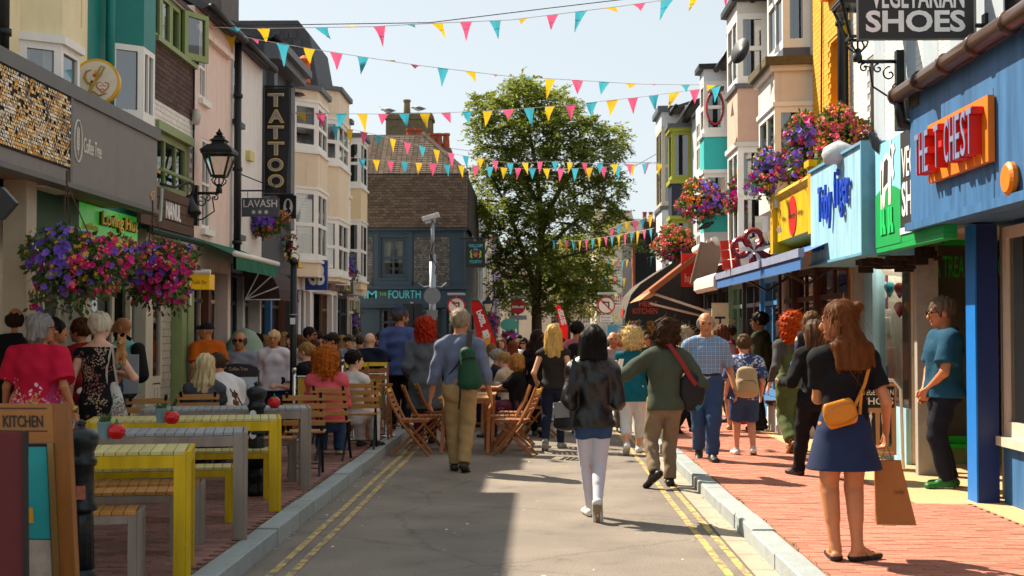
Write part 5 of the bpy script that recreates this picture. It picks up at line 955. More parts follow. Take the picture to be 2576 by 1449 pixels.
# red feather flags
def feather(label, px0, px1, pyt, Y, base_py, word, mirror=False):
 s = thing('feather_flag', label, 'flag', (XY(px0, Y), Y, 0), 'red feather flags'); zt, zb = P(0, pyt, Y).z, P(0, base_py, Y).z; x0, x1 = XY(px0, Y), XY(px1, Y); Wd = x1 - x0
 L_ = []; R_ = []; n = 18
 for i in range(n + 1):
  f = i / n; z = zt + (zb - zt) * f; xe = x0 + Wd * min(1, .28 + .72 * (f * 1.7) ** .75 if f < .588 else 1); xs = x0 + Wd * .5 * max(0, f - .12) ** .9
  L_.append(Vector((xs, Y + .04 * math.sin(f * 8), z))); R_.append(Vector((xe, Y + .02 * math.sin(f * 6 + 1), z - (0 if i else .0))))
 m = MB();
 for i in range(n): m.face([L_[i], L_[i + 1], R_[i + 1], R_[i]])
 m.build('sail', M('d41a14', .55, tl=.25), s, smooth=True); m = MB(); m.tube([Vector((x1, Y, 0))] + R_[::-1] + [L_[0]], .012, 5); m.build('pole', M('303030', .4), s)
 n = len(word)
 for i, ch in enumerate(word):
  k = 3 + int(i * 1.25); c = (L_[k] * .45 + R_[k] * .55); d = (R_[k + 1] - R_[k]).normalized(); v = Vector((0, -1, 0)).cross(d); h = .12
  Fz = Fr(c + Vector((0, -.05, 0)), d * (-1 if mirror else 1), -v if not mirror else -v, Vector((0, -1, 0))); text(ch, s, Fz, (-.042, .042, -h * .5, h * .5), WHTW, .0, .004, .02, 'letter')
 if not mirror:
  c = (L_[10] + R_[10]) / 2; Fz = front(Y - .06); MB().prism(Fz, [(c.x - .1, c.z + .1), (c.x + .08, c.z + .14), (c.x + .05, c.z - .25), (c.x - .06, c.z - .22)], 0, .004).build('drink_print', M('e9a03a', .5), s)
feather('red feather flag reading pearls behind the man with the green rucksack', 1186, 1250, 757, 26, 935, 'pearls'); feather('smaller red feather flag seen from behind near the blonde woman', 1400, 1430, 766, 31, 860, 'pearls', True)
# ---------------------------------------------------------------- awnings
DKB = M('241d1c', .8, var=.1)
s = thing('shop_awning', 'black curved awning with red lettering hells kitchen', 'awning', (3, 33, 1.9)); Y0 = 32.
x_ = lambda px: XY(px, Y0); z_ = lambda py: P(0, py, Y0).z
prof = [(1716, 656), (1690, 664), (1650, 690), (1612, 715), (1588, 742), (1577, 775), (1572, 800)]; pr = [(x_(a), z_(b)) for a, b in prof]
MB().prism(front(Y0), [(x_(1720), z_(800))] + pr[::1] , -.01, .01).build('side_panel', DKB, s)
m = MB()
for (a, b), (c, d) in zip(pr, pr[1:]): m.face([Vector((a, Y0, b)), Vector((c, Y0, d)), Vector((c, Y0 + 3, d)), Vector((a, Y0 + 3, b))])
m.build('hood', M('5b5147', .85), s); MB().box(ID, pr[-1][0] - .004, pr[-1][0] + .004, Y0 + .5, Y0 + 1.6, pr[-1][1] + .03, pr[-2][1]).build('hood_print', M('a0281c', .7), s)
m = MB(); n = 4; wd = (x_(1720) - pr[-1][0]) / n
for k in range(n):
 a = pr[-1][0] + k * wd; m.prism(front(Y0 - .012), [(a, z_(800)), (a, z_(803))] + [(a + wd * f, z_(803) - .05 * math.sin(math.pi * f)) for f in (.2, .4, .6, .8)] + [(a + wd, z_(803)), (a + wd, z_(800))], -.005, .005)
o = m.build('valance', DKB, s); o['kind'] = 'stuff'
RT = M('b5382a', .6); text('HELLS', s, front(Y0), (x_(1608), x_(1654), z_(772), z_(758)), RT, .012, .004, .01); text('KITCHEN', s, front(Y0), (x_(1592), x_(1654), z_(790), z_(776)), RT, .012, .004, .01)
MB().box(ID, x_(1716), 3.95, Y0 - .02, Y0 + 3.1, z_(640), z_(632)).box(ID, x_(1720), 3.95, Y0, Y0 + .3, .5, z_(640) - .01).build('fascia', DKB, s)
s = thing('shop_awning', 'brown folding arm awning stretched towards the road', 'awning', (3.5, 26.5, 2.2)); Y0 = 26.5; A = P(1795, 612, Y0); B = P(1636, 735, Y0); BRN2 = M('9a5a38', .8, tl=.2)
m = MB(); a, b = Vector((A.x, Y0, A.z)), Vector((B.x, Y0, B.z)); dY = Vector((0, 3.2, 0)); m.face([a, b, b + dY, a + dY]); m.build('cloth', BRN2, s); MB().bar(a + Vector((0, -.02, 0)), b + Vector((0, -.02, 0)), .05, .1).build('cloth_edge', BRN2, s)
c = P(1611, 755, Y0); m = MB(); c = Vector((c.x, Y0, c.z)); m.face([b, c, c + dY, b + dY]); m.face([b + Vector((.12, 0, -.04)), c + Vector((.15, 0, .02)), c, b]); m.build('valance', M('b98a5e', .8, tl=.2), s)
m = MB(); m.tube([b + Vector((.05, .1, -.02)), P(1890, 820, Y0 + .4)], .025, 8).tube([b + Vector((.0, .1, -.22)), P(1812, 806, Y0 + 1.2)], .022, 8); m.build('folding_arm', M('c8beb0', .4), s, smooth=True); MB().tube([a + Vector((.02, 0, .05)), a + dY + Vector((.02, 0, .05))], .09, 8).build('cassette', CRM, s, smooth=True)
s = thing('shop_awning', 'slate blue awning with white end cassette under the flower shaped sign', 'awning', (3, 18, 2.4)); BA = M('8d93ac', .8, tl=.15); BB = M('3e6aa5', .6)
m = MB(); m.face([Vector((3.0, 15.2, 2.48)), Vector((3.0, 22.3, 2.48)), Vector((3.9, 22.3, 2.86)), Vector((3.9, 15.2, 2.86))]); m.build('cloth', BB, s)
MB().box(ID, 2.96, 3.03, 15.2, 22.3, 2.44, 2.54).build('front_bar', BA, s); MB().box(ID, 2.985, 3.0, 15.2, 22.3, 2.30, 2.437).build('valance', BB, s)
m = MB(); m.prism(Fr((0, 22.3, 0), (1, 0, 0), (0, 0, 1), (0, 1, 0)), [(2.93, 2.34), (3.0, 2.28), (3.12, 2.34), (3.12, 2.52), (2.98, 2.56), (2.93, 2.5)], 0, 2.8); m.build('cassette', CRM, s); m = MB(); m.tube([(3.05, 17, 2.4), (3.5, 17.4, 2.2), (3.9, 17, 2.5)], .02, 6).tube([(3.05, 20, 2.4), (3.5, 20.4, 2.2), (3.9, 20, 2.5)], .02, 6); m.build('folding_arm', BLK, s)
s = thing('shop_awning', 'half open dark green awning with white roller tube', 'awning', (-4.5, 20, 2.6)); GA = M('0f6e50', .75, tl=.15)
m = MB(); m.face([Vector((-4.42, 19.3, 2.70)), Vector((-4.42, 22.4, 2.70)), Vector((-5.0, 22.4, 2.95)), Vector((-5.0, 19.3, 2.95))]); m.build('cloth', GA, s); MB().tube([(-4.4, 19.25, 2.72), (-4.4, 22.45, 2.72)], .045, 8).build('roller_tube', WHTW, s, smooth=True)
m = MB(); n = 16
for k in range(n): a, b = 19.3 + 3.1 * k / n, 19.3 + 3.1 * (k + 1) / n; m.face([Vector((-4.39, a, 2.69)), Vector((-4.39, b, 2.69)), Vector((-4.385 - .015 * math.sin((k + 1) * 1.7), b, 2.49)), Vector((-4.385 - .015 * math.sin(k * 1.7), a, 2.49))])
m.build('valance', GA, s); MB().tube([(-4.86, 16.6, 2.87), (-4.86, 19.24, 2.87)], .05, 8).build('cassette', M('0d3a30', .6), s)
s = thing('shop_awning', 'folded dark brown hood awning with pale ribs behind the green awning', 'awning', (-4.6, 23.2, 2.2)); m = MB()
for k in range(5): a0, a1 = k * .32, (k + 1) * .32; p = lambda a, y: Vector((-5.0 + .62 * math.sin(a), y, 2.75 - .02 - .75 * (1 - math.cos(a)) * .8)); m.face([p(a0, 22.6), p(a1, 22.6), p(a1, 24.4), p(a0, 24.4)])
m.face([p(a, 22.6) for a in (0, .32, .64, .96, 1.28, 1.6)] + [Vector((-5, 22.6, 2.1))]); m.build('hood', M('3a2622', .8), s); m = MB()
for k in range(4): m.tube([Vector((-4.98, 22.58, 2.12)), p(.5 + k * .36, 22.58)], .012, 5)
m.build('ribs', WHTW, s)
s = thing('shop_sign', 'yellow snack bar sign with rolled white top', 'sign', P(502, 708, 18.6)); Fz = front(18.6); q = (XY(478, 18.6), XY(526, 18.6), P(0, 728, 18.6).z, P(0, 690, 18.6).z); MB().box(Fz, *q, -.3, 0).build('panel', M('e6ae14', .4, emit=.06), s); MB().tube([(q[0], 18.58, q[3] + .03), (q[1] + .02, 18.58, q[3] + .03)], .035, 8).build('roll', WHTW, s); text('Nalls Bar', s, Fz, (q[0] + .03, q[1] - .03, P(0, 715, 18.6).z, P(0, 705, 18.6).z), M('8a4a12', .5), .002, .003)  # yellow panel is made to glow slightly by itself
s = thing('pub_sign', 'blue box sign with white letters beside the brass lamps', 'sign', P(793, 690, 28.0)); Fz = front(28.0); q = (XY(767, 28), XY(822, 28), P(0, 730, 28).z, P(0, 655, 28).z); MB().box(Fz, *q, -.14, 0).build('board', BLUE, s); text('GB', s, Fz, (q[0] + .06, q[1] - .05, q[2] + .1, q[3] - .1), WHTW, .002, .03, .03)
proto = None
for i, (px, py, l) in enumerate(((712, 640, 'leftmost of three brass swan neck lamps'), (731, 652, 'middle of three brass swan neck lamps'), (751, 668, 'rightmost of three brass swan neck lamps'))):
 c = P(px, py, 26.2)
 if proto is None:
  t0 = thing('brass_lamp', l, 'lamp', c, 'brass lamps over the shop fascia'); BR = M('b8963c', .25, 1.); m = MB(); m.lathe([(.02, .1), (.04, .08), (.055, 0), (.085, -.05), (.08, -.055)], c, 12); m.build('shade', BR, t0, smooth=True)
  MB().tube([c + Vector((0, 0, .1)), c + Vector((.02, 0, .2)), c + Vector((-.08, 0, .26)), c + Vector((-.2, 0, .2)), c + Vector((-.4, 0, .18))], .012, 6).build('swan_neck', BR, t0, smooth=True); proto = tree_of(t0)
 else: copy_tree(proto, c, 0, l)
# slim black post and left hand posters
s = thing('street_post', 'slim black post standing in the crowd before the green awning', 'post', (XY(738, 18.2), 18.2, PZ)); x = XY(738, 18.2); MB().tube([(x, 18.2, PZ), (x, 18.2, P(0, 664, 18.2).z)], .045, 10).lathe([(.06, 0), (.06, .05), (.02, .09)], (x, 18.2, P(0, 664, 18.2).z), 10).build('post', BLK, s, smooth=True); MB().tube([(x, 18.2, P(0, 793, 18.2).z), (x, 18.2, P(0, 790, 18.2).z)], .06, 10).build('clamp_band', GALV, s); MB().box(front(18.15), x - .035, x + .035, P(0, 816, 18.2).z, P(0, 800, 18.2).z, .0, .004).build('sticker', WHT, s)
s = thing('poster', 'tall white poster reading never forget 4/20 with red emblem', 'poster', P(83, 760, 12.4)); Fz = front(12.35); z_ = lambda py: P(83, py, 12.35).z; x_ = lambda px: XY(px, 12.35)
MB().box(Fz, x_(70), x_(97), z_(812), z_(733), -.02, 0).build('board', M('e0d6c4', .6), s); text('NEVER', s, Fz, (x_(73), x_(95), z_(747), z_(741)), BLK, .001, .003); text('FORGET', s, Fz, (x_(73), x_(95), z_(754), z_(749)), BLK, .001, .003); text('4/20', s, Fz, (x_(73), x_(95), z_(763), z_(756)), BLK, .001, .003, .02); MB().box(Fz, x_(73), x_(95), z_(780), z_(766), .001, .003).build('emblem_panel', M('c8402c', .5), s); MB().prism(Fz, ellipse((x_(73) + x_(95)) / 2, z_(773), .022, .022), .0035, .005).build('emblem', M('d9a080', .5), s)
s = tag(box('pillar', ID, (-5.0, -4.78, 12.35, 12.6, PZ, 3.02), OFFW), 'pale pillar behind the queue carrying the never forget poster', 'pillar')
m = MB(); m.prism(front(7.4), [(XY(-30, 7.4), P(0, 470, 7.4).z), (XY(0, 7.4), P(0, 470, 7.4).z), (XY(37, 7.4), P(0, 510, 7.4).z), (XY(0, 7.4), P(0, 552, 7.4).z), (XY(-30, 7.4), P(0, 552, 7.4).z)], -.05, 0, 0); o = tag(m.build('hanging_sign', M('15110f', .4)), 'dark pointed sign edge at the far left under the canopy', 'sign')
# ---------------------------------------------------------------- bunting
FC = [M('45aec4', .7, tl=.35, var=.04), M('ecc12c', .7, tl=.35, var=.04), M('e65f8a', .7, tl=.35, var=.04)]; CORD = M('d8d5cc', .8); WIRE = M('2c2e34', .6)
RB = random.Random(21)
def bunting(label, pts, Y0, Y1, n, first, blow, size=.225):
 """pts: sag points in the frame, Y0..Y1 the depth of its two ends"""
 L_ = [0.]
 for a, b in zip(pts, pts[1:]): L_.append(L_[-1] + math.hypot(b[0] - a[0], b[1] - a[1]))
 def at(f):
  d = f * L_[-1]
  for i in range(len(pts) - 1):
   if d <= L_[i + 1] + 1e-6:
    k = (d - L_[i]) / (L_[i + 1] - L_[i]); return P(pts[i][0] * (1 - k) + pts[i + 1][0] * k, pts[i][1] * (1 - k) + pts[i + 1][1] * k, Y0 + (Y1 - Y0) * f)
 mid = at(.5); s = thing('bunting_string', label, 'bunting', mid, 'bunting strings across the street')
 MB().tube([at(i / 40) for i in range(41)], .006, 4).build('cord', CORD, s)
 for i in range(n):
  f = (i + .5) / n; c = at(f); d = (at(min(1, f + .01)) - at(f)).normalized() * (1 if at(min(1, f + .01)).x >= c.x else -1); hw_ = size * .5 * RB.uniform(.85, 1.05)
  sw = RB.uniform(*blow); yaw = RB.uniform(-.5, .5); down = Vector((math.sin(yaw) * math.sin(sw) * .8, math.sin(sw) * math.cos(yaw), -math.cos(sw))); hgt = size * 1.25 * RB.uniform(.9, 1.1); cv = RB.uniform(-.12, .12) + (.1 if sw > .7 else 0); skew = RB.uniform(-.06, .06)
  m = MB(); rows = 5; P_ = []
  for r in range(rows + 1):
   g = r / rows; w_ = hw_ * (1 - g) + .004; o = c + down * hgt * g + d * skew * g * g + Vector((0, cv * g * g, -abs(cv) * .6 * g * g)) ; rip = .03 * g * math.sin(3 * g + i)
   P_.append([o - d * w_ + Vector((0, rip, 0)), o + Vector((0, -.02 * math.sin(2 * g + i), 0)), o + d * w_ - Vector((0, rip, 0))])
  for r in range(rows):
   for k in (0, 1): m.face([P_[r][k], P_[r + 1][k], P_[r + 1][k + 1], P_[r][k + 1]])
  m.build('pennant', FC[(first + i) % 3], s, smooth=True)
bunting('topmost bunting string slanting up to the right', [(480, 66), (640, 72), (939, 67), (1081, 59), (1288, 50), (1560, 16), (1700, -4), (2000, -70)], 20, 20, 21, 2, (.9, 2.1), .20)
bunting('second bunting string from the lantern house falling to the right', [(545, 76), (644, 99), (784, 123), (879, 138), (1049, 164), (1288, 193), (1420, 200), (1613, 212), (1826, 214)], 21, 23.5, 19, 1, (.6, 2.0), .21)
bunting('third bunting string crossing before the chimney with two gulls', [(728, 283), (834, 286), (966, 287), (1119, 284), (1288, 275), (1420, 265), (1605, 245), (1785, 221), (1826, 214)], 26.5, 26.5, 21, 1, (.0, 1.2))
bunting('fourth bunting string falling across the tiled roof to the tree', [(752, 289), (834, 315), (939, 337), (1079, 372), (1144, 388), (1288, 411), (1373, 406), (1558, 413), (1678, 412)], 28, 37, 25, 1, (-.1, .6))
bunting('fifth bunting string level across the pub roof', [(858, 392), (895, 398), (1059, 410), (1288, 423), (1450, 424), (1560, 418), (1678, 406)], 33, 38, 23, 2, (-.2, .4))
bunting('bunting string before the lower crown of the tall tree', [(1385, 605), (1450, 606), (1540, 594), (1645, 574)], 46, 38.5, 16, 0, (-.2, .3), .26)
bunting('bunting string rising to the far grey bay', [(1530, 578), (1570, 560), (1610, 553), (1640, 540), (1664, 528)], 40, 38, 7, 2, (-.2, .5), .26)
bunting('bunting string low between trees and pale house', [(1500, 650), (1560, 655), (1620, 650), (1668, 640)], 58, 50, 14, 1, (-.3, .6), .3); bunting('lowest far bunting string beside the black awning', [(1520, 695), (1570, 700), (1620, 695)], 60, 56, 9, 0, (-.3, .6), .3); bunting('far bunting string above the except cycles sign', [(1520, 735), (1560, 740), (1600, 733)], 62, 58, 7, 2, (-.3, .6), .3); bunting('far bunting string between the pub sign and the trees', [(1222, 590), (1250, 600), (1290, 596)], 52, 55, 5, 1, (-.3, .6), .3)
for l, pts, Y0, Y1 in (('thin dark wire high across the street', [(480, 66), (1081, 57), (1385, 20), (1640, -10), (2000, -60)], 20.3, 20.3), ('thin wire behind the chimney pots', [(1110, 370), (1200, 382), (1400, 404), (1660, 410)], 45, 42), ('slack wire rising right of the tall tree', [(1500, 470), (1560, 440), (1655, 385)], 45, 40)):
 tag(MB().tube([P(a, b, Y0 + (Y1 - Y0) * i / (len(pts) - 1)) for i, (a, b) in enumerate(pts)], .008, 4).build('overhead_wire', WIRE), l, 'wire')
m = MB(); c = P(1512, 540, 60)
# ---------------------------------------------------------------- flower baskets
GLEAF = M((.08, .14, .028), .55, rnd=.4, tl=.3); PUR = M('8460dc', .6, tl=.25, rnd=.2); MAG = M('d0187f', .6, tl=.25, rnd=.2); PNK = M('f06078', .6, tl=.25, rnd=.2); YLW = M('efb40e', .6, tl=.25, rnd=.15); ORF = M('ea7a30', .6, tl=.25, rnd=.2)
def bloom(kind):
 m = MB()
 if kind in ('p', 'm'):                                  # petunia trumpet of five lobes
  pts = []
  for k in range(10):
   a = 2 * math.pi * k / 10; r = 1.0 if k % 2 == 0 else .82; pts.append(Vector((r * math.cos(a), r * math.sin(a), .12 if k % 2 == 0 else .02)))
  c = Vector((0, 0, -.35)); q = [p * .35 + Vector((0, 0, -.12)) for p in pts]
  for k in range(10): j = (k + 1) % 10; m.face([q[k], pts[k], pts[j], q[j]]); m.face([c, q[k], q[j]])
 elif kind == 'g':                                       # geranium head: a knot of florets
  r = random.Random(3)
  for k in range(9):
   d = Vector((r.uniform(-1, 1), r.uniform(-1, 1), r.uniform(-.1, 1))).normalized() * .75; a = d.orthogonal().normalized(); b = d.normalized().cross(a)
   for e in range(4): t = e * math.pi / 2; m.face([d, d + (a * math.cos(t) + b * math.sin(t)) * .34, d + (a * math.cos(t + .8) + b * math.sin(t + .8)) * .42 + d * .06, d + (a * math.cos(t + 1.5) + b * math.sin(t + 1.5)) * .34])
 else:                                                   # small five petalled star
  for k in range(5): a = 2 * math.pi * k / 5; p = lambda q, r: Vector((r * math.cos(a + q), r * math.sin(a + q), .1 * r)); m.face([Vector(), p(-.45, .55), p(0, 1), p(.45, .55)])
 return m
BLM = {k: bloom(k) for k in 'pmgy'}; BMT = {'p': PUR, 'm': MAG, 'g': PNK, 'y': YLW, 'o': ORF}; BME = {}
def bm_mesh(k):
 if k not in BME:
  b = BLM['g' if k == 'o' else k]; me = bpy.data.meshes.new('flower'); me.from_pydata([tuple(v) for v in b.v], [], b.f); me.materials.append(BMT[k]); BME[k] = me
 return BME[k]
SZ = {'p': .041, 'm': .041, 'g': .040, 'y': .026, 'o': .038}
def basket(label, px, py, rx, ry, Y, zones, hook=None, nf=300, near=0, seed=1, box_=False, scale=1.):
 """zones(dx, dz) -> a string of flower kinds to draw from; rx, ry in frame pixels"""
 c = P(px, py, Y); R_ = rx * Y / FPX; H_ = ry * Y / FPX; t = thing('flower_basket', label, 'flower basket', c, 'baskets of trailing flowers'); r = random.Random(seed); k0 = Vector(c)
 ph = [r.uniform(0, 6) for _ in range(3)]; lump = lambda d: (1 + .13 * math.sin(3 * math.atan2(d.z, d.x) + ph[0]) + .08 * math.sin(5 * math.atan2(d.z, d.x) + ph[1])) * (1 + (max(0, -d.z - .3) * r.random() ** 2 * .75))
 MB().lathe([(R_ * .15, -.28), (R_ * .42, -.16), (R_ * .5, .02), (R_ * .45, .02)], k0, 12).build('liner', M('2e2a1c', .95), t)
 if hook is not None:
  h = Vector(hook); m = MB()
  for k in range(3): a = k * 2.1; m.tube([k0 + Vector((R_ * .45 * math.cos(a), R_ * .45 * math.sin(a), .02)), h], .006, 4)
  m.tube([h, h + Vector((0, 0, .12))], .01, 5); m.build('chain', M('5a4232', .7, .5), t)
 m = MB(); nl = int(nf * 4.5)
 for i in range(nl):
  d = Vector((r.gauss(0, 1), r.gauss(0, 1), r.gauss(0, 1))).normalized(); q = k0 + Vector((d.x * R_, d.y * R_, d.z * H_)) * r.uniform(.55, 1.04) * lump(d) + Vector((0, 0, -.03 if d.z < 0 else 0)); a = (d + Vector((r.gauss(0, .5), r.gauss(0, .5), r.gauss(0, .5) - .2))).normalized(); b = a.orthogonal().normalized(); b.rotate(Matrix.Rotation(r.uniform(0, 6), 3, a)); l_ = r.uniform(.05, .09) * scale; w_ = l_ * .28
  m.face([q, q + a * l_ * .5 + b * w_, q + a * l_, q + a * l_ * .5 - b * w_])
 for i in range(int(nf * .08)):                           # wispy stems standing out
  d = Vector((r.gauss(0, 1), r.gauss(0, 1), r.uniform(.1, 1.2))).normalized(); q = k0 + Vector((d.x * R_, d.y * R_, d.z * H_)) * .9; e = q + d * r.uniform(.05, .14); b = d.orthogonal().normalized() * .003; m.face([q - b, q + b, e]);
 o = m.build('foliage', GLEAF, t); o['kind'] = 'stuff'
 fl = []
 for i in range(nf):
  d = Vector((r.gauss(0, 1), r.gauss(0, 1) - .35, r.gauss(0, 1))).normalized(); kk = zones(d.x, d.z, r); kind = r.choice(kk); rad = r.uniform(.9, 1.06) if kind != 'y' else r.uniform(.95, 1.16)
  q = k0 + Vector((d.x * R_, d.y * R_, d.z * H_)) * rad * lump(d); nrm = (d + Vector((r.gauss(0, .25), r.gauss(0, .25) - .2, r.gauss(0, .25)))).normalized(); fl.append((q, nrm, kind, SZ[kind] * r.uniform(.75, 1.2) * scale, r.uniform(0, 6)))
 fl.sort(key=lambda f: f[0].y); st = {}
 for i, (q, nrm, kind, s_, rot) in enumerate(fl):
  mt = nrm.to_track_quat('Z', 'Y').to_matrix() @ Matrix.Rotation(rot, 3, 'Z')
  if i < near: instance(bm_mesh(kind), 'flower', t, Matrix.Translation(q - k0) @ (mt * s_).to_4x4())
  else:
   b = BLM['g' if kind == 'o' else kind]; mm = st.setdefault(kind, MB()); n = len(mm.v); mm.v += [tuple(q + mt @ Vector(v) * s_) for v in b.v]; mm.f += [[n + x for x in f] for f in b.f]; mm.mi += [0] * len(b.f)
 for kind, mm in st.items(): o = mm.build('blossoms', BMT[kind], t); o['kind'] = 'stuff'
 return t
zl = lambda a, b, r: ('ppppmyy' if a < .15 else 'gggyymp') if b > -.75 else 'pym'
zr = lambda a, b, r: ('ppgymm' if a < -.3 else 'mmmmmgyp') if b < .45 else 'ppgyg'
rt = lambda a, b, r: 'gggyyo' if (a > .1 or b > .6) else 'ppppmgy'
oy = lambda a, b, r: 'yyogyo' if a < -.1 and b > -.5 else 'pppmgo'
basket('huge purple and pink hanging basket nearest on the left under the canopy', 195, 660, 128, 88, 12.1, zl, P(168, 462, 12.1), 330, 160, 1)
basket('big magenta hanging basket under the canopy corner', 398, 680, 92, 76, 14.6, zr, P(384, 532, 14.6), 280, 140, 2)
basket('small basket half hidden at the pink house wall', 497, 592, 22, 28, 21.2, lambda a, b, r: 'ppgm', None, 80, 0, 3); basket('purple basket hanging under the lavash sign', 668, 550, 50, 36, 23.4, lambda a, b, r: 'pppppp' if b > -.6 and a < .6 else 'yom', P(690, 480, 23.4), 260, 0, 4)
basket('round magenta basket hanging before the square bay house', 865, 667, 31, 34, 33, lambda a, b, r: 'mmmmgp' if a < .4 else 'pppm', P(868, 600, 33), 260, 0, 5, scale=1.15); basket('small planter of dark foliage above the brass lamps', 728, 608, 20, 18, 26, lambda a, b, r: 'gm', None, 14, 0, 6)
basket('largest basket on the right beneath the iron scroll bracket', 2116, 332, 58, 60, 15.6, lambda a, b, r: 'gggoyy', P(2110, 352, 15.6), 280, 150, 7); basket('lilac basket left of the largest basket above the yellow sign', 2036, 352, 60, 62, 17.2, rt, None, 280, 140, 8)
basket('purple and pink basket above the yellow sign corbel', 1952, 432, 66, 56, 19.3, lambda a, b, r: 'ppppmgy' if a < .3 else 'mmgy', None, 280, 0, 9, scale=1.1); basket('magenta basket hanging left of the purple and pink basket', 1870, 488, 40, 46, 23, lambda a, b, r: 'mmmmpg', None, 220, 0, 10, scale=1.15)
basket('orange, yellow and purple basket under the turquoise bay', 1765, 500, 58, 44, 27.2, oy, None, 320, 0, 11, scale=1.25); basket('coral and yellow basket above the black awning', 1698, 610, 52, 38, 33, lambda a, b, r: 'ogoyyg' if b > -.5 else 'mmg', None, 300, 0, 12, scale=1.35)
basket('yellow and purple basket under the black awning edge', 1592, 812, 17, 12, 47, lambda a, b, r: 'yyo' if b > 0 else 'pp', None, 90, 0, 13, scale=1.6); basket('yellow basket right of the one under the black awning', 1640, 828, 12, 22, 47, lambda a, b, r: 'yyyo', None, 90, 0, 14, scale=1.6)
basket('magenta basket beside the pub door', 1238, 812, 14, 24, 44, lambda a, b, r: 'mmgp', None, 90, 0, 15, scale=1.6); basket('purple basket beneath the oval green sign', 1283, 850, 24, 16, 46, lambda a, b, r: 'ppmm', None, 90, 0, 16, scale=1.6); basket('purple basket low beside the traffic signal', 890, 815, 14, 30, 37, lambda a, b, r: 'ppmy', None, 90, 0, 17, scale=1.4)
# bin bag on the toy shop sign
c = P(2110, 388, 14.6); m = MB(); r_ = random.Random(5)
m.lathe([(.05, -.1), (.16, -.08), (.19, .0), (.16, .07), (.08, .12), (.03, .14), (.0, .15)], c, 14); m.v = [tuple(Vector(v) + Vector((r_.uniform(-.015, .015), r_.uniform(-.015, .015), r_.uniform(-.015, .015)))) for v in m.v]
tag(m.build('bin_bag', M('c9ccd2', .35, tl=.2, bump=.5, bs=18), smooth=True), 'crumpled white plastic bag on top of the pale blue sign', 'bag')
s = thing('pigeon', 'dark pigeon on the roof edge beside the green sign', 'bird', P(2207, 372, 13.3)); o = P(2207, 366, 13.3); MB().lathe([(0, -.16), (.03, -.1), (.055, 0), (.045, .07), (.025, .11), (.03, .14), (0, .17)], o, 8, axis=(-.5, 0, .85)).build('body', M('3f4248', .6), s, smooth=True)
s = thing('pigeon', 'black bird perched on the turquoise bay ledge', 'bird', P(1785, 566, 27)); o = P(1775, 568, 27); MB().lathe([(0, -.2), (.03, -.12), (.06, 0), (.05, .08), (.03, .12), (.035, .16), (0, .2)], o, 8, axis=(.85, 0, .4)).build('body', M('1e2024', .6), s, smooth=True)
# ================================================================ TABLES, CHAIRS, BARRIERS
TYEL = chipped('c8a512', '77726a', .64, 9); TGRY = chipped('8b7f73', '5a534c', .67, 10); SLATY = M('c4b676', .5, var=.15, vs=9, rnd=.1); SLATG = M('8d8f90', .5, var=.12, vs=9, rnd=.1); CHROME = M('cfcfcf', .15, 1., var=.02)
WOOD = M('9a5c2a', .5, var=.2, vs=3, st=(3, 3, 14), rnd=.15); WOODL = M('b07a3c', .5, var=.18, vs=3, st=(3, 3, 14), rnd=.15); WYEL = M('d9b518', .5, var=.08)
def slat_table(name, label, cat, group, mt, ms, L, W, H, legw=.1, n=22):
 t = thing(name, label, cat, (0, 0, 0), group); m = MB(); ap = .1 if H > .6 else .075
 m.box(ID, -L / 2 + legw, L / 2 - legw, -W / 2, -W / 2 + .03, H - ap, H - .022).box(ID, -L / 2 + legw, L / 2 - legw, W / 2 - .03, W / 2, H - ap, H - .022).box(ID, -L / 2, -L / 2 + .03, -W / 2 + legw, W / 2 - legw, H - ap * .8, H - .001).box(ID, L / 2 - .03, L / 2, -W / 2 + legw, W / 2 - legw, H - ap * .8, H - .001)
 m.build('apron', mt, t, bevel=.003)
 for sx in (-1, 1):
  for sy in (-1, 1):
   m = MB(); x0, x1 = sorted((sx * L / 2, sx * (L / 2 - .028))); y0, y1 = sorted((sy * W / 2, sy * (W / 2 - legw)))
   m.box(ID, x0, x1, y0, y1, 0, H); x2, x3 = sorted((sx * (L / 2 - .0285), sx * (L / 2 - legw))); y2, y3 = sorted((sy * W / 2, sy * (W / 2 - .028))); m.box(ID, x2, x3, y2, y3, 0, H - .001); m.build('leg', mt, t, bevel=.003)
 me = None; p = (L - .07) / n
 for i in range(n):
  mm = MB().box(ID, -p / 2 + .0025, p / 2 - .0025, -W / 2 - .002, W / 2 + .002, 0, .02)
  if me is None: o = mm.build('slat', ms, t); me = o.data; o.location = (-L / 2 + .035 + p * .5, 0, H - .02)
  else: instance(me, 'slat', t, Matrix.Translation((-L / 2 + .035 + p * (i + .5), 0, H - .02)))
 return t
ROT = math.radians(12)
ty = tree_of(slat_table('outdoor_table', '', 'table', 'slatted tables set out along the kerb', TYEL, SLATY, 1.55, .56, .765)); tg = tree_of(slat_table('outdoor_table', '', 'table', 'slatted tables set out along the kerb', TGRY, SLATG, 1.55, .56, .765))
by = tree_of(slat_table('outdoor_bench', '', 'bench', 'slatted benches beside the tables', TYEL, SLATY, 1.3, .3, .43, .08, 18)); bg_ = tree_of(slat_table('outdoor_bench', '', 'bench', 'slatted benches beside the tables', TGRY, WOODL, 1.3, .3, .43, .08, 18))
def put(tr, first, loc, rz, label):
 if first: o = tr[0]; o.location = loc; o.rotation_euler = (0, 0, rz); WO[o] = Vector(loc)
 else: o = copy_tree(tr, loc, rz)
 o['label'] = label; return o
c_, s_ = math.cos(ROT), math.sin(ROT)
def tpos(xr, ymid, L): return (xr - L / 2 * c_, ymid - L / 2 * s_, PZ)
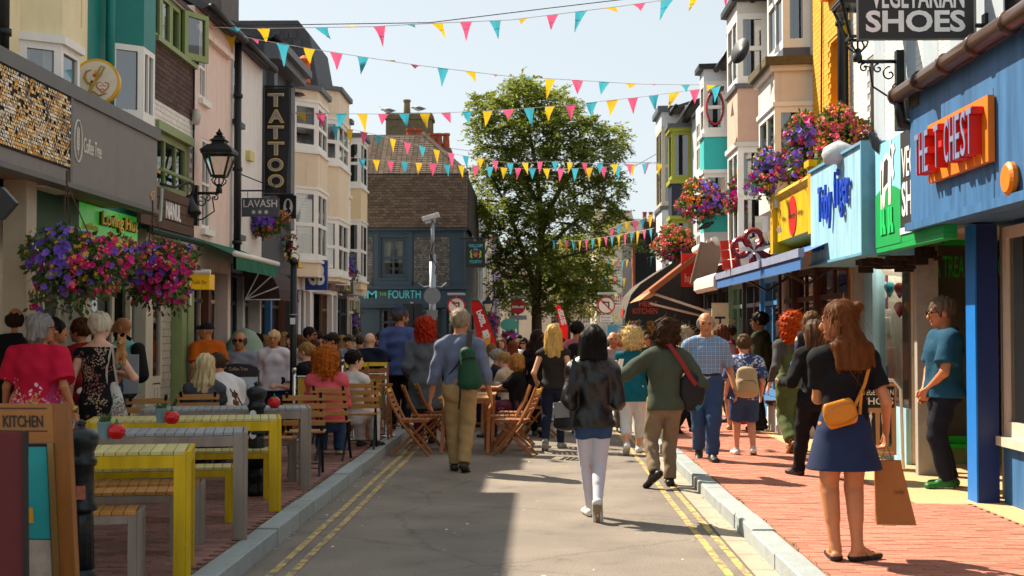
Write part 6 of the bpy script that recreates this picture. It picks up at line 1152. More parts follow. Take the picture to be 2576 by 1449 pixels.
for i, (tr, f, y, xr, l) in enumerate(((ty, 1, 8.30, -2.15, 'nearest yellow metal table beside the fluted bollard'), (tg, 1, 9.78, -2.13, 'nearer taupe metal table carrying a plant pot and tomato shaped bottle'), (ty, 0, 11.25, -2.17, 'second yellow metal table behind the nearer taupe table'), (tg, 0, 12.7, -2.17, 'farther taupe metal table with one tomato bottle on its end'))): put(tr, f, tpos(xr, y, 1.55), ROT, l)
for i, (tr, f, y, xr, l) in enumerate(((bg_, 1, 7.98, -2.36, 'taupe bench under the front of the nearest yellow table'), (bg_, 0, 8.95, -2.38, 'taupe bench between the nearest yellow and taupe tables'), (bg_, 0, 9.45, -2.36, 'taupe bench tucked under the front of the nearer taupe table'), (by, 1, 10.5, -2.38, 'yellow bench behind the nearer taupe table'), (by, 0, 11.95, -2.38, 'yellow bench between second yellow and farther taupe tables'), (bg_, 0, 13.25, -2.4, 'taupe bench behind the farther taupe table'))): put(tr, f, tpos(xr, y, 1.3), ROT, l)
# things on the tables
PTOP = PZ + .766
def pot(px, py, label):
 c = G(px, py, PTOP); t = thing('plant_pot', label, 'plant pot', c, 'small potted plants on the tables'); MB().lathe([(.036, 0), (.046, .1), (.049, .1), (.049, .115), (.04, .115)], c, 14).build('pot', M('6f8a8c', .6), t, smooth=False); m = MB(); r = random.Random(int(px))
 for i in range(70): a = r.uniform(0, 6.3); d = Vector((math.cos(a) * r.uniform(.1, .9), math.sin(a) * r.uniform(.1, .9), 1)).normalized(); b = d.orthogonal().normalized() * .006; q = c + Vector((r.uniform(-.03, .03), r.uniform(-.03, .03), .11)); l_ = r.uniform(.03, .075); m.face([q - b, q + b, q + d * l_ + b * .3])
 o = m.build('leaves', M((.08, .14, .03), .6, rnd=.4, tl=.3), t); o['kind'] = 'stuff'
def tomato(px, py, label):
 c = G(px, py, PTOP); t = thing('sauce_bottle', label, 'sauce bottle', c, 'tomato shaped sauce bottles on the tables'); MB().lathe([(.028, 0), (.052, .02), (.06, .05), (.052, .08), (.03, .098), (.0, .1)], c, 18).build('body', M('c4161a', .2, var=.03), t, smooth=True); m = MB().lathe([(.016, .095), (.01, .115), (.005, .135)], c, 8)
 for k in range(5): a = k * 1.257; m.face([c + Vector((0, 0, .112)), c + Vector((.02 * math.cos(a + .4), .02 * math.sin(a + .4), .104)), c + Vector((.042 * math.cos(a), .042 * math.sin(a), .098)), c + Vector((.02 * math.cos(a - .4), .02 * math.sin(a - .4), .104))])
 m.build('stalk_cap', M('1f6b2c', .4), t)
pot(262, 1104, 'small grey pot with green plant on the nearer taupe table'); tomato(293, 1104, 'red tomato bottle beside the pot on the nearer taupe table'); pot(406, 1064, 'small grey pot with green plant on the second yellow table'); tomato(432, 1066, 'red tomato bottle beside the pot on the second yellow table'); tomato(690, 1026, 'red tomato bottle alone on the farther taupe table')
# bollards
IRON = M('1c2123', .35, .3, var=.2, vs=14, bump=.3, bs=30)
def bollard(c, l):
 t = thing('bollard', l, 'bollard', c, 'fluted cast iron bollards along the kerb'); b = Vector(c)
 MB().lathe([(.095, 0), (.1, .05), (.08, .1), (.085, .14), (.1, .18), (.1, .2), (.075, .23), (.078, .25)], b, 20).build('base', IRON, t, smooth=True); MB().lathe([(.078, .245), (.07, .5), (.066, .56)], b, 36, flute=.12, nf=12).build('fluted_shaft', IRON, t, smooth=True)
 MB().lathe([(.085, .555), (.088, .575), (.07, .6), (.068, .78), (.08, .79), (.085, .81), (.07, .83), (.068, .86), (.088, .9), (.094, .925), (.09, .95), (.06, .975), (.02, .985), (.022, 1.0), (.03, 1.012), (.0, 1.03)], b, 20).build('cap', IRON, t, smooth=True); return t
bt = tree_of(bollard((-2.39, 6.95, PZ), 'fluted black bollard nearest the camera with faded stickers')); bl2 = copy_tree(bt, (-2.54, 12.02, PZ), 0, 'fluted black bollard with round white stickers between the tables')
MB().prism(Fr((-2.43, 6.87, 0), (1, -.25, 0), (0, 0, 1)), ellipse(0, .79, .024, .03), .0, .006).build('sticker', M('97918a', .7), bt[0]); MB().box(Fr((-2.375, 6.877, 0), (1, .1, 0), (0, 0, 1)), -.01, .035, .74, .81, .0, .005).build('sticker', M('a8604a', .7, var=.3, vs=60), bt[0])
for z in (.74, .55): MB().prism(Fr((-2.555, 11.945, 0), (1, 0, 0), (0, 0, 1)), ellipse(0, PZ + z, .03, .034), .0, .006).build('sticker', M('c9cdd2', .6), bl2)
# menu board and maroon banner at the left edge
t = thing('menu_board', 'wooden framed menu board with kitchen lettering at the near left', 'sign board', (-2.6, 6.4, PZ)); Fm = Fr((-2.06, 6.0, PZ), (1, -.05, 0), (-.1, .12, 1)); OAK = M('8a5520', .5, var=.18, vs=4, st=(6, 6, 1)); OAKH = M('a2682c', .5, var=.15, vs=4, st=(1, 6, 6))
MB().box(Fm, -.07, .0, 0, 1.17, -.05, 0).build('stile', OAK, t); MB().box(Fm, -.80, -.072, .99, 1.17, -.05, -.002).build('header', OAKH, t); MB().box(Fm, -.80, -.1, 1.145, 1.15, -.001, .001).box(Fm, -.80, -.1, 1.04, 1.045, -.001, .001).build('rule', BLK, t); text('KITCHEN', t, Fm, (-.31, -.12, 1.06, 1.115), M('1d1a1a', .5), -.001, .003, .012)
MB().box(Fm, -.8, -.101, .1, .985, -.035, -.02).build('backboard', M('2a201a', .6), t); MB().box(Fm, -.26, -.115, .55, .97, -.019, -.015).build('teal_poster', M('2fa0a0', .4), t); MB().box(Fm, -.26, -.115, .12, .545, -.019, -.015).build('food_poster', M('b9a99a', .4, var=.35, vs=7), t); MB().prism(Fm, ellipse(-.19, .2, .05, .05), -.0145, -.012).build('printed_egg', M('d9a62a', .5), t)
MB().box(Fm, -.24, -.19, .62, .69, -.0145, -.012).build('printed_box', M('d9a62a', .5), t); MB().box(Fm, -.1, -.072, .1, .988, -.03, .012).build('bead', M('a98a52', .3, .6), t)
t = thing('barrier_banner', 'maroon cloth barrier banner at the near left edge', 'barrier', (-2.5, 5.7, PZ)); m = MB(); n = 10
for i in range(n): a, b = -2.9 + .74 * i / n, -2.9 + .74 * (i + 1) / n; w_ = lambda q: 5.62 + .015 * math.sin(q * 14); m.face([(a, w_(a), .2), (b, w_(b), .2), (b, w_(b), 1.185), (a, w_(a), 1.185)])
m.build('cloth', M('5b1c20', .6, var=.18, vs=5), t, smooth=True); MB().tube([(-2.15, 5.62, .14), (-2.17, 5.62, 1.19)], .013, 8).build('post', BLK, t)
# bistro chairs: slats on black iron folding frames
def bistro():
 t = thing('bistro_chair', '', 'chair', (0, 0, 0), 'slatted bistro chairs with black iron frames')
 for i in range(4): MB().box(ID, -.215, .215, -.20 - i * .012, -.185 - i * .012, .52 + i * .085, .575 + i * .085).build('back_slat', WOODL, t, bevel=.003)
 for i in range(5): MB().box(ID, -.205, .205, -.17 + i * .075, -.11 + i * .075, .44, .455).build('seat_slat', WOODL, t, bevel=.003)
 for sx in (-1, 1):
  x = sx * .17; MB().bar((x, -.26, .86), (x, .2, .0), .012, .028, up=(1, 0, 0)).build('leg', BLK, t); MB().bar((x - sx * .016, .2, .44), (x - sx * .016, -.2, .0), .012, .028, up=(1, 0, 0)).build('leg', BLK, t)
 for y, z in ((.13, .1), (-.13, .08), (-.02, .43)): MB().bar((-.16, y, z), (.16, y, z), .02, .01).build('stretcher', BLK, t)
 return t
bc = tree_of(bistro())
for i, (x, y, a, l) in enumerate(((-2.40, 13.75, 6, 'bistro chair with its slatted back to us behind the farther taupe table'), (-2.36, 15.35, -4, 'bistro chair under the woman in pink'), (-2.2, 16.7, 4, 'bistro chair under the person in the white top'), (-3.55, 13.9, 14, 'bistro chair behind the blonde woman in the laced grey top'), (-3.0, 14.2, -70, 'bistro chair turned sideways under the man in white'), (-3.9, 13.1, 30, 'empty bistro chair left of the laced grey top'), (-2.75, 17.6, 170, 'bistro chair facing us behind the woman in pink'), (-4.4, 15.6, 100, 'bistro chair by the green pillar'))): put(bc, i == 0, (x, y, PZ), math.radians(a), l)
# folding wooden chairs with a yellow top slat
def folder():
 t = thing('folding_chair', '', 'chair', (0, 0, 0), 'wooden folding chairs with yellow top slats')
 for sx in (-1, 1):
  x = sx * .2; MB().tube([(x, -.32, .87), (x, -.24, .66), (x, -.12, .44), (x, .24, .0)], .019, 6).build('leg', WOOD, t); MB().bar((x - sx * .045, .2, .44), (x - sx * .045, -.27, .0), .022, .04, up=(1, 0, 0)).build('leg', WOOD, t)
  MB().bar((x - sx * .03, -.18, .43), (x - sx * .03, .24, .45), .022, .035, up=(1, 0, 0)).build('seat_rail', WOOD, t)
 for i in range(5): f = i / 4; MB().box(Fr((0, -.215 - .095 * f, .585 + .245 * f), (1, 0, 0), (0, -.35, 1)), -.185, .185, -.022, .022, -.008, .008).build('back_slat', WYEL if i == 4 else WOOD, t)
 for i in range(6): MB().box(ID, -.185, .185, -.17 + i * .068, -.115 + i * .068, .452, .468).build('seat_slat', WOOD, t)
 for y, z in ((.14, .12), (-.18, .09)): MB().bar((-.17, y, z), (.17, y, z), .03, .02).build('stretcher', WOOD, t)
 return t
fc = tree_of(folder())
for i, (x, y, a, l) in enumerate(((-1.62, 17.2, -92, 'front folding chair of the three left of the khaki trousers'), (-1.5, 17.95, -80, 'middle folding chair of the three left of the khaki trousers'), (-1.42, 18.8, -75, 'rear folding chair of the three left of the khaki trousers'), (-.30, 17.2, 78, 'front folding chair right of the khaki trousers'), (-.42, 17.9, 92, 'second folding chair right of the khaki trousers'), (-.32, 18.7, 88, 'third folding chair right of the khaki trousers'), (.0, 20.2, 80, 'folding chair under the woman in the black top'), (-1.0, 21.5, 175, 'folding chair with its front to us beyond the tables'), (-.2, 22.2, 95, 'far folding chair beside the seated diners'))): put(fc, i == 0, (x, y, 0), math.radians(a), l)
def wtable(x, y, l):
 t = thing('wooden_table', l, 'table', (x, y, 0), 'square wooden cafe tables in the road'); o = Vector((x, y, 0))
 for i in range(8): MB().box(ID, x - .34, x + .34, y - .34 + i * .085, y - .265 + i * .085, .715, .735).build('slat', WOODL, t)
 for sx in (-1, 1):
  MB().bar(o + Vector((sx * .3, -.3, 0)), o + Vector((sx * .3, .3, .7)), .03, .045, up=(1, 0, 0)).build('leg', WOOD, t); MB().bar(o + Vector((sx * .26, .3, 0)), o + Vector((sx * .26, -.3, .7)), .03, .045, up=(1, 0, 0)).build('leg', WOOD, t)
 MB().box(ID, x - .32, x + .32, y - .32, y - .29, .66, .714).box(ID, x - .32, x + .32, y + .29, y + .32, .66, .714).build('apron', WOOD, t)
wtable(-.95, 17.6, 'square wooden table between the front folding chairs'); wtable(-.92, 18.5, 'square wooden table behind the front one'); wtable(-.55, 20.6, 'square wooden table before the woman in black'); wtable(-3.1, 15.2, 'square wooden table before the laced grey top'); wtable(-3.9, 14.6, 'square wooden table by the white shopfront')
for i, (x, y) in enumerate(((-.62, 20.45), (-.42, 20.7), (-.9, 18.4))): tag(MB().lathe([(.02, 0), (.035, .05), (.04, .075), (.036, .075)], (x, y, .736), 12).build('cup', M('dcd9d2', .3), smooth=True), ('white cup near front of the table before the woman in black', 'white cup at rear of the table before the woman in black', 'white cup on the rear of the two nearer wooden tables')[i], 'cup', 'cups on the cafe tables')
# tall bar chairs
for i, (x, y) in enumerate(((-2.42, 17.9), (-2.2, 18.3))):
 t = thing('bar_chair', ('tall brown bar chair with yellow top rail by the chrome posts', 'second tall brown bar chair behind the first')[i], 'chair', (x, y, PZ), 'tall wooden bar chairs'); o = Vector((x, y, PZ))
 for sx in (-1, 1):
  MB().bar(o + Vector((sx * .17, -.2, 0)), o + Vector((sx * .15, -.14, 1.05)), .03, .035).build('leg', WOOD, t); MB().bar(o + Vector((sx * .17, .2, 0)), o + Vector((sx * .15, .14, .72)), .03, .035).build('leg', WOOD, t)
 MB().box(ID, x - .19, x + .19, y - .18, y + .18, PZ + .72, PZ + .75).build('seat', WOOD, t)
 for k in range(3): MB().box(ID, x - .15, x + .15, y - .17, y - .15, PZ + .82 + k * .09, PZ + .87 + k * .09).build('back_slat', WYEL if k == 2 else WOOD, t)
 MB().box(ID, x - .16, x + .16, y + .15, y + .18, PZ + .25, PZ + .28).build('stretcher', WOOD, t); MB().box(ID, x - .16, x + .16, y - .19, y - .16, PZ + .4, PZ + .43).build('stretcher', WOOD, t)
# canvas barriers on chrome posts
CANV = M('c79a3a', .8, var=.08, vs=4, tl=.15)
def barrier(label, px0, px1, Y, zt, words=None, mt=CANV, dy=0.):
 x0, x1 = XY(px0, Y), XY(px1, Y + dy); t = thing('barrier_banner', label, 'barrier', ((x0 + x1) / 2, Y, PZ), 'cafe barriers between chrome posts'); m = MB(); n = 8
 for i in range(n): a, b = i / n, (i + 1) / n; q = lambda f: Vector((x0 + (x1 - x0) * f, Y + dy * f + .02 * math.sin(f * 11), 0)); m.face([q(a) + Vector((0, 0, .25)), q(b) + Vector((0, 0, .25)), q(b) + Vector((0, 0, zt)), q(a) + Vector((0, 0, zt))])
 m.build('cloth', mt, t, smooth=True)
 for x, y in ((x0 - .05, Y), (x1 + .05, Y + dy)): MB().tube([(x, y, PZ), (x, y, zt + .06)], .024, 10).lathe([(.03, zt + .05), (.03, zt + .11), (.02, zt + .12)], (x, y, 0), 10).lathe([(.16, PZ), (.15, PZ + .02), (.03, PZ + .035)], (x, y, 0), 14).build('post', CHROME, t, smooth=True)
 MB().tube([(x0 - .05, Y, zt), (x1 + .05, Y + dy, zt)], .01, 6).build('rail', CHROME, t)
 if words:
  Fz = Fr((x0, Y - .03, 0), (x1 - x0, dy, 0), (0, 0, 1)); W_ = math.hypot(x1 - x0, dy); text(words, t, Fz, (W_ * .12, W_ * .88, .42, .50), M('b3301c', .6), .01, .003)
  MB().tube([Fz.p(W_ * .5 + .08 * math.cos(a), .75 + .1 * math.sin(a), .01) for a in [math.pi * (1 + k / 8) for k in range(9)]], .01, 5).build('printed_motif', M('b3301c', .6), t)
barrier('yellow canvas barrier with red print beside the tall bar chairs', 890, 962, 18.7, .99, 'lovinghut'); barrier('yellow canvas barrier behind the woman in pink', 750, 880, 18.0, .98); barrier('pale green barrier behind the beanie hat man', 905, 968, 20.2, 1.02, None, M('8f9a78', .8, tl=.15)); barrier('dark green barrier beside the dark haired diner', 870, 915, 19.8, 1.05, None, M('1d3a2c', .8, tl=.15))
# coffee board
t = thing('pavement_board', 'arched coffee tree board with white berry poster behind the blonde diner', 'sign board', (-3.4, 15.6, PZ)); Fk = Fr((XY(598, 15.6), 15.6, 0), (1, .1, 0), (0, 0, 1)); z_ = lambda py: P(598, py, 15.6).z; hw_ = .235
MB().prism(Fk, [(-hw_, z_(948)), (hw_, z_(948)), (hw_, z_(925)), (hw_ * .6, z_(917)), (0, z_(914)), (-hw_ * .6, z_(917)), (-hw_, z_(925))], -.03, .0).build('header', M('2a1a1e', .5), t); text('Coffee Tree', t, Fk, (-.1, .12, z_(932), z_(924)), M('b9a58a', .5), .002, .003); MB().box(Fk, -hw_, hw_, .2, z_(949), -.03, -.004).build('poster', M('b9c4cc', .5, var=.04), t); text('bio', t, Fk, (.03, .19, z_(990), z_(966)), M('2a8fb0', .5), -.003, .003, shear=.3); MB().prism(Fk, heart(.06, z_(1006), .05), -.003, .0).build('printed_berry', M('c86a62', .5), t); MB().box(Fk, -hw_ - .02, -hw_ - .002, PZ, z_(930), -.03, 0).box(Fk, hw_ + .002, hw_ + .02, PZ, z_(930), -.03, 0).build('frame', M('3a3a3c', .4), t)
# vegetarian shoes pavement board
t = thing('pavement_board', 'white tubular framed board reading vegetarian shoes with booted cows', 'sign board', (3.9, 14.5, PZ)); Yb = 14.5; Fk = front(Yb); x0, x1 = XY(2165, Yb), XY(2246, Yb); z_ = lambda py: P(2210, py, Yb).z; xc = (x0 + x1) / 2
m = MB(); m.tube([(x0 - .05, Yb, PZ), (x0 - .05, Yb, z_(975)), (x0 + .02, Yb, z_(957)), (x1 - .0, Yb, z_(957)), (x1 + .08, Yb, z_(980)), (x1 + .1, Yb, PZ)], .018, 8); m.build('frame', WHTW, t, smooth=True); MB().box(Fk, x0, x1 + .03, z_(1145), z_(966), -.02, 0).build('board', M('b98a5c', .5), t, bevel=.004)
MB().box(Fk, x0 + .015, x1 + .01, z_(1026), z_(972), .001, .004).build('header', BLK, t); text('VEGETARIAN', t, Fk, (x0 + .02, x1 + .0, z_(994), z_(980)), WHTW, .005, .002, .01); text('SHOES', t, Fk, (x0 + .02, x1 + .0, z_(1018), z_(1000)), WHTW, .005, .002, .02); text('Friendly Footwear', t, Fk, (x0 + .02, x1, z_(1142), z_(1134)), WHTW, .001, .003)
for k in range(2):
 xx = x0 + .09 + k * .17; W_ = .13; zb, zt = z_(1128), z_(1034); q = lambda pts: [(xx + (a - .5) * W_, zb + (zt - zb) * b) for a, b in pts]
 MB().prism(Fk, q([(0, .1), (.05, .95), (.95, .95), (1, .1)]), .001, .003).build('print_ground', BLK, t); MB().prism(Fk, q([(.2, .3), (.3, .8), (.2, .95), (.45, .88), (.6, 1.0), (.7, .85), (.6, .7), (.75, .35), (.55, .3), (.5, .5), (.4, .3)]), .0035, .005).build('print_cow', WHTW, t)
 for e in (.25, .65): MB().prism(Fk, q([(e, .05), (e, .3), (e + .15, .3), (e + .17, .15), (e + .28, .1), (e + .28, .05)]), .0055, .007).build('print_boot', M('14706a', .5), t)
t = thing('pavement_board', 'red and white pavement board behind the boy with the rucksack', 'sign board', (3.0, 20, PZ)); Fk = front(20.); q = (XY(1836, 20), XY(1893, 20), .2, P(0, 876, 20).z); MB().box(Fk, *q, -.03, 0).build('board', M('c8242a', .5), t); MB().box(Fk, q[0] - .03, q[0] - .002, PZ, q[3] + .03, -.035, .01).box(Fk, q[1] + .002, q[1] + .03, PZ, q[3] + .03, -.035, .01).box(Fk, q[0] - .002, q[1] + .002, q[3] + .002, q[3] + .03, -.035, .01).build('frame', WHTW, t); MB().box(Fk, q[0] + .04, q[1] - .04, .45, .75, .001, .004).build('print', M('d9b0a0', .5, var=.3, vs=9), t)
t = thing('bench_box', 'low white box bench with brown lid against the right shopfronts', 'bench', (3.7, 19.4, PZ)); MB().box(ID, 3.45, 3.85, 18.6, 20.2, PZ, .5).build('box', WHTW, t); MB().box(ID, 3.42, 3.86, 18.57, 20.23, .502, .55).build('lid', BRW, t)
t = thing('stall_cover', 'pale green fabric cover draped over a stand behind the grey shirt man', 'cover', P(615, 900, 21.2)); c = P(615, 900, 21.2); MB().lathe([(.42, -.8), (.40, -.4), (.36, -.05), (.28, .25), (.16, .42), (.0, .48)], c, 14).build('cloth', M('9fb39c', .8, tl=.2, bump=.5, bs=6), t, smooth=True)
# ================================================================ PEOPLE: one continuous skin per body, grown from a distance field
def vlen(a): return float(np.sqrt((a * a).sum()))
def unit(a): a = np.asarray(a, float); return a / (vlen(a) + 1e-9)
class Pr:
 """one blob of the field: an elliptical tapered capsule (a..b) or an ellipsoid (b None)"""
 __slots__ = ('a', 'b', 'ra', 'rb', 'S', 'D', 'cut', 'sub', 'cuta')
 def __init__(s, a, b, ra, rb=None, S=None, cut=False, sub=False, cuta=False):
  s.a = np.asarray(a, float); s.b = None if b is None else np.asarray(b, float); s.ra = np.atleast_1d(np.asarray(ra, float)); s.rb = s.ra if rb is None else np.atleast_1d(np.asarray(rb, float)); s.S = S; s.D = None; s.cut = cut; s.sub = sub; s.cuta = cuta
 def grow(s, e, e2=None, cut=None):
  q = Pr(s.a, s.b, s.ra + e, s.rb + (e if e2 is None else e2), s.S, s.cut if cut is None else cut, s.sub, s.cuta); return q
 def part(s, t0, t1, e0, e1, cut=True):
  f = lambda t: s.a + (s.b - s.a) * t; r = lambda t: s.ra + (s.rb - s.ra) * t
  return Pr(f(t0), f(t1), r(t0) + e0, r(t1) + e1, s.S, cut)
 def bounds(s):
  m = max(s.ra.max(), s.rb.max()); b = s.a if s.b is None else s.b
  return np.minimum(s.a, b) - m, np.maximum(s.a, b) + m
 def dist(s, X, Y, Z):
  if s.b is None:                                   # ellipsoid, S = 3x3 axes or None
   q = (X - s.a[0], Y - s.a[1], Z - s.a[2]); r = s.ra if len(s.ra) == 3 else np.repeat(s.ra, 3)
   if s.S is None: v = [q[i] / r[i] for i in range(3)]
   else: v = [(q[0] * s.S[i][0] + q[1] * s.S[i][1] + q[2] * s.S[i][2]) / r[i] for i in range(3)]
   return (np.sqrt(v[0] ** 2 + v[1] ** 2 + v[2] ** 2) - 1) * r.min()
  ab = s.b - s.a; L2 = float((ab * ab).sum()) + 1e-12; q = (X - s.a[0], Y - s.a[1], Z - s.a[2]); tr = (q[0] * ab[0] + q[1] * ab[1] + q[2] * ab[2]) / L2; t = np.clip(tr, 0, 1)
  r = [q[i] - t * ab[i] for i in range(3)]
  if len(s.ra) == 1: d = np.sqrt(r[0] ** 2 + r[1] ** 2 + r[2] ** 2) - (s.ra[0] + (s.rb[0] - s.ra[0]) * t)
  else:
   A = ab / math.sqrt(L2); S = unit(np.asarray(s.S) - A * float(np.dot(s.S, A))); Dp = np.cross(A, S); w = s.ra[0] + (s.rb[0] - s.ra[0]) * t; dd = s.ra[1] + (s.rb[1] - s.ra[1]) * t; mn = np.minimum(w, dd)
   u = r[0] * S[0] + r[1] * S[1] + r[2] * S[2]; v = r[0] * Dp[0] + r[1] * Dp[1] + r[2] * Dp[2]; a = r[0] * A[0] + r[1] * A[1] + r[2] * A[2]
   d = (np.sqrt((u / w) ** 2 + (v / dd) ** 2 + (a / mn) ** 2) - 1) * mn
  L = math.sqrt(L2)
  if s.cut: d = np.maximum(d, (tr - 1) * L)
  if s.cuta: d = np.maximum(d, -tr * L)
  return d
_EDG = [((0, 0, 0), (1, 0, 0)), ((0, 0, 0), (0, 1, 0)), ((0, 0, 0), (0, 0, 1)), ((1, 0, 0), (1, 1, 0)), ((1, 0, 0), (1, 0, 1)), ((0, 1, 0), (1, 1, 0)), ((0, 1, 0), (0, 1, 1)), ((0, 0, 1), (1, 0, 1)), ((0, 0, 1), (0, 1, 1)), ((1, 1, 0), (1, 1, 1)), ((1, 0, 1), (1, 1, 1)), ((0, 1, 1), (1, 1, 1))]
def surfnets(f, o, h):
 s = f < 0; nx, ny, nz = f.shape; c = np.zeros((nx - 1, ny - 1, nz - 1), np.int8)
 for i in (0, 1):
  for j in (0, 1):
   for k in (0, 1): c += s[i:nx - 1 + i, j:ny - 1 + j, k:nz - 1 + k]
 act = (c > 0) & (c < 8); ijk = np.argwhere(act); n = len(ijk)
 if not n: return np.zeros((0, 3)), np.zeros((0, 4), int)
 idx = np.full(act.shape, -1, np.int64); idx[act] = np.arange(n); acc = np.zeros((n, 3)); cnt = np.zeros(n)
 I, J, K = ijk.T
 for a, b in _EDG:
  fa = f[I + a[0], J + a[1], K + a[2]]; fb = f[I + b[0], J + b[1], K + b[2]]; m = (fa < 0) != (fb < 0); t = np.where(m, fa / np.where(m, fa - fb, 1), 0)
  for ax in range(3): acc[:, ax] += np.where(m, a[ax] + (b[ax] - a[ax]) * t, 0)
  cnt += m
 V = (ijk + acc / cnt[:, None]) * h + o; F = []
 for ax in range(3):
  sl0 = [slice(None)] * 3; sl1 = [slice(None)] * 3; sl0[ax] = slice(0, -1); sl1[ax] = slice(1, None); a = s[tuple(sl0)]; b = s[tuple(sl1)]; e = np.argwhere(a != b); u, v = [q for q in range(3) if q != ax]
  e = e[(e[:, u] > 0) & (e[:, v] > 0) & (e[:, u] < f.shape[u] - 1) & (e[:, v] < f.shape[v] - 1)]
  if not len(e): continue
  ins = s[e[:, 0], e[:, 1], e[:, 2]]
  def at(du, dv): q = e.copy(); q[:, u] -= du; q[:, v] -= dv; return idx[q[:, 0], q[:, 1], q[:, 2]]
  Q = np.stack([at(1, 1), at(0, 1), at(0, 0), at(1, 0)], 1); fl = ins if ax != 1 else ~ins; Q = np.where(fl[:, None], Q, Q[:, ::-1]); F.append(Q[(Q >= 0).all(1)])
 return V, np.concatenate(F)
def field(prs, h, k=.02, clips=(), noise=None, box=None):
 pos = [p for p in prs if not p.sub]; bb = [p.bounds() for p in pos]; lo = np.min([b[0] for b in bb], 0) - 3 * h - .01; hi = np.max([b[1] for b in bb], 0) + 3 * h + .01
 if box: lo = np.maximum(lo, box[0]); hi = np.minimum(hi, box[1])
 n = np.maximum(4, np.ceil((hi - lo) / h).astype(int) + 1); f = np.full(n, 1., np.float32)
 for p in prs:
  a, b = p.bounds(); i0 = np.clip(np.floor((a - k - .02 - lo) / h).astype(int), 0, n); i1 = np.clip(np.ceil((b + k + .02 - lo) / h).astype(int) + 1, 0, n)
  if (i1 <= i0).any(): continue
  X, Y, Z = np.ogrid[i0[0]:i1[0], i0[1]:i1[1], i0[2]:i1[2]]; d = p.dist(X * h + lo[0], Y * h + lo[1], Z * h + lo[2]); sl = tuple(slice(a_, b_) for a_, b_ in zip(i0, i1)); g = f[sl]
  if p.sub: f[sl] = np.maximum(g, -d); continue
  kk = np.maximum(k - np.abs(g - d), 0) / k; f[sl] = np.minimum(g, d) - kk * kk * k * .25
 X, Y, Z = np.ogrid[0:n[0], 0:n[1], 0:n[2]]; X = X * h + lo[0]; Y = Y * h + lo[1]; Z = Z * h + lo[2]
 if noise:
  amp, fr, sd_, *zs = noise; r = np.random.RandomState(sd_); w = 0
  for q in range(5): d = unit(r.normal(size=3) * (1, 1, zs[0] if zs else .7)) * fr * r.uniform(.6, 1.5); w = w + np.sin(X * d[0] + Y * d[1] + Z * d[2] + r.uniform(0, 6))
  f = f - amp * (.5 + w / 4.4)
 for pt, nm in clips: f = np.maximum(f, (X - pt[0]) * nm[0] + (Y - pt[1]) * nm[1] + (Z - pt[2]) * nm[2])
 f[0], f[-1] = np.maximum(f[0], .01), np.maximum(f[-1], .01); f[:, 0], f[:, -1] = np.maximum(f[:, 0], .01), np.maximum(f[:, -1], .01)
 f[:, :, 0], f[:, :, -1] = np.maximum(f[:, :, 0], .01), np.maximum(f[:, :, -1], .01)
 return surfnets(f, lo, h)
def mesh_of(name, parts, mat, parent):
 V = []; F = []; n = 0
 for v, q in parts: V.append(v); F.append(q + n); n += len(v)
 V = np.concatenate(V); F = np.concatenate(F); me = bpy.data.meshes.new(name)
 if not len(F): V = np.array([[0, 0, 0], [.001, 0, 0], [0, .001, 0], [0, 0, .001]]); F = np.array([[0, 1, 2, 3]])
 me.vertices.add(len(V)); me.vertices.foreach_set('co', V.astype(np.float32).ravel()); k = F.shape[1]; me.loops.add(len(F) * k); me.loops.foreach_set('vertex_index', F.ravel().astype(np.int32)); me.polygons.add(len(F)); me.polygons.foreach_set('loop_start', (np.arange(len(F)) * k).astype(np.int32)); me.polygons.foreach_set('loop_total', np.full(len(F), k, np.int32)); me.polygons.foreach_set('use_smooth', np.ones(len(F), bool)); me.update(calc_edges=True)
 me.materials.append(mat); o = bpy.data.objects.new(name, me); COL.objects.link(o); o.parent = parent; return o
def rx(a): c, s = math.cos(a), math.sin(a); return np.array([[1, 0, 0], [0, c, -s], [0, s, c]])
def ry(a): c, s = math.cos(a), math.sin(a); return np.array([[c, 0, s], [0, 1, 0], [-s, 0, c]])
def rz_(a): c, s = math.cos(a), math.sin(a); return np.array([[c, -s, 0], [s, c, 0], [0, 0, 1]])
def ik(a, t, l1, l2, hint):
 d = t - a; L = min(vlen(d), (l1 + l2) * .999); u = unit(d); x = (l1 * l1 - l2 * l2 + L * L) / (2 * L); hgt = math.sqrt(max(l1 * l1 - x * x, 0)); hn = np.asarray(hint, float); hn = unit(hn - u * np.dot(hn, u)); return a + u * x + hn * hgt, a + u * L
SKIN = {'pale': M('e0ab90', .55, var=.08, vs=9, spec=.35), 'tan': M('c07e54', .5, var=.08, vs=9, spec=.35), 'warm': M('d59a78', .5, var=.08, vs=9, spec=.35), 'brown': M('8a5a3e', .5, var=.08, vs=9, spec=.35)}
HAIRC = {}
def hairm(c):
 if c not in HAIRC: HAIRC[c] = M(c, .55, var=.32, vs=1., st=(70, 70, 9), rnd=.3, spec=.1)
 return HAIRC[c]
EYEM = M('17110d', .2); LIPM = M('9c4a40', .5); BROWM = M('3a2a1e', .8); SOLE = M('2a2420', .8)
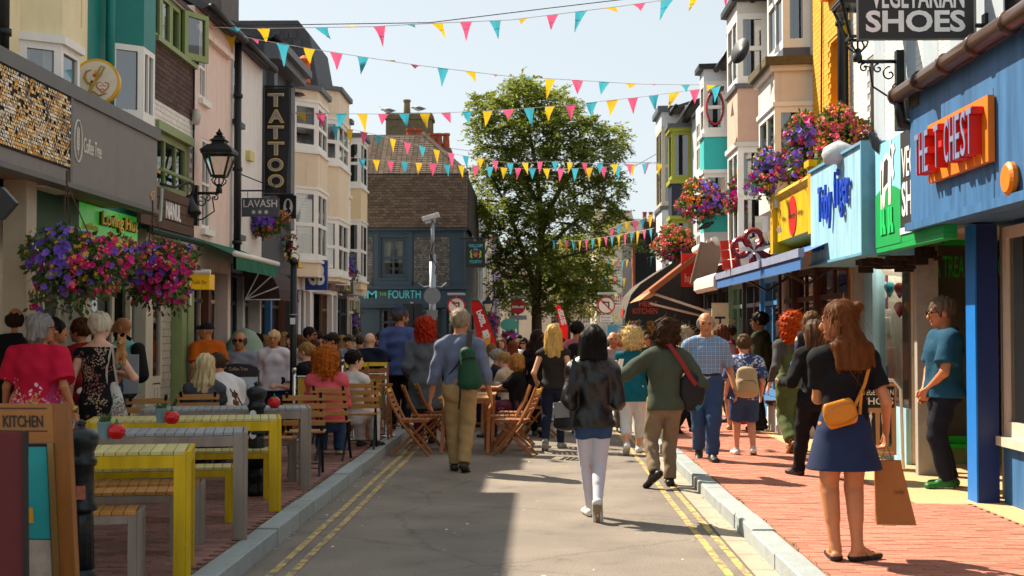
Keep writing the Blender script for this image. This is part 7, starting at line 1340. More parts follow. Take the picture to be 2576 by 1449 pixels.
class Fig:
 def __init__(s, H, fem=False, fat=1., lean=0, slean=0, hyaw=0, hpitch=0, hip=None, L=None, R=None, fl=None, fr=None, kl=None, kr=None, el=None, er=None, twist=0, head=1.13, fpl=0, fpr=0, fyl=8, fyr=-8):
  s.H = H; s.fem = fem; h = H; s.hipz = (hip if hip else .515) * h; s.p0 = np.array((0, 0, s.hipz)); Rl = rx(-math.radians(lean)) @ ry(math.radians(slean)); Rh = rx(-math.radians(lean) * .5) @ ry(math.radians(slean) * .5); s.Rl = Rl @ rz_(math.radians(twist))
  up = lambda R_, z, y=0, x=0: R_ @ np.array((x * h, y * h, z * h)); p0 = s.p0; p1 = p0 + up(Rh, .092); p2 = p1 + up(s.Rl, .110); p3 = p2 + up(s.Rl, .062); p4 = p3 + up(s.Rl, .054); s.p1, s.p2, s.p3, s.p4 = p1, p2, p3, p4
  X = s.Rl @ np.array((1., 0, 0)); Yf = s.Rl @ np.array((0, 1., 0)); Zu = s.Rl @ np.array((0, 0, 1.)); s.X, s.Yf, s.Zu = X, Yf, Zu
  sw = (.098 if fem else .112) * h * (.5 + .5 * fat); hw = .047 * h
  wd = (np.array((.089, .066)), np.array((.070, .054)), np.array((.083, .062)), np.array((.066, .046))) if fem else (np.array((.086, .066)), np.array((.079, .058)), np.array((.094, .066)), np.array((.074, .048)))
  wd = [w_ * h * fat for w_ in wd]; X0 = np.array((1., 0, 0)); T = {}
  T['torso'] = [Pr(p0, p1, wd[0], wd[1], X0), Pr(p1, p2, wd[1], wd[2], X), Pr(p2, p3, wd[2], wd[3], X)]
  s.sh = {-1: p3 + X * -sw - Zu * .006 * h, 1: p3 + X * sw - Zu * .006 * h}; T['shoulder'] = [Pr(p3 + Zu * .012 * h, s.sh[sg], np.array((.034 * h,)), np.array((.031 * h,))) for sg in (-1, 1)]
  T['trap'] = [Pr(p4 + Zu * .008 * h, p3 + X * sg * sw * .85 + Zu * .006 * h, .026 * h, .026 * h) for sg in (-1, 1)]
  if fem: T['torso'] += [Pr(p2 + X * sg * .038 * h + Yf * .042 * h, None, (.034 * h * fat,) * 3) for sg in (-1, 1)]
  T['butt'] = [Pr(p0 + np.array((sg * .038 * h, -.022 * h * fat, -.025 * h)), None, (.050 * h * fat, .044 * h * fat, .052 * h)) for sg in (-1, 1)]
  s.tgt = {-1: L or (-.150, .03, .485), 1: R or (.150, .03, .485)}; s.wr = {}; s.elb = {}; T['uarm'] = []; T['farm'] = []; am = 1. if not fem else .88
  for sg in (-1, 1):
   t = np.array(s.tgt[sg]) * h; e, w_ = ik(s.sh[sg], t, .172 * h, .152 * h, {-1: el, 1: er}[sg] or (sg * .12, -1, 0)); s.elb[sg], s.wr[sg] = e, w_
   T['uarm'].append(Pr(s.sh[sg], e, .030 * h * am * fat, .0235 * h * am)); T['farm'].append(Pr(e, w_, .0245 * h * am, .0155 * h * am))
  T['thigh'] = []; T['calf'] = []; T['bulge'] = []; T['foot'] = []; s.kn = {}; s.an = {}; s.fd = {}
  for sg in (-1, 1):
   t = np.array({-1: fl or (-.052, 0, .047), 1: fr or (.052, 0, .047)}[sg]) * h; hj = p0 + np.array((sg * hw, 0, 0)); k_, a_ = ik(hj, t, .245 * h, .235 * h, {-1: kl, 1: kr}[sg] or (sg * .06, 1, 0)); s.kn[sg], s.an[sg] = k_, a_
   T['thigh'].append(Pr(hj, k_, (.054 if not fem else .056) * h * fat, .035 * h)); T['calf'].append(Pr(k_, a_, .034 * h, .0215 * h)); sd_ = unit(a_ - k_); bk = unit(np.cross(sd_, np.array((1., 0, 0)))); bk = bk if bk[1] < 0 else -bk
   T['bulge'].append(Pr(k_ + (a_ - k_) * .12 + bk * .008 * h, k_ + (a_ - k_) * .5 + bk * .006 * h, .033 * h, .027 * h))
   fp = math.radians({-1: fpl, 1: fpr}[sg]); fy = math.radians({-1: fyl, 1: fyr}[sg]); fd = rz_(fy) @ np.array((0, math.cos(fp), -math.sin(fp))); upf = rz_(fy) @ np.array((0, math.sin(fp), math.cos(fp))); s.fd[sg] = (fd, upf)
   hl = a_ - fd * .022 * h - upf * .026 * h; to = a_ + fd * .105 * h - upf * .031 * h; sdv = np.cross(fd, upf)
   T['foot'].append((Pr(hl, to, np.array((.023, .020)) * h, np.array((.024, .014)) * h, sdv), Pr(a_ + upf * .0 * h, a_ + fd * .045 * h - upf * .02 * h, .022 * h, .02 * h)))
  Rhd = s.Rl.T @ np.eye(3) if False else np.eye(3); Rhd = rx(-math.radians(lean) * .35) @ rz_(math.radians(hyaw)) @ rx(-math.radians(hpitch)); s.Rhd = Rhd; hs = head * h if h > 1.5 else head * 1.55 * (.6 + .4 * h / 1.55); s.hs = hs
  hc = p4 + Zu * .043 * h + Rhd @ np.array((0, .012 * hs, .044 * hs)); s.hc = hc; s.hp = lambda x, y, z: hc + Rhd @ np.array((x * hs, y * hs, z * hs)); q = s.hp; A = Rhd.T; e3 = lambda x, y, z, a, b, c: Pr(q(x, y, z), None, (a * hs, b * hs, c * hs), None, A)
  T['neck'] = [Pr(p4 - Zu * .02 * h, q(0, -.010, -.035), (.033 if not fem else .028) * h * (.5 + .5 * fat), (.031 if not fem else .026) * hs)]
  T['head'] = [e3(0, -.006, .012, .0435, .054, .050), e3(0, .014, -.030, .036, .038, .036), Pr(q(0, .030, -.050), q(0, .042, -.054), .016 * hs, .012 * hs), e3(0, .028, -.004, .036, .026, .036)]
  T['nose'] = [Pr(q(0, .050, .004), q(0, .062, -.020), .0055 * hs, .0095 * hs), Pr(q(-.010, .049, -.040), q(.010, .049, -.040), .006 * hs), Pr(q(-.020, .046, .012), q(.020, .046, .012), .008 * hs)]
  T['ear'] = [e3(sg * .044, -.004, -.008, .007, .013, .019) for sg in (-1, 1)]; T['socket'] = [Pr(q(sg * .0185, .056, .0), None, (.0075 * hs,) * 3, sub=True) for sg in (-1, 1)]
  s.T = T
 def hand(s, sg, curl=.7, dirw=None, thumb=None):
  h = s.H * (.9 if s.fem else 1.); W = s.wr[sg]; A = unit(s.wr[sg] - s.elb[sg]) if dirw is None else unit(dirw); Tm = np.array(thumb if thumb is not None else (0, 1., 0)); Tm = unit(Tm - A * np.dot(Tm, A)); N = np.cross(Tm, A) * sg; N = unit(N); N = N if np.dot(N, (-sg, 0, 0)) > 0 or thumb is not None else -N; o = []
  o.append(Pr(W - A * .004 * h, W + A * .05 * h, np.array((.017, .0105)) * h, np.array((.0225, .0095)) * h, Tm))
  for i, (off, l) in enumerate(((.0175, .040), (.006, .046), (-.006, .043), (-.0165, .034))):
   b = W + A * .052 * h + Tm * off * h; c1 = curl * .55; c2 = curl * 1.25; d1 = unit(A * math.cos(c1) + N * math.sin(c1)); d2 = unit(A * math.cos(c2) + N * math.sin(c2)); m = b + d1 * l * .55 * h; o.append(Pr(b, m, .0058 * h, .0053 * h)); o.append(Pr(m, m + d2 * l * .5 * h, .0053 * h, .0045 * h))
  b = W + A * .012 * h + Tm * .014 * h; m = b + unit(A * .75 + Tm * .65) * .026 * h; o.append(Pr(b, m, .0085 * h, .0068 * h)); o.append(Pr(m, m + unit(A + N * .35 * curl) * .024 * h, .0066 * h, .0052 * h)); return o
def ribbons(V, F, hc, n, ln, wd, mode, seed, sp, zmin=None):
 """loose strands standing off the hair surface"""
 r = np.random.RandomState(seed)
 if not len(V): return np.zeros((0, 3)), np.zeros((0, 4), int)
 c = V[r.randint(0, len(V), n)]; o = c - hc; o /= np.linalg.norm(o, axis=1)[:, None] + 1e-9; P_ = []; Q = []; k = 0
 for p, d in zip(c, o):
  if mode == 'curl': t = unit(np.cross(d, r.normal(size=3)) + d * r.uniform(-.1, .7))
  else: dn = np.array((0, 0, -1.)) - d * (-d[2]); t = unit(dn + r.normal(size=3) * (.12 if mode == 'down' else .35) + d * .12)
  sdv = unit(np.cross(t, d)) * wd * .5; L = ln * r.uniform(.5, 1.2) * (.22 if d[2] > .35 and mode != 'curl' else 1); bend = r.normal(size=3) * (.5 if mode == 'curl' else .12); pts = []
  p = p + d * sp * r.uniform(-.5, 1); m = 5
  for i in range(m):
   f = i / (m - 1); q = p + t * L * f + (d * (-.6 if mode == 'curl' else .0) + bend) * L * f * f; w = sdv * (1 - f * .85); pts += [q - w, q + w]
  P_ += pts; Q += [[k + 2 * i, k + 2 * i + 1, k + 2 * i + 3, k + 2 * i + 2] for i in range(m - 1)]; k += 2 * m
 return np.array(P_), np.array(Q)
def person(label, px, Y, H, face, zb=0., fig=None, skin='warm', hair=None, top=None, legs=None, shoes=('2a2522', 0), skirt=None, faced=False, hands=True, extra=None, group=None, hat=None, name='person', x=None, glasses=None, curl=.7, handdir=None, seed=None, beard=None):
 """top=(material, sleeve 0..2, hem below hip in H, ease[, neck drop]); legs=(material, end 0..2, ease); skirt=(material, top z, hem z, flare)"""
 g = Fig(H, **(fig or {})); T = g.T; sd_ = seed or (int(px * 7 + Y * 13) % 9973); h = float(np.clip(.00072 * Y, .0088, .03)); x = XY(px, Y) if x is None else x
 t = thing(name, label, 'person', (x, Y, zb), group, math.radians(face))
 b = T['torso'] + T['shoulder'] + T['trap'] + T['butt'] + T['uarm'] + T['farm'] + T['thigh'] + T['calf'] + T['bulge'] + [q for f in T['foot'] for q in f] + T['neck'] + T['head']
 hd_ = {} if handdir is None else handdir; hl = [g.hand(sg, curl, *hd_.get(sg, ())) for sg in (-1, 1)]
 parts = [field(b + (hl[0] + hl[1] if h > .0125 and hands else []), h, .022 * H / 1.7)]
 parts.append(field(T['head'] + T['nose'] + T['ear'] + T['socket'] + [T['neck'][0].part(.3, 1, 0, 0, False)], h * (.5 if faced or Y < 13 else .62), .012))
 if hands and h <= .0125:
  for q, f in zip(hl, T['farm']): parts.append(field(q + [f.part(.75, 1, 0, 0, False)], .0042 if Y < 11 else .0062, .007))
 mesh_of('body', parts, SKIN[skin], t); hs = g.hs; hp = g.hp
 if top:
  mt, sl, hem, e = top[:4]; nk = top[4] if len(top) > 4 else 0.; hz = g.hipz - hem * H; pr = [p.grow(e) for p in T['torso'] + T['shoulder'] + T['trap']]
  if hem > 0: dn = (e + .012) * (1 + 2 * hem); pr.append(Pr(g.p0, g.p0 + np.array((0, 0, -hem * H)), T['torso'][0].ra + e, T['torso'][0].ra + dn, (1, 0, 0), True)); pr += [p.grow(e + .012) for p in T['butt']]
  for u, f in zip(T['uarm'], T['farm']):
   if sl > 0: pr.append(u.part(0, min(sl, 1), e * .9, e * (1.0 if sl >= 1 else 1.3), sl < 1))
   if sl > 1: pr.append(f.part(0, min(sl - 1, .985), e, e * .8 + .001))
  cl = [((0, 0, hz), (0, 0, -1))]; nb = g.p4 + g.Zu * (.012 - nk) * H; cl.append((nb - g.Yf * (.02 + .3 * nk) * H, unit(g.Zu * 1.0 + g.Yf * (.25 + 1.2 * nk)))) if nk >= 0 else None
  o = mesh_of(top[5] if len(top) > 5 else 'shirt', [field(pr, h, .024, cl, (.009 if e < .02 else .016, 40, sd_))], mt, t)
 if legs:
  mt, end, e = legs; pr = [Pr(g.p0 + np.array((0, 0, -.02 * H)), g.p1, T['torso'][0].ra + e, T['torso'][0].rb + e, (1, 0, 0))] + [p.grow(e) for p in T['butt']]
  for u, c, bu in zip(T['thigh'], T['calf'], T['bulge']):
   pr.append(u.part(0, min(end, 1), e, e * (1 if end >= 1 else 1.4), end < 1))
   if end > 1: pr.append(c.part(0, min(end - 1, 1.0), e, e * 1.35)); pr.append(bu.grow(e * .7)) if end > 1.5 else None
  cl = [(g.p0 + np.array((0, 0, .062 * H)), unit(g.p1 - g.p0))]; mesh_of('trousers' if end > 1.2 else 'shorts', [field(pr, h, .014, cl, (.010 if e > .012 else .004, 42, sd_ + 1, 1.1))], mt, t)
 if skirt:
  mt, zt, zb_, fl = skirt; w0 = T['torso'][0].rb + .012; top_ = g.p0 + np.array((0, 0, zt * H)); bot = np.array((g.p0[0], g.p0[1] + .005, zb_ * H)); pr = [Pr(top_, g.p0 + np.array((0, -.004, -.01 * H)), w0, T['torso'][0].ra + .016, (1, 0, 0), True, cuta=True), Pr(g.p0 + np.array((0, 0, .02 * H)), bot, T['torso'][0].ra + .012, (T['torso'][0].ra + .01) * np.array((fl, fl * 1.08)), (1, 0, 0), True)] + [p.grow(.014) for p in T['butt']]
  mesh_of('skirt', [field(pr, h, .02, [(bot, (0, 0, -1))], (.006, 20, sd_ + 2))], mt, t)
 if shoes:
  for sg, f in zip((-1, 1), T['foot']):
   fd, upf = g.fd[sg]; e = .007 if not shoes[1] else .004; so = g.an[sg] - upf * .047 * H; cl = [(so + upf * .004, -upf)]
   if shoes[1] == 2: continue
   if shoes[1]: cl.append((g.an[sg] - upf * .022 * H, upf))
   o = mesh_of('shoe', [field([p.grow(e) for p in f], min(h, .012), .012, cl)], M(shoes[0], .5, var=.1), t)
   sl_ = Pr(f[0].a - upf * .012 * H, f[0].b - upf * .006 * H, np.array((.025, .009)) * H, np.array((.026, .008)) * H, np.cross(fd, upf)); mesh_of('sole', [field([sl_], min(h, .010), .01, [(so - upf * .006, -upf)])], M(shoes[2], .7) if len(shoes) > 2 else SOLE, o)
 if hair:
  kind, col = hair[:2]; ln = hair[2] if len(hair) > 2 else .0; A = g.Rhd.T; e3 = lambda x_, y_, z_, a, b_, c, **k: Pr(hp(x_, y_, z_), None, (a * hs, b_ * hs, c * hs), None, A, **k); hh = max(.006, h * .65); cap = [e3(0, -.010, .017, .0505, .0605, .055)]; fc = [e3(0, .078, -.022, .060, .062, .048, sub=True), e3(0, .03, -.085, .062, .06, .05, sub=True)]; amp = .011; mode = 'down'; nr, rl, rw = 260, .05, .004
  if kind == 'short': pr = cap + fc + [e3(sg * .05, .012, -.02, .016, .02, .03, sub=True) for sg in (-1, 1)] + [e3(0, -.02, -.075, .06, .06, .034, sub=True)]; nr, rl = 240, .025
  elif kind == 'balding': pr = [e3(0, -.010, -.004, .0505, .058, .042), e3(0, .078, -.01, .05, .06, .06, sub=True), e3(0, .012, .078, .042, .064, .05, sub=True), e3(0, -.0, -.085, .07, .07, .05, sub=True)]; nr, rl = 120, .018
  elif kind == 'bob': pr = cap + fc[:1] + [Pr(hp(sg * .036, -.008, .01), hp(sg * .044, -.010, -.06 - ln), .025 * hs, .022 * hs, cut=True) for sg in (-1, 1)] + [Pr(hp(0, -.034, .01), hp(0, -.046, -.068 - ln), np.array((.052, .030)) * hs, np.array((.058, .024)) * hs, A[0], True)]; nr, rl = 700, .10
  elif kind == 'long': pr = cap + fc[:1] + [Pr(hp(sg * .035, -.012, .01), hp(sg * .045, -.020, -.10), .024 * hs, .022 * hs) for sg in (-1, 1)] + [Pr(hp(0, -.036, .0), hp(0, -.050, -.10), np.array((.046, .024)) * hs, np.array((.056, .022)) * hs, A[0]), Pr(hp(0, -.050, -.10), hp(0, -.056, -.13 - ln), np.array((.056, .022)) * hs, np.array((.040, .012)) * hs, A[0])]; nr, rl = 700, .14
  elif kind == 'curly': r0 = 1.0 + ln; pr = [e3(0, -.016, .012, .062 * r0, .064 * r0, .062 * r0), e3(0, -.030, -.030, .060 * r0, .050 * r0, .05 * r0)] + ([e3(0, -.04, -.075, .058 * r0, .04, .05)] if ln > .1 else []) + [e3(0, .088, -.028, .05, .06, .05, sub=True)]; amp, mode, nr, rl, rw = .026, 'curl', 1500, .07, .006
  elif kind == 'bun': pr = cap + [e3(0, .075, -.026, .058, .060, .046, sub=True), e3(sg_ := .0, -.01, -.09, .07, .07, .045, sub=True)] + [e3(0, -.062, .042, .022, .022, .022)]; nr, rl = 160, .04
  elif kind == 'ponybun': pr = cap + [e3(0, .080, -.026, .056, .060, .050, sub=True)] + [e3(0, -.066, .040, .020, .020, .019), Pr(hp(0, -.030, .01), hp(-.01, -.042, -.07), np.array((.040, .030)) * hs, np.array((.046, .030)) * hs, A[0]), Pr(hp(-.01, -.040, -.06), g.p4 + np.array((.03, -.085, -.02)), np.array((.046, .030)) * hs, np.array((.066, .026)) * hs, (1, 0, 0)), Pr(g.p4 + np.array((.03, -.085, -.02)), g.p3 + np.array((.035, -.125, -.06)), np.array((.066, .026)) * hs, np.array((.056, .010)) * hs, (1, 0, 0))]; nr, rl = 1500, .17
  if kind == 'ponybun': amp = .006
  V, F = field(pr, hh, .012, (), (amp, 100 if kind == 'curly' else 110, sd_ + 3, .8 if kind == 'curly' else .12)); pl = [(V, F)]
  if Y < 30: pl.append(ribbons(V, F, hp(0, -.01, -.0), int(nr * (1 if Y < 18 else .5)), rl, rw * (1 if Y < 14 else 1.5), mode, sd_, .004))
  mesh_of('hair', pl, hairm(col), t)
 if hat:
  kind, mt = hat; A = g.Rhd.T; e3 = lambda x_, y_, z_, a, b_, c, **k: Pr(hp(x_, y_, z_), None, (a * hs, b_ * hs, c * hs), None, A, **k); up = g.Rhd @ np.array((0, 0, 1.))
  if kind == 'beanie': pr = [e3(0, -.010, .022, .051, .060, .060)]; cl = [(hp(0, 0, -.002), -unit(up + g.Rhd @ np.array((0, .25, 0))))]
  else: pr = [e3(0, -.008, .022, .050, .060, .046), Pr(hp(-.028, .05, .026), hp(.028, .05, .026), .02 * hs), Pr(hp(0, .05, .026), hp(0, .085, .016), np.array((.034, .006)) * hs, np.array((.026, .005)) * hs, g.Rhd @ np.array((1., 0, 0)))]; cl = [(hp(0, 0, .014), -up)]
  mesh_of('hat', [field(pr, max(.006, h * .6), .012, cl)], mt, t)
 if faced:
  hs0 = hs; hs = hs * 1.05
  for sg in (-1, 1): mesh_of('eye', [field([Pr(hp(sg * .0185, .0505, .0), None, (.0052 * hs,) * 3)], .003, .005)], EYEM, t); mesh_of('eyebrow', [field([Pr(hp(sg * .008, .054, .014), hp(sg * .027, .047, .016), .0035 * hs, .0028 * hs)], .003, .004)], hairm(hair[1]) if hair else BROWM, t)
  mesh_of('mouth', [field([Pr(hp(-.013, .0515, -.040), hp(.013, .0515, -.040), .0042 * hs)], .003, .004)], LIPM, t); hs = hs0
 if beard: A = g.Rhd.T; mesh_of('beard', [field([Pr(hp(0, .018, -.036), None, (.037 * hs, .038 * hs, .034 * hs), None, A), Pr(hp(0, .06, .0), None, (.06 * hs, .05 * hs, .034 * hs), None, A, sub=True)], .005, .006)], hairm(beard), t)
 if glasses:
  m = MB(); V3 = lambda *a: tuple(hp(*a))
  for sg in (-1, 1):
   m.tube([V3(sg * .0195 + .0135 * math.cos(a), .0625, .0 + .0105 * math.sin(a)) for a in [2 * math.pi * k / 12 for k in range(12)]], .0022 * hs, 5, closed=True); m.tube([V3(sg * .034, .060, .003), V3(sg * .046, -.004, .0)], .002 * hs, 5)
   if glasses == 'dark': m.prism(Fr(hp(sg * .0195, .063, .0), Vector(g.Rhd @ np.array((1., 0, 0))), Vector(g.Rhd @ np.array((0, 0, 1.)))), ellipse(0, 0, .0145 * hs, .0115 * hs, 10), -.002, .002)
  m.tube([V3(-.007, .063, .002), V3(.007, .063, .002)], .002 * hs, 5); o0 = WO[t]; WO[t] = Vector((0, 0, 0)); m.build('glasses', M('101218', .2), t); WO[t] = o0
 t['_f'] = 0; del t['_f']; return t, g
def worn(g, t): return Matrix.Translation(WO[t]) @ Matrix.Rotation(t.rotation_euler.z, 4, 'Z')
def held(name, label, cat, t, shapes, group=None):
 """a bag or other carried thing, built in the figure's own axes: shapes = [(part name, V, F, material)]"""
 o = thing(name, label, cat, tuple(WO[t]), group, t.rotation_euler.z)
 for nm, V, F, mt in shapes: mesh_of(nm, [(V, F)], mt, o)
 return o
def tubeVF(pts, r, seg=6):
 m = MB().tube(pts, r, seg, caps=False); return np.array(m.v), np.array(m.f)
def strapVF(pts, w, n):
 """flat band along pts; n = rough outward direction"""
 pts = [np.asarray(p, float) for p in pts]; V = []; F = []
 for i, p in enumerate(pts):
  d = unit(pts[min(i + 1, len(pts) - 1)] - pts[max(i - 1, 0)]); sv = unit(np.cross(d, n)) * w / 2; V += [p - sv, p + sv]
  if i: k = 2 * i; F.append([k - 2, k - 1, k + 1, k])
 return np.array(V), np.array(F)
# ================================================================ PEOPLE
def cloth(c, rough=.85, **k): return M(c, rough, var=k.pop('var', .08), vs=k.pop('vs', 8), spec=.2, bump=k.pop('bump', .4), bs=k.pop('bs', 10), **k)
def pattern(name, kind, base, cols, scale=14., z0=None):
 def f(N, L, co, b):
  cur = None; rgb = N.new('ShaderNodeRGB'); rgb.outputs[0].default_value = (*lin(base), 1); cur = rgb.outputs[0]
  def mixin(fac, c):
   nonlocal cur
   m = N.new('ShaderNodeMix'); m.data_type = 'RGBA'; m.inputs[7].default_value = (*lin(c), 1); L.new(cur, m.inputs[6]); L.new(fac, m.inputs[0]); cur = m.outputs[2]
  def thr(o, v, op='LESS_THAN'): t = N.new('ShaderNodeMath'); t.operation = op; t.inputs[1].default_value = v; L.new(o, t.inputs[0]); return t.outputs[0]
  if kind == 'floral':
   sx = N.new('ShaderNodeSeparateXYZ'); L.new(co, sx.inputs[0])
   for i, c in enumerate(cols):
    v = N.new('ShaderNodeTexVoronoi'); v.inputs['Scale'].default_value = scale * (1 + .35 * i); mp = N.new('ShaderNodeMapping'); mp.inputs['Location'].default_value = (i * 3.7, i, i * 2.1); L.new(co, mp.inputs[0]); L.new(mp.outputs[0], v.inputs['Vector']); fac = thr(v.outputs['Distance'], .46)
    n = N.new('ShaderNodeTexNoise'); n.inputs['Scale'].default_value = 5; L.new(mp.outputs[0], n.inputs[0]); a = N.new('ShaderNodeMath'); a.operation = 'ADD'; L.new(n.outputs['Fac'], a.inputs[0])
    if z0: mr = N.new('ShaderNodeMapRange'); mr.inputs[1].default_value = z0[0]; mr.inputs[2].default_value = z0[1]; mr.inputs[3].default_value = .25; mr.inputs[4].default_value = -.3; L.new(sx.outputs['Z'], mr.inputs[0]); L.new(mr.outputs[0], a.inputs[1])
    else: a.inputs[1].default_value = -.06
    g = thr(a.outputs[0], .5, 'GREATER_THAN'); m = N.new('ShaderNodeMath'); m.operation = 'MULTIPLY'; L.new(fac, m.inputs[0]); L.new(g, m.inputs[1]); mixin(m.outputs[0], c)
  else:
   sx = N.new('ShaderNodeSeparateXYZ'); L.new(co, sx.inputs[0])
   for i, (ax, per, wd, c) in enumerate(cols):
    m = N.new('ShaderNodeMath'); m.operation = 'PINGPONG'; m.inputs[1].default_value = per / 2; L.new(sx.outputs[ax], m.inputs[0]); q = thr(m.outputs[0], wd / 2); k = N.new('ShaderNodeMath'); k.operation = 'MULTIPLY'; k.inputs[1].default_value = .7; L.new(q, k.inputs[0]); mixin(k.outputs[0], c)
  L.new(cur, b.inputs['Base Color'])
 return ramp_mat(name, f, .85)
PLAID = pattern('plaid_cotton', 'grid', '7896b8', [('X', .05, .022, '5f80a8'), ('Z', .05, .022, '5f80a8'), ('X', .05, .004, 'd8dce2'), ('Z', .05, .004, 'd8dce2'), ('X', .1, .006, 'c9b8b0')])
REDFL = pattern('red_floral_cloth', 'floral', 'c4163a', ['e8c4d0', 'd890a8', '8a4a78', 'c8a04a'], 30, (.62, 1.2)); BLKFL = pattern('black_floral_cloth', 'floral', '131216', ['8a5a52', 'b09a7a'], 40)
STRP_T = pattern('striped_jersey', 'grid', 'd4d2ce', [('Z', .035, .017, '3a4458')]); STRPD = pattern('dark_striped_jersey', 'grid', '20242c', [('Z', .022, .006, '8d9298')]); BOYP = pattern('blue_print_cotton', 'floral', '3a4a78', ['c9ccd6', '8a94b8'], 34); MARP = pattern('maroon_print_trousers', 'floral', '5a2030', ['a87a80'], 40)
JEAN = cloth('33496e', var=.14, vs=14); JEAND = cloth('1c2338', var=.14, vs=14); BLACK = cloth('141316'); KHAKI = cloth('a5865a'); WHITE = cloth('d5d0cc', var=.04); LEATH = M('19130f', .38, var=.12, vs=10, bump=.3, bs=40, spec=.5); LWHT = M('c5bfc9', .8, var=.05)
SIT = dict(hip=.285, fl=(-.065, .25, .047), fr=(.065, .25, .047), L=(-.10, .22, .42), R=(.10, .22, .42))
WALK = dict(fl=(-.045, .14, .047), fr=(.05, -.15, .085), fpr=38, hip=.505); WALK2 = dict(fl=(-.05, -.15, .085), fr=(.045, .14, .047), fpl=38, hip=.505)
def D(*a, **k):
 o = {}
 for d in a: o.update(d)
 o.update(k); return o
def Hof(py, Y, zb): return P(1288, py, Y).z - zb
# --- the woman with the mustard bag, nearest on the right
MUS = M('c97a0c', .4, var=.06, bump=.1, bs=60); SKB = M('142548', .85, var=.1, vs=14)
t, g = person('woman in black t-shirt and navy denim skirt standing nearest on the right pavement', 2122, 8.72, 1.685, 4, PZ, dict(fem=True, hyaw=62, hpitch=4, L=(-.05, .17, .735), el=(-.12, -.3, -1), R=(.178, .045, .492), fl=(-.035, .012, .047), fr=(.045, -.01, .047), fyl=-6, fyr=-62), 'tan', ('ponybun', '6c3d1b'), (BLACK, .66, -.02, .016, .01), None, ('1c1a1a', 1), (SKB, .07, .352, 1.52), True, handdir={1: ((.02, .15, -1),)}, curl=1.25, extra=None)
T_ = g.T
for sg in (-1, 1):
 f = T_['foot'][0 if sg < 0 else 1]; fd, upf = g.fd[sg]; a = g.an[sg]; sd_ = np.cross(fd, upf); hgt = lambda q, z: q - upf * (.047 * 1.685 - z)
 st = [hgt(a + sd_ * .037 * math.cos(k) + fd * (.036 * math.sin(k) - .004), .062) for k in np.linspace(0, 2 * math.pi, 15)]; V, F = strapVF(st, .016, upf); st2 = [hgt(a + fd * .1 + sd_ * .042 * math.cos(k), .012 + .048 * math.sin(k)) for k in np.linspace(0, math.pi, 9)]; V2, F2 = strapVF(st2, .06, upf)
 V3, F3 = strapVF([hgt(a + fd * .03 + sd_ * .036, .06), hgt(a + fd * .06 + sd_ * .042, .02), ], .014, upf)
 mesh_of('sandal_strap', [(V, F), (V2, F2), (V3, F3)], M('17130f', .5), t)
bg = [Pr((-.155, -.19, .945), (-.015, -.20, .985), np.array((.085, .035)), np.array((.085, .035)), (-.25, 0, 1))]
V, F = field(bg, .008, .02, [((0, -.225, 0), (0, -1, 0)), ((0, -.155, 0), (0, 1, 0))]); pts = [(.125, .02, 1.395), (.135, -.06, 1.37), (.125, -.125, 1.25), (.09, -.15, 1.15), (.04, -.175, 1.06), (.0, -.19, .99)]; V2, F2 = strapVF(pts, .022, (0, -1, 0)); V2b, F2b = strapVF([(p[0], p[1] - .004, p[2]) for p in pts], .018, (0, -1, 0)); V3, F3 = strapVF([(.06, -.178, 1.10), (.05, -.185, 1.02), (.045, -.187, .96)], .018, (0, -1, 0)); V4, F4 = tubeVF([(.05, -.178, 1.11), (.075, -.175, 1.115), (.078, -.175, 1.085), (.054, -.178, 1.08), (.05, -.178, 1.11)], .003)
pp = [np.array((-.085 + .118 * math.cos(a), -.232, .962 + .062 * math.sin(a) + .03 * math.cos(a))) for a in np.linspace(0, 2 * math.pi, 30)]; V5, F5 = tubeVF(pp, .0022, 4)
held('shoulder_bag', 'small mustard yellow leather bag slung at the skirt', 'handbag', t, [('body', V, F, MUS), ('strap', np.concatenate([V2, V2b]), np.concatenate([F2, F2b + len(V2)]), MUS), ('strap_end', V3, F3, MUS), ('buckle', V4, F4, M('c9a24a', .25, 1.)), ('seam', V5, F5, M('8a5208', .5))])
# paper shopping bag in her right hand
w = WO[t] + Matrix.Rotation(t.rotation_euler.z, 3, 'Z') @ Vector(g.wr[1] + np.array((.0, .01, -.13))); KR = M('9a6232', .75, var=.08, vs=6, bump=.15, bs=16); KR2 = M('a86a34', .75, var=.08, vs=6)
s = thing('paper_bag', 'brown paper shopping bag hanging from the hand', 'bag', tuple(w)); m = MB(); top_ = [(-.10, -.02), (.07, -.03), (.09, .04), (-.085, .045)]; botm = [(-.10, -.07), (.15, -.10), (.17, .06), (-.075, .075)]; zt, zb_ = -.06, -.47
A_ = [Vector((w.x + a + .02, w.y + b, w.z + zt)) for a, b in top_]; B_ = [Vector((w.x + a + .02, w.y + b, w.z + zb_)) for a, b in botm]
for i in range(4):
 j = (i + 1) % 4; q = [A_[i], B_[i], B_[j], A_[j]]; mid1, mid2 = (A_[i] + A_[j]) / 2, (B_[i] + B_[j]) / 2
 if i % 2: mid1 = mid1 + Vector((-.02 if i == 1 else .03, 0, 0));
 m.face([A_[i], B_[i], mid2, mid1], i % 2); m.face([mid1, mid2, B_[j], A_[j]], i % 2)
m.face(B_[::-1]); m.build('body', [KR2, KR], s); m = MB();
for a, b in ((0, 1), (3, 2)): m.tube([A_[a] * .7 + A_[b] * .3, Vector((w.x, w.y, w.z + .055)), A_[a] * .3 + A_[b] * .7], .004, 5)
m.build('handle', KR, s); Fz = Fr(B_[0] + Vector((0, -.004, 0)), (B_[1] - B_[0]), (A_[0] - B_[0])); text('node', s, Fz, (.12, .18, .2, .23), M('5a3a20', .7), .006, .001)
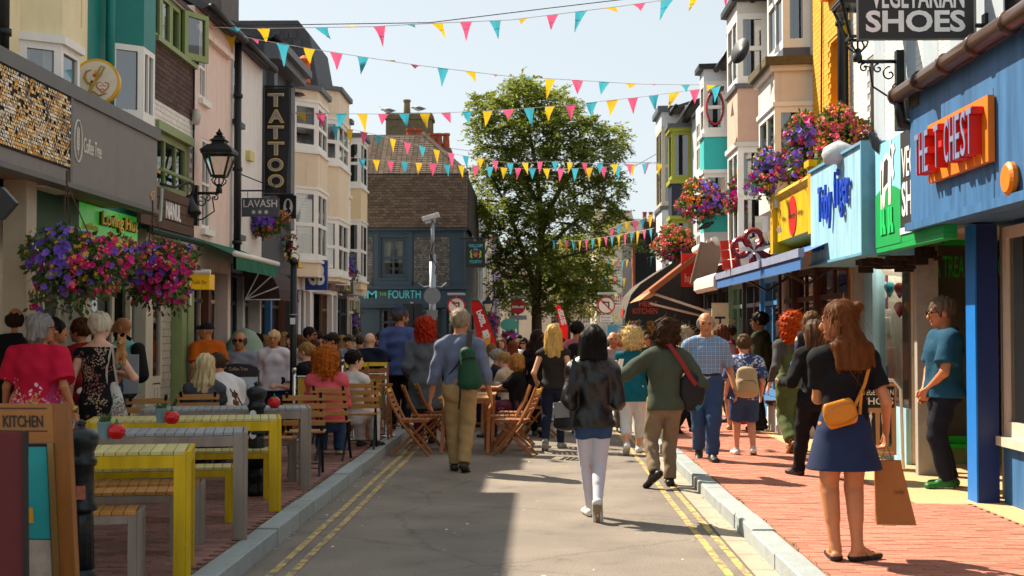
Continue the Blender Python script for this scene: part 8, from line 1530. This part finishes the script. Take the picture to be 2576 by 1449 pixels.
# --- man leaning by the blue pillar
t, g = person('man in teal t-shirt and dark jeans with glasses standing beside the blue pillar', 2372, 12.77, 1.80, 88, PZ, dict(lean=-2, hpitch=6, fat=1.06, L=(-.04, .085, .525), R=(.035, .09, .515), el=(-1, -.1, -.3), er=(1, -.1, -.3), fl=(-.055, .0, .047), fr=(.055, -.05, .047)), 'tan', ('short', '5e4e3e'), (cloth('1b4a62'), .72, .04, .042), (cloth('171a26', var=.15, vs=14), 2, .022), ('226a2c', 0, 'd8d8d0'), None, True, glasses='frame', handdir={-1: ((.3, .35, -1),), 1: ((-.3, .35, -1),)})
# --- walkers in the road
t, g = person('woman in black leather jacket and denim shorts over white tights walking away', 1492, 11.45, 1.655, 2, 0, dict(fem=True, fat=.93, L=(-.125, .12, .60), R=(.13, .14, .58), el=(-.02, -1, 0), er=(.02, -1, 0), fl=(-.01, .11, .047), fr=(.012, -.13, .10), fpr=58, hip=.51), 'warm', ('bob', '15100d', .018), (LEATH, 2, .035, .022, -.01), (JEAN, .36, .008), ('d0ccc8', 0, '8a7a5c'))
pr = [p.part(0, 1, .004, .004, False) for p in g.T['thigh']] + [p.part(0, 1, .004, .004) for p in g.T['calf']] + [p.grow(.003) for p in g.T['bulge']]; mesh_of('tights', [field(pr, .0088, .012)], LWHT, t)
BKL = M('17151a', .35, var=.08); BKG = M('6d6a66', .25, var=.06); V, F = field([Pr((-.235, -.01, .80), (-.235, -.03, .97), np.array((.115, .05)), np.array((.095, .04)), (1, -.35, 0))], .01, .02); V2, F2 = strapVF([(-.14, .02, 1.385), (-.165, -.075, 1.34), (-.19, -.12, 1.2), (-.215, -.10, 1.05), (-.225, -.07, .98)], .045, (0, -1, 0)); V3, F3 = strapVF([(-.275, -.078, 1.0), (-.275, -.09, .93), (-.27, -.095, .87)], .13, (.2, -1, 0)); V4, F4 = tubeVF([(-.21, -.085, .98), (-.19, -.085, .99)], .008)
held('shoulder_bag', 'black leather shoulder bag of the leather jacket woman', 'handbag', t, [('body', V, F, BKL), ('strap', V2, F2, BKL), ('flap', V3, F3, BKG), ('clasp', V4, F4, M('c9a24a', .25, 1.))])
t, g = person('man in grey blue shirt and khaki trousers with a green rucksack walking away', 1157, 15.2, 1.845, 0, 0, dict(fat=.99, L=(-.18, .02, .462), R=(.185, .05, .47), fl=(-.035, .06, .047), fr=(.03, -.07, .06), fpr=20, hyaw=-14), 'tan', ('short', '7d6e5c'), (cloth('6a7188'), 1.72, -.02, .022), (KHAKI, 2, .02), ('2e2a28', 0, '2a2622'))
V, F = field([Pr((.12, -.20, 1.02), (.10, -.19, 1.36), np.array((.13, .08)), np.array((.085, .06)), (1, 0, 0)), Pr((.20, -.2, 1.05), None, (.06, .07, .11))], .012, .03, (), (.006, 24, 3)); V2, F2 = strapVF([(.13, -.06, 1.60), (.12, -.10, 1.56), (.11, -.17, 1.44), (.10, -.2, 1.38)], .06, (0, -1, .3)); V3, F3 = strapVF([(-.12, -.11, 1.1), (-.02, -.15, 1.22), (.05, -.17, 1.34)], .02, (0, -1, 0)); V4, F4 = strapVF([(.04, -.285, 1.28), (.13, -.29, 1.30), (.19, -.26, 1.29)], .025, (0, -1, 0)); V5, F5 = strapVF([(.02, -.24, .98), (.015, -.235, .85), (.0, -.22, .72)], .022, (0, -1, 0)); BKP = M('17452a', .7, var=.1, bump=.2, bs=30)
held('rucksack', 'green rucksack on the right shoulder of the khaki trousers man', 'rucksack', t, [('body', V, F, BKP), ('strap', V2, F2, M('3a3228', .7)), ('cross_strap', V3, F3, M('2a2a38', .7)), ('trim', V4, F4, M('1a1a1a', .7)), ('loose_strap', V5, F5, M('1a1a1a', .7))])
t, g = person('man with dark curly hair in olive green jumper walking away', 1672, 13.8, 1.74, 6, 0, dict(fat=.96, slean=3, lean=4, L=(-.30, .10, .60), el=(-.5, -.8, -.2), R=(.20, .13, .60), fl=(-.085, -.12, .10), fpl=35, fyl=35, fr=(.035, .03, .047), hip=.50), 'warm', ('curly', '3a2414', .02), (cloth('474d3e'), 2, .045, .022), (cloth('84705a'), 2, .014), ('1a1716', 0, '1a1716'))
V, F = field([Pr((.27, -.06, .98), None, (.14, .075, .21))], .012, .02, [((0, -.115, 0), (0, -1, 0))]); V2, F2 = strapVF([(-.06, -.04, 1.52), (.03, -.10, 1.46), (.14, -.14, 1.3), (.24, -.15, 1.12), (.30, -.13, 1.05)], .045, (0, -1, 0)); V3, F3 = strapVF([(.30, -.13, .80), (.37, -.08, .86), (.40, -.05, .95)], .05, (.5, -1, 0))
held('shoulder_bag', 'round black instrument bag with red strap on the olive jumper man', 'bag', t, [('body', V, F, M('120f12', .6, var=.1)), ('strap', V2, F2, M('8a1a1e', .6)), ('side_panel', V3, F3, M('2a7a8a', .6))])
t, g = person('older man in blue plaid shirt and jeans walking towards us', 1775, 15.4, 1.715, 178, PZ, D(WALK, fat=1.06, hpitch=4, L=(-.19, .02, .475), R=(.185, -.02, .48), fl=(-.03, .10, .047), fr=(.035, -.14, .075)), 'tan', ('balding', '9a938a'), (PLAID, .85, -.015, .016), (JEAN, 2, .024), ('2a2826', 0, '9a9690'), None, True)
V, F = field([Pr(g.p0 + np.array((0, 0, .055 * 1.715)), g.p0 + np.array((0, 0, .078 * 1.715)), g.T['torso'][0].rb * 1.0 + .036, None, (1, 0, 0), True, cuta=True)], .01, .01); mesh_of('belt', [(V, F)], M('1f1510', .4), t)
t, g = person('boy in blue print t-shirt and denim shorts with a beige rucksack', 1872, 16.0, 1.42, 0, PZ, dict(L=(-.15, .06, .50), R=(.15, .06, .50), fl=(-.065, .03, .047), fr=(.065, -.04, .06), fpr=18), 'warm', ('short', '4f3822'), (BOYP, .75, .05, .026), (JEAN, .92, .026), ('d5d0cc', 0, 'a89a86'))
V, F = field([Pr((.0, -.18, .76), (0, -.165, 1.0), np.array((.155, .075)), np.array((.115, .06)), (1, 0, 0)), Pr((0, -.235, .78), (0, -.23, .88), np.array((.11, .04)), np.array((.10, .03)), (1, 0, 0))], .012, .03); s_ = [strapVF([(sg * .07, .05, 1.15), (sg * .075, -.02, 1.17), (sg * .075, -.08, 1.12), (sg * .05, -.13, 1.04)], .05, (0, -.6, .6)) for sg in (-1, 1)]; V3, F3 = tubeVF([(-.1, -.272, .86), (-.06, -.274, .90), (.06, -.274, .90), (.1, -.272, .86)], .005, 4)
held('rucksack', 'beige rucksack on the back of the boy', 'rucksack', t, [('body', V, F, M('b39a74', .8, var=.06, bump=.2, bs=60)), ('strap', s_[0][0], s_[0][1], M('c2ac86', .8)), ('strap', s_[1][0], s_[1][1], M('c2ac86', .8)), ('zip', V3, F3, M('4a3a2a', .6))])
t, g = person('woman with ginger curls in grey top and olive dungarees walking away', 1992, 16.4, 1.70, 8, PZ, D(WALK2, fem=True, fat=1.05, L=(-.17, .0, .48), R=(.15, .12, .58)), 'pale', ('curly', 'b8480f', .14), (cloth('4c4846'), 1.9, .0, .012), (cloth('515c34'), 1.93, .034), ('8a5a2a', 0, '2e2418'))
pr = [p.grow(.03) for p in g.T['torso'][:2]] + [p.grow(.03) for p in g.T['butt']]; mesh_of('dungaree_bib', [field(pr, .012, .02, [(g.p2, g.Zu), ])], cloth('515c34'), t)
for sg in (-1, 1): V, F = strapVF([g.p2 + np.array((sg * .07, -.125, .0)), g.p3 + np.array((sg * .08, -.1, .0)), g.p4 + np.array((sg * .08, -.01, .03))], .03, (0, -1, .2)); mesh_of('dungaree_strap', [(V, F)], cloth('515c34'), t)
person('man in dark olive jacket with glasses facing left by the white bench box', 1914, 20, Hof(786, 20, PZ), 65, PZ, dict(fat=1.08, L=(-.1, .14, .55), R=(.1, .14, .56)), 'brown', ('short', '14110f'), (cloth('33331f'), 2, .06, .03), (cloth('26241f'), 2, .02), ('151313', 0), glasses='frame', faced=True)
t, g = person('dark haired woman in black carrying a child behind the mustard bag woman', 2050, 13.6, Hof(795, 13.6, PZ) * .98, 18, PZ, D(WALK, fem=True, L=(-.16, .14, .60), R=(.12, .18, .66), hyaw=20), 'warm', ('bob', '4a3222', .03), (BLACK, 2, .04, .022), (BLACK, 2, .016), ('151313', 0))
w = WO[t]; person('small child in blue trousers held on the shoulder of the woman in black', 2042, 13.75, .92, 15, .92, dict(hip=.42, fl=(-.13, .13, .16), fr=(.12, .14, .15), fpl=-30, fpr=-30, head=1.1, L=(-.1, .16, .62), R=(.1, .16, .62)), 'pale', ('bob', '6a4a2c', 0), (cloth('2a2c38'), 2, .03, .018), (cloth('3f6aa0'), 1.9, .016), ('b59a6a', 0, 'b59a6a'))
# --- middle of the road
person('woman with long blonde hair in dark sleeveless top and tight jeans walking away', 1392, 18, Hof(815, 18, 0), -6, 0, D(WALK2, fem=True, L=(-.15, .08, .55), R=(.16, .02, .48)), 'warm', ('long', 'cda45c', .05), (cloth('2c2725'), .06, .02, .012, .01), (JEAND, 2, .008), ('8a8884', 0, 'd0ccc4'))
person('dark haired woman in black beside the long blonde hair', 1352, 20.2, Hof(828, 20.2, 0), -8, 0, D(WALK, fem=True), 'warm', ('long', '2a1c18', .04), (BLACK, 2, .05, .02), (BLACK, 2, .014), ('6a6458', 0))
t, g = person('man in pink shirt with a black rucksack walking away', 1452, 20.6, Hof(806, 20.6, 0), -10, 0, WALK, 'tan', ('short', '1e1714'), (cloth('b8646f'), 2, .02, .024), (JEAND, 2, .02)); V, F = field([Pr((0, -.17, 1.05), (0, -.16, 1.35), np.array((.14, .08)), np.array((.12, .06)), (1, 0, 0))], .016, .03); held('rucksack', 'black rucksack on the man in the pink shirt', 'rucksack', t, [('body', V, F, BLACK)])
t, g = person('blonde woman in teal vest and white cropped trousers walking away', 1592, 17.4, Hof(823, 17.4, 0), -4, 0, D(WALK2, fem=True, fat=1.08, L=(-.16, .10, .58), R=(.16, .06, .52)), 'warm', ('curly', 'd2b478', .06), (cloth('0b5a68'), .0, .09, .02, .02), (WHITE, 1.62, .014), ('dcd8d2', 0, 'cfc8bc'))
tag(MB().face([P(1558, 902, 17.1), P(1550, 960, 17.1), P(1562, 958, 17.15), P(1570, 900, 17.15)]) or MB().box(Fr(P(1558, 930, 17.1), (1, .2, 0), (.2, 0, 1)), -.03, .03, -.14, .14, 0, .012).build('folded_paper', WHTW), 'white folded papers held by the teal vest woman', 'paper')
person('older man with grey moustache in pale shirt walking towards us', 1542, 21.2, Hof(832, 21.2, 0), 182, 0, WALK, 'tan', ('balding', 'a8a29a'), (cloth('a58f88'), .8, .03, .024), (cloth('5a5248'), 2, .02), faced=True)
person('white haired woman in cream top and black trousers behind the plaid shirt man', 1722, 19.4, Hof(822, 19.4, PZ), -55, PZ, D(WALK, fem=True, fat=1.05), 'pale', ('curly', 'b8a88e', -.06), (cloth('c0b6a6'), 1.5, .06, .022), (BLACK, 2, .018), ('121111', 0)); person('man in crimson polo shirt facing left on the right pavement', 1836, 21.6, Hof(818, 21.6, PZ), 80, PZ, None, 'tan', ('short', '3a2a1e'), (cloth('7a1632'), .75, .04, .022), (JEAND, 2, .02)); person('woman in dusty pink top and navy skirt behind the plaid shirt man', 1815, 19.8, Hof(815, 19.8, PZ), -20, PZ, D(WALK2, fem=True), 'warm', ('bob', '5a3422', .0), (cloth('a0706a'), .6, .03, .016), None, ('a8844a', 0), (cloth('2a3a60'), .06, .3, 1.15))
# --- queue under the canopy on the left
person('balding man in black t-shirt at the far left of the queue', 42, 12.4, Hof(768, 12.4, PZ), 28, PZ, dict(fat=1.08), 'tan', ('balding', '2e2018'), (BLACK, .75, .05, .03), (JEAND, 2, .02))
t, g = person('grey haired woman in bright red floral tunic in the queue', 98, 11.6, Hof(790, 11.6, PZ), -6, PZ, dict(fem=True, fat=1.2, hyaw=-58, R=(.205, -.0, .475), L=(-.2, .02, .475)), 'tan', ('bob', '8a847e', -.012), (REDFL, .82, .2, .055, .012), (cloth('7a2a44'), 2, .03), ('2a2522', 0), glasses='frame')
V, F = field([Pr(g.wr[1] + np.array((0, 0, .02)), g.wr[1] + np.array((0, 0, .035)), .031)], .007, .01); held('wrist_watch', 'gold wrist watch on the woman in red floral tunic', 'watch', t, [('body', V, F, M('a8904a', .3, .9))])
m = MB()
for k in range(6): m.face([P(168 + k * 3, 1058, 11.5), P(174 + k * 3, 1056, 11.5), P(160 + k * 4, 1098, 11.5), P(150 + k * 4, 1096, 11.5)])
o = m.build('leaflets', M('c8a8a8', .7, rnd=.3)); tag(o, 'fan of pale leaflets held low by the woman in red floral tunic', 'papers'); o['kind'] = 'stuff'
person('dark haired man in black striped jumper beyond the red floral tunic', 132, 13.0, Hof(802, 13.0, PZ), -62, PZ, None, 'tan', ('short', '17120f'), (STRPD, 2, .04, .024), (JEAND, 2, .02))
t, g = person('woman with white blonde hair in black floral dress in the queue', 250, 12.2, Hof(787, 12.2, PZ), 2, PZ, dict(fem=True, fat=1.02, hyaw=-8, L=(-.165, .0, .475), R=(.07, .17, .66), el=None, er=(.9, -.5, -.5)), 'pale', ('bun', 'cfc3ac'), (BLKFL, .0, .02, .012, .035), None, ('2a2522', 0), (BLKFL, .06, .36, 1.2))
V, F = field([Pr((.135, -.02, .98), (.16, -.03, .70), np.array((.05, .04)), np.array((.125, .075)), (1, -.3, 0))], .012, .03, (), (.006, 22, 4)); a_ = strapVF([(.12, .02, 1.36), (.13, -.06, 1.34), (.10, -.10, 1.15), (.09, -.07, .98)], .02, (0, -1, 0)); b_ = strapVF([(.12, .02, 1.36), (.14, -.06, 1.34), (.17, -.10, 1.15), (.19, -.06, .98)], .02, (0, -1, 0)); TOTE = pattern('printed_tote', 'floral', 'c4bfb4', ['8a8078', 'b07a6a', '6a7a70'], 30, (.72, .95))
held('tote_bag', 'white tote bag with cat print on the black floral dress woman', 'handbag', t, [('body', V, F, TOTE), ('strap', *a_, M('c9c0ae', .8)), ('strap', *b_, M('c9c0ae', .8))])
c0 = P(306, 868, 12.0); lo = lambda v: np.array(v); dg = thing('dog', 'small tan dog held against the chest of the floral dress woman', 'dog', tuple(c0)); FUR = M('a8794a', .9, var=.3, vs=18, bump=.4, bs=50)
V, F = field([Pr((0, .02, -.12), (-.01, .0, -.02), .06, .05), Pr((0, -.01, .04), None, (.05, .058, .05)), Pr((-.0, -.03, .03), (-.0, -.10, .015), .026, .018), Pr((-.03, 0, .07), (-.04, .0, .13), np.array((.022, .012)), np.array((.006, .005)), (1, 0, 0)), Pr((.03, 0, .07), (.045, .0, .13), np.array((.022, .012)), np.array((.006, .005)), (1, 0, 0)), Pr((.04, -.03, -.1), (.05, -.06, -.22), .022, .018), Pr((-.04, -.03, -.1), (-.04, -.06, -.22), .022, .018)], .008, .015, (), (.003, 70, 2)); mesh_of('body', [(V, F)], FUR, dg); dg.scale = (.78,) * 3; mesh_of('nose', [field([Pr((0, -.118, .02), None, .011)], .004, .004)], BLACK, dg)
person('woman with tied brown hair in dark red top facing left in the queue', 206, 13.7, Hof(802, 13.7, PZ), 72, PZ, dict(fem=True), 'tan', ('bun', '4a2a18'), (cloth('7a1014'), 2, .06, .026), (WHITE, 2, .02))
t, g = person('bald man in aqua polo shirt facing left at the white shopfront', 312, 15.2, Hof(797, 15.2, PZ), 84, PZ, dict(fat=1.05, hpitch=2), 'tan', None, (cloth('74aaa4'), .8, .05, .026), (cloth('3a4258'), .95, .024), ('4a4440', 0), None, True, beard='3a2a20')
V, F = field([Pr((0, -.19, .98), (0, -.17, 1.28), np.array((.15, .10)), np.array((.12, .07)), (1, 0, 0))], .014, .03); held('rucksack', 'black rucksack on the man in the aqua polo', 'rucksack', t, [('body', V, F, BLACK), ('strap', *strapVF([(-.08, .08, 1.12), (-.085, .06, 1.36), (-.08, -.02, 1.44), (-.08, -.12, 1.38)], .045, (-1, 0, 0)), BLACK)])
s = tag(MB().box(Fr(P(331, 925, 13), (1, .2, 0), (0, 0, 1)), -.07, .07, -.25, .13, 0, .05).build('carrier_bag', M('8d8f92', .5, var=.1)), 'grey carrier bag beside the white tote bag', 'bag')
person('man in orange t-shirt and dark cap near the pink house', 522, 19.0, Hof(812, 19, PZ), 32, PZ, dict(hyaw=45), 'tan', None, (cloth('bb5a0c'), .75, .06, .03), (JEAND, 2, .02), hat=('cap', cloth('1b1f28')))
person('man with sunglasses in grey t-shirt facing us', 604, 19.6, 1.74, 180, PZ, D(SIT, hip=.355, fat=1.1, fl=(-.07, .2, .1), fr=(.07, .2, .1)), 'tan', ('balding', '5a4a3c'), (cloth('8a8d94'), .75, .02, .03), (JEAND, 2, .02), faced=True, glasses='dark')
person('woman in white blouse facing us beside the black post', 690, 19.3, Hof(833, 19.3, PZ), 180, PZ, dict(fem=True, fat=1.1), 'tan', ('bun', 'c4a070'), (cloth('d8cdd4', var=.03), 1.9, .1, .03), (JEAND, 2, .02), faced=True)
# --- seated diners on the left
t, g = person('woman with ginger curls in pink hooded top seated with her back to us', 822, 15.5, 1.64, 2, PZ, D(SIT, fem=True, fat=1.08, hyaw=-25), 'pale', ('curly', 'a85a1c', .22), (cloth('d85a62', bump=.2, bs=14), 2, .03, .034), (JEAN, 2, .02), ('9a8a6a', 0)); V, F = field([Pr(g.p4 + np.array((-.05, -.07, -.03)), g.p4 + np.array((.05, -.07, -.03)), .05)], .012, .03); mesh_of('hood', [(V, F)], cloth('d85a62', bump=.2, bs=14), t)
person('dark haired diner in white frilled top next to the pink hooded top', 888, 16.7, 1.60, -20, PZ, D(SIT, fem=True, hyaw=-40), 'pale', ('short', '17110d'), (WHITE, .15, .04, .016, .01), (WHITE, 2, .02))
t, g = person('blonde woman in laced open back grey top seated at the left', 516, 14.05, 1.60, 8, PZ, D(SIT, fem=True, hyaw=-30), 'tan', ('long', 'b9a57c', .02), (cloth('4a4c52'), .62, .03, .012), (JEAND, 2, .02))
mesh_of('open_back', [field([Pr(g.p2 + np.array((0, -.06, .02)), g.p1 + np.array((0, -.055, .0)), np.array((.085, .05)), np.array((.06, .045)), (1, 0, 0))], .012, .02)], SKIN['tan'], t)
for k in range(4):
 for sg in (-1, 1): V, F = tubeVF([g.p1 + np.array((sg * .075, -.108, k * .055 - .02)), g.p1 + np.array((0, -.122, k * .055 + .015)), g.p1 + np.array((-sg * .08, -.112, k * .055 + .05))], .005, 5); mesh_of('lace', [(V, F)], cloth('3a3c42'), t)
person('man in white t-shirt leaning on the table beside the laced grey top', 572, 14.6, 1.68, 35, PZ, D(SIT, lean=28, fat=1.05, hpitch=14), 'tan', ('short', '3a2a1e'), (WHITE, .7, .03, .026), (JEAND, 2, .02))
person('young man with undercut in black skull t-shirt facing left', 772, 19.0, 1.66, 78, PZ, D(SIT, hip=.30), 'pale', ('short', '9a7440'), (BLACK, .7, .03, .026), (JEAND, 2, .02), faced=True)
# --- standing crowd on the left pavement
for lab, px, Y, py, face, skin, hair, top, leg, kw in (
 ('person in striped jersey behind the black post', 737, 20.5, 838, 150, 'warm', ('bob', '3a2418', 0), (STRP_T, .9, .05, .024), JEAND, dict(fem=True)),
 ('man with sunglasses in navy t-shirt facing right', 778, 21.5, 824, -110, 'tan', ('short', '2a1e16'), (cloth('1b2438'), .75, .05, .026), JEAND, {}),
 ('woman with chestnut hair in plum top amid the crowd', 792, 20.8, 858, 160, 'pale', ('long', '4a2418', 0), (cloth('6a2038'), 1.8, .05, .022), BLACK, dict(fem=True)),
 ('man in flat cap and khaki jacket with a jumper over his shoulder', 838, 20.2, 840, 110, 'tan', ('short', '2a1e16'), (cloth('3a3824'), .8, .08, .034), BLACK, {}),
 ('man in dark glasses behind the flat cap', 802, 23, 836, 175, 'warm', ('short', '17120f'), (cloth('2c2c34'), .8, .05, .024), BLACK, {}),
 ('man in pale blue shirt right of the flat cap', 880, 22.5, 845, 165, 'warm', ('short', '5a4632'), (cloth('8ea4c4'), 2, .05, .024), JEAND, {}),
 ('bald man in navy quilted gilet with his back to us', 930, 19.6, 838, -10, 'pale', None, (cloth('161b2c', bump=.3, bs=10), .8, .05, .038), BLACK, dict(fat=1.1)),
 ('woman in sunglasses with dark brown hair by the pub', 958, 24, 838, 150, 'warm', ('long', '2e1e18', 0), (cloth('8a6a6a'), .8, .05, .02), BLACK, dict(fem=True)),
 ('woman with auburn waves in black near the pub door', 968, 26, 852, 10, 'warm', ('long', '7a3a1c', 0), (BLACK, 1.5, .05, .02), BLACK, dict(fem=True)),
 ('young man with dark quiff behind the blue beanie', 1047, 24, 832, 160, 'tan', ('short', '17120f'), (cloth('40404a'), .8, .05, .024), BLACK, {}),
 ('blond haired person in olive behind the white blouse', 715, 22.6, 838, 30, 'warm', ('bob', '8a6a40', 0), (cloth('5a5a38'), 1.6, .05, .022), JEAND, dict(fem=True)),
 ('dark haired man in maroon behind the grey t-shirt', 650, 23, 842, 60, 'tan', ('short', '17120f'), (cloth('4a1a20'), .8, .05, .022), BLACK, {})):
 f = dict(kw); t, g = person(lab, px, Y, Hof(py, Y, PZ), face, PZ, f, skin, hair, top, (leg, 2, .02), faced=abs(face) > 90, hands=False, glasses='dark' if 'glasses' in lab else None, hat=('cap', cloth('1a1a1c')) if 'flat cap' in lab else None)
for i, (px, Y, py, face, hc_, hk, tc, lab) in enumerate(((664, 25, 846, 20, '8a6a44', 'bob', 'c9c4ba', 'woman in cream top deep in the left crowd'), (705, 26, 848, 160, '2a1e16', 'short', '8a9ab0', 'man in powder blue top deep in the left crowd'), (757, 25, 846, 10, '5a3a22', 'long', 'b89a8a', 'woman in blush top deep in the left crowd'), (822, 25.5, 848, 170, '17120f', 'short', 'd0ccc6', 'man in white top deep in the left crowd'), (862, 26, 846, 20, 'a8804c', 'long', '7a9a86', 'woman in sage top deep in the left crowd'), (905, 27, 848, 0, '3a2a1e', 'short', 'b0643c', 'man in rust top near the pub'), (1120, 27, 846, 170, '6a4a30', 'short', 'c0b8a8', 'man in oatmeal top beside the feather flag'), (1236, 25.5, 868, 10, '7a5a3a', 'bob', 'd4cec4', 'woman in ivory top before the oval sign'), (1340, 27, 852, 175, '2a1e16', 'bob', 'c87a8a', 'woman in rose top left of the long blonde hair'), (1478, 25, 838, 0, '9a8a7a', 'short', 'b8bcc4', 'man in silver grey top behind the pink shirt'), (1668, 26, 838, 10, 'b08a5a', 'bob', 'd8d0c4', 'woman in pale linen top behind the olive jumper'))):
 person(lab, px, Y, Hof(py, Y, PZ if px < 1000 else 0), face, PZ if px < 1000 else 0, dict(fem='woman' in lab), 'warm', (hk, hc_, 0), (cloth(tc), .9, .05, .022), (JEAND, 2, .02), faced=face > 90, hands=False)
t, g = person('man in blue beanie hat and denim shirt standing at the kerb', 1005, 20.1, Hof(775, 20.1, PZ), -12, PZ, dict(hyaw=-40, R=(.13, .06, .56), fat=1.06), 'tan', ('short', '4a4038'), (cloth('4a5888'), 2, .07, .032), (BLACK, 2, .02), hat=('beanie', cloth('2a3358', bump=.3, bs=60)), beard='6a6258')
person('woman with bright red hair in long grey cardigan beside the blue beanie hat', 1070, 19.0, Hof(802, 19, 0), 4, 0, dict(fem=True, fat=1.12, R=(.12, .12, .58), L=(-.14, .1, .55)), 'warm', ('curly', '9a2a10', .12), (cloth('565b62'), 2, .24, .04), (MARP, 2, .02))
# --- diners and crowd in the road beyond the folding chairs
for lab, px, Y, py, face, skin, hair, top, leg, f in (
 ('seated woman with short blonde hair in black t-shirt reaching over the table', 1302, 20.0, 884, 78, 'tan', ('bob', 'b07a3c', -.02), (BLACK, .7, .04, .024), MARP, D(SIT, fem=True, fat=1.06, L=(-.08, .3, .46), R=(.1, .28, .46))),
 ('seated grey haired man in dark jacket', 1250, 22.6, 896, -80, 'warm', ('short', '9a948a'), (cloth('2a2c34'), 2, .04, .026), BLACK, SIT), ('seated fair boy in beige hoodie', 1270, 22.0, 898, 70, 'pale', ('short', 'b08a52'), (cloth('b8a890'), 2, .04, .03), JEAND, SIT), ('seated person in green woolly hat', 1328, 22.8, 872, -30, 'warm', ('bob', '3a2a1e', 0), (cloth('5a4a44'), 2, .04, .026), BLACK, SIT),
 ('seated diner in red beside the feather flag', 1262, 24.5, 888, 150, 'warm', ('long', '4a2a1c', 0), (cloth('9a2a2a'), 1, .04, .02), BLACK, D(SIT, fem=True))):
 person(lab, px, Y, {884: 1.62, 896: 1.66, 898: 1.6}.get(py, 1.62), face, 0, f, skin, hair, top, (leg, 2, .02), hat=('beanie', cloth('3a9a34')) if 'woolly' in lab else None, faced='boy' in lab, hands=px == 1302)
for lab, px, Y, py, face, skin, hair, top, leg, kw in (
 ('woman with long auburn hair and bare shoulders walking away in the distance', 1290, 27, 858, 0, 'tan', ('long', '6a3418', .03), (cloth('4a6a8a'), 0, .04, .014, .03), BLACK, dict(fem=True)), ('dark haired woman with sunglasses in white jacket', 1318, 29, 850, 165, 'warm', ('long', '17120f', .02), (WHITE, 2, .06, .024), BLACK, dict(fem=True)), ('woman with brown fringe in grey blue facing us', 1262, 29, 850, 180, 'pale', ('long', '6a4428', 0), (cloth('6a7488'), 1, .05, .02), JEAND, dict(fem=True)),
 ('distant man in dark coat left of the tree trunk', 1306, 33, 842, 170, 'warm', ('short', '17120f'), (cloth('22242a'), 2, .08, .026), BLACK, {}), ('distant woman in mustard top', 1228, 33, 850, 160, 'warm', ('bob', '3a2418', 0), (cloth('b8862a'), 1, .05, .02), BLACK, dict(fem=True)), ('distant man in white shirt by the pub corner', 1205, 35, 846, 10, 'tan', ('short', '2a1e16'), (WHITE, .8, .05, .024), JEAND, {}),
 ('distant person in burgundy by the feather flag', 1412, 30, 848, 20, 'warm', ('short', '2a1e16'), (cloth('5a1a2a'), 1, .05, .024), BLACK, {}), ('distant woman in coral under the black awning', 1560, 29, 838, 0, 'pale', ('curly', 'a8703c', -.04), (cloth('c8624a'), 1, .05, .02), JEAND, dict(fem=True)), ('distant man in bottle green under the black awning', 1630, 30, 842, 175, 'tan', ('short', '3a2a1e'), (cloth('1f4a34'), 1, .05, .024), BLACK, {}),
 ('distant woman in lavender near the yellow basket', 1612, 36, 842, 170, 'pale', ('long', '4a2e1c', 0), (cloth('8a7ab0'), 1, .05, .02), BLACK, dict(fem=True)), ('distant man in sky blue near the yellow basket', 1648, 34, 840, 0, 'tan', ('short', '17120f'), (cloth('5a94c0'), 1, .05, .024), JEAND, {}), ('distant woman in black vest by the no left turn sign', 1510, 33, 846, 10, 'warm', ('long', '5a3a22', .02), (BLACK, 0, .04, .014), JEAN, dict(fem=True)),
 ('distant man in tan jacket beside the tree trunk', 1372, 37, 842, 165, 'warm', ('short', '6a5a48'), (cloth('a08058'), 2, .06, .026), BLACK, {}), ('distant woman in scarlet beneath the oval sign', 1282, 38, 846, 0, 'warm', ('bob', '17120f', 0), (cloth('b01a1a'), 1, .05, .02), BLACK, dict(fem=True)), ('distant person in pale grey before the pale house', 1585, 42, 838, 170, 'warm', ('short', '2a1e16'), (cloth('a8a8ac'), 1, .05, .024), BLACK, {}),
 ('man in dark hoodie beyond the beanie hat', 1098, 25, 838, 150, 'warm', ('short', '2a1e16'), (cloth('2e3030'), 2, .06, .03), BLACK, {})):
 person(lab, px, Y, Hof(py, Y, 0), face, 0, D(WALK, kw), skin, hair, top, (leg, 2, .02), hands=False, glasses='dark' if 'sunglasses' in lab else None)
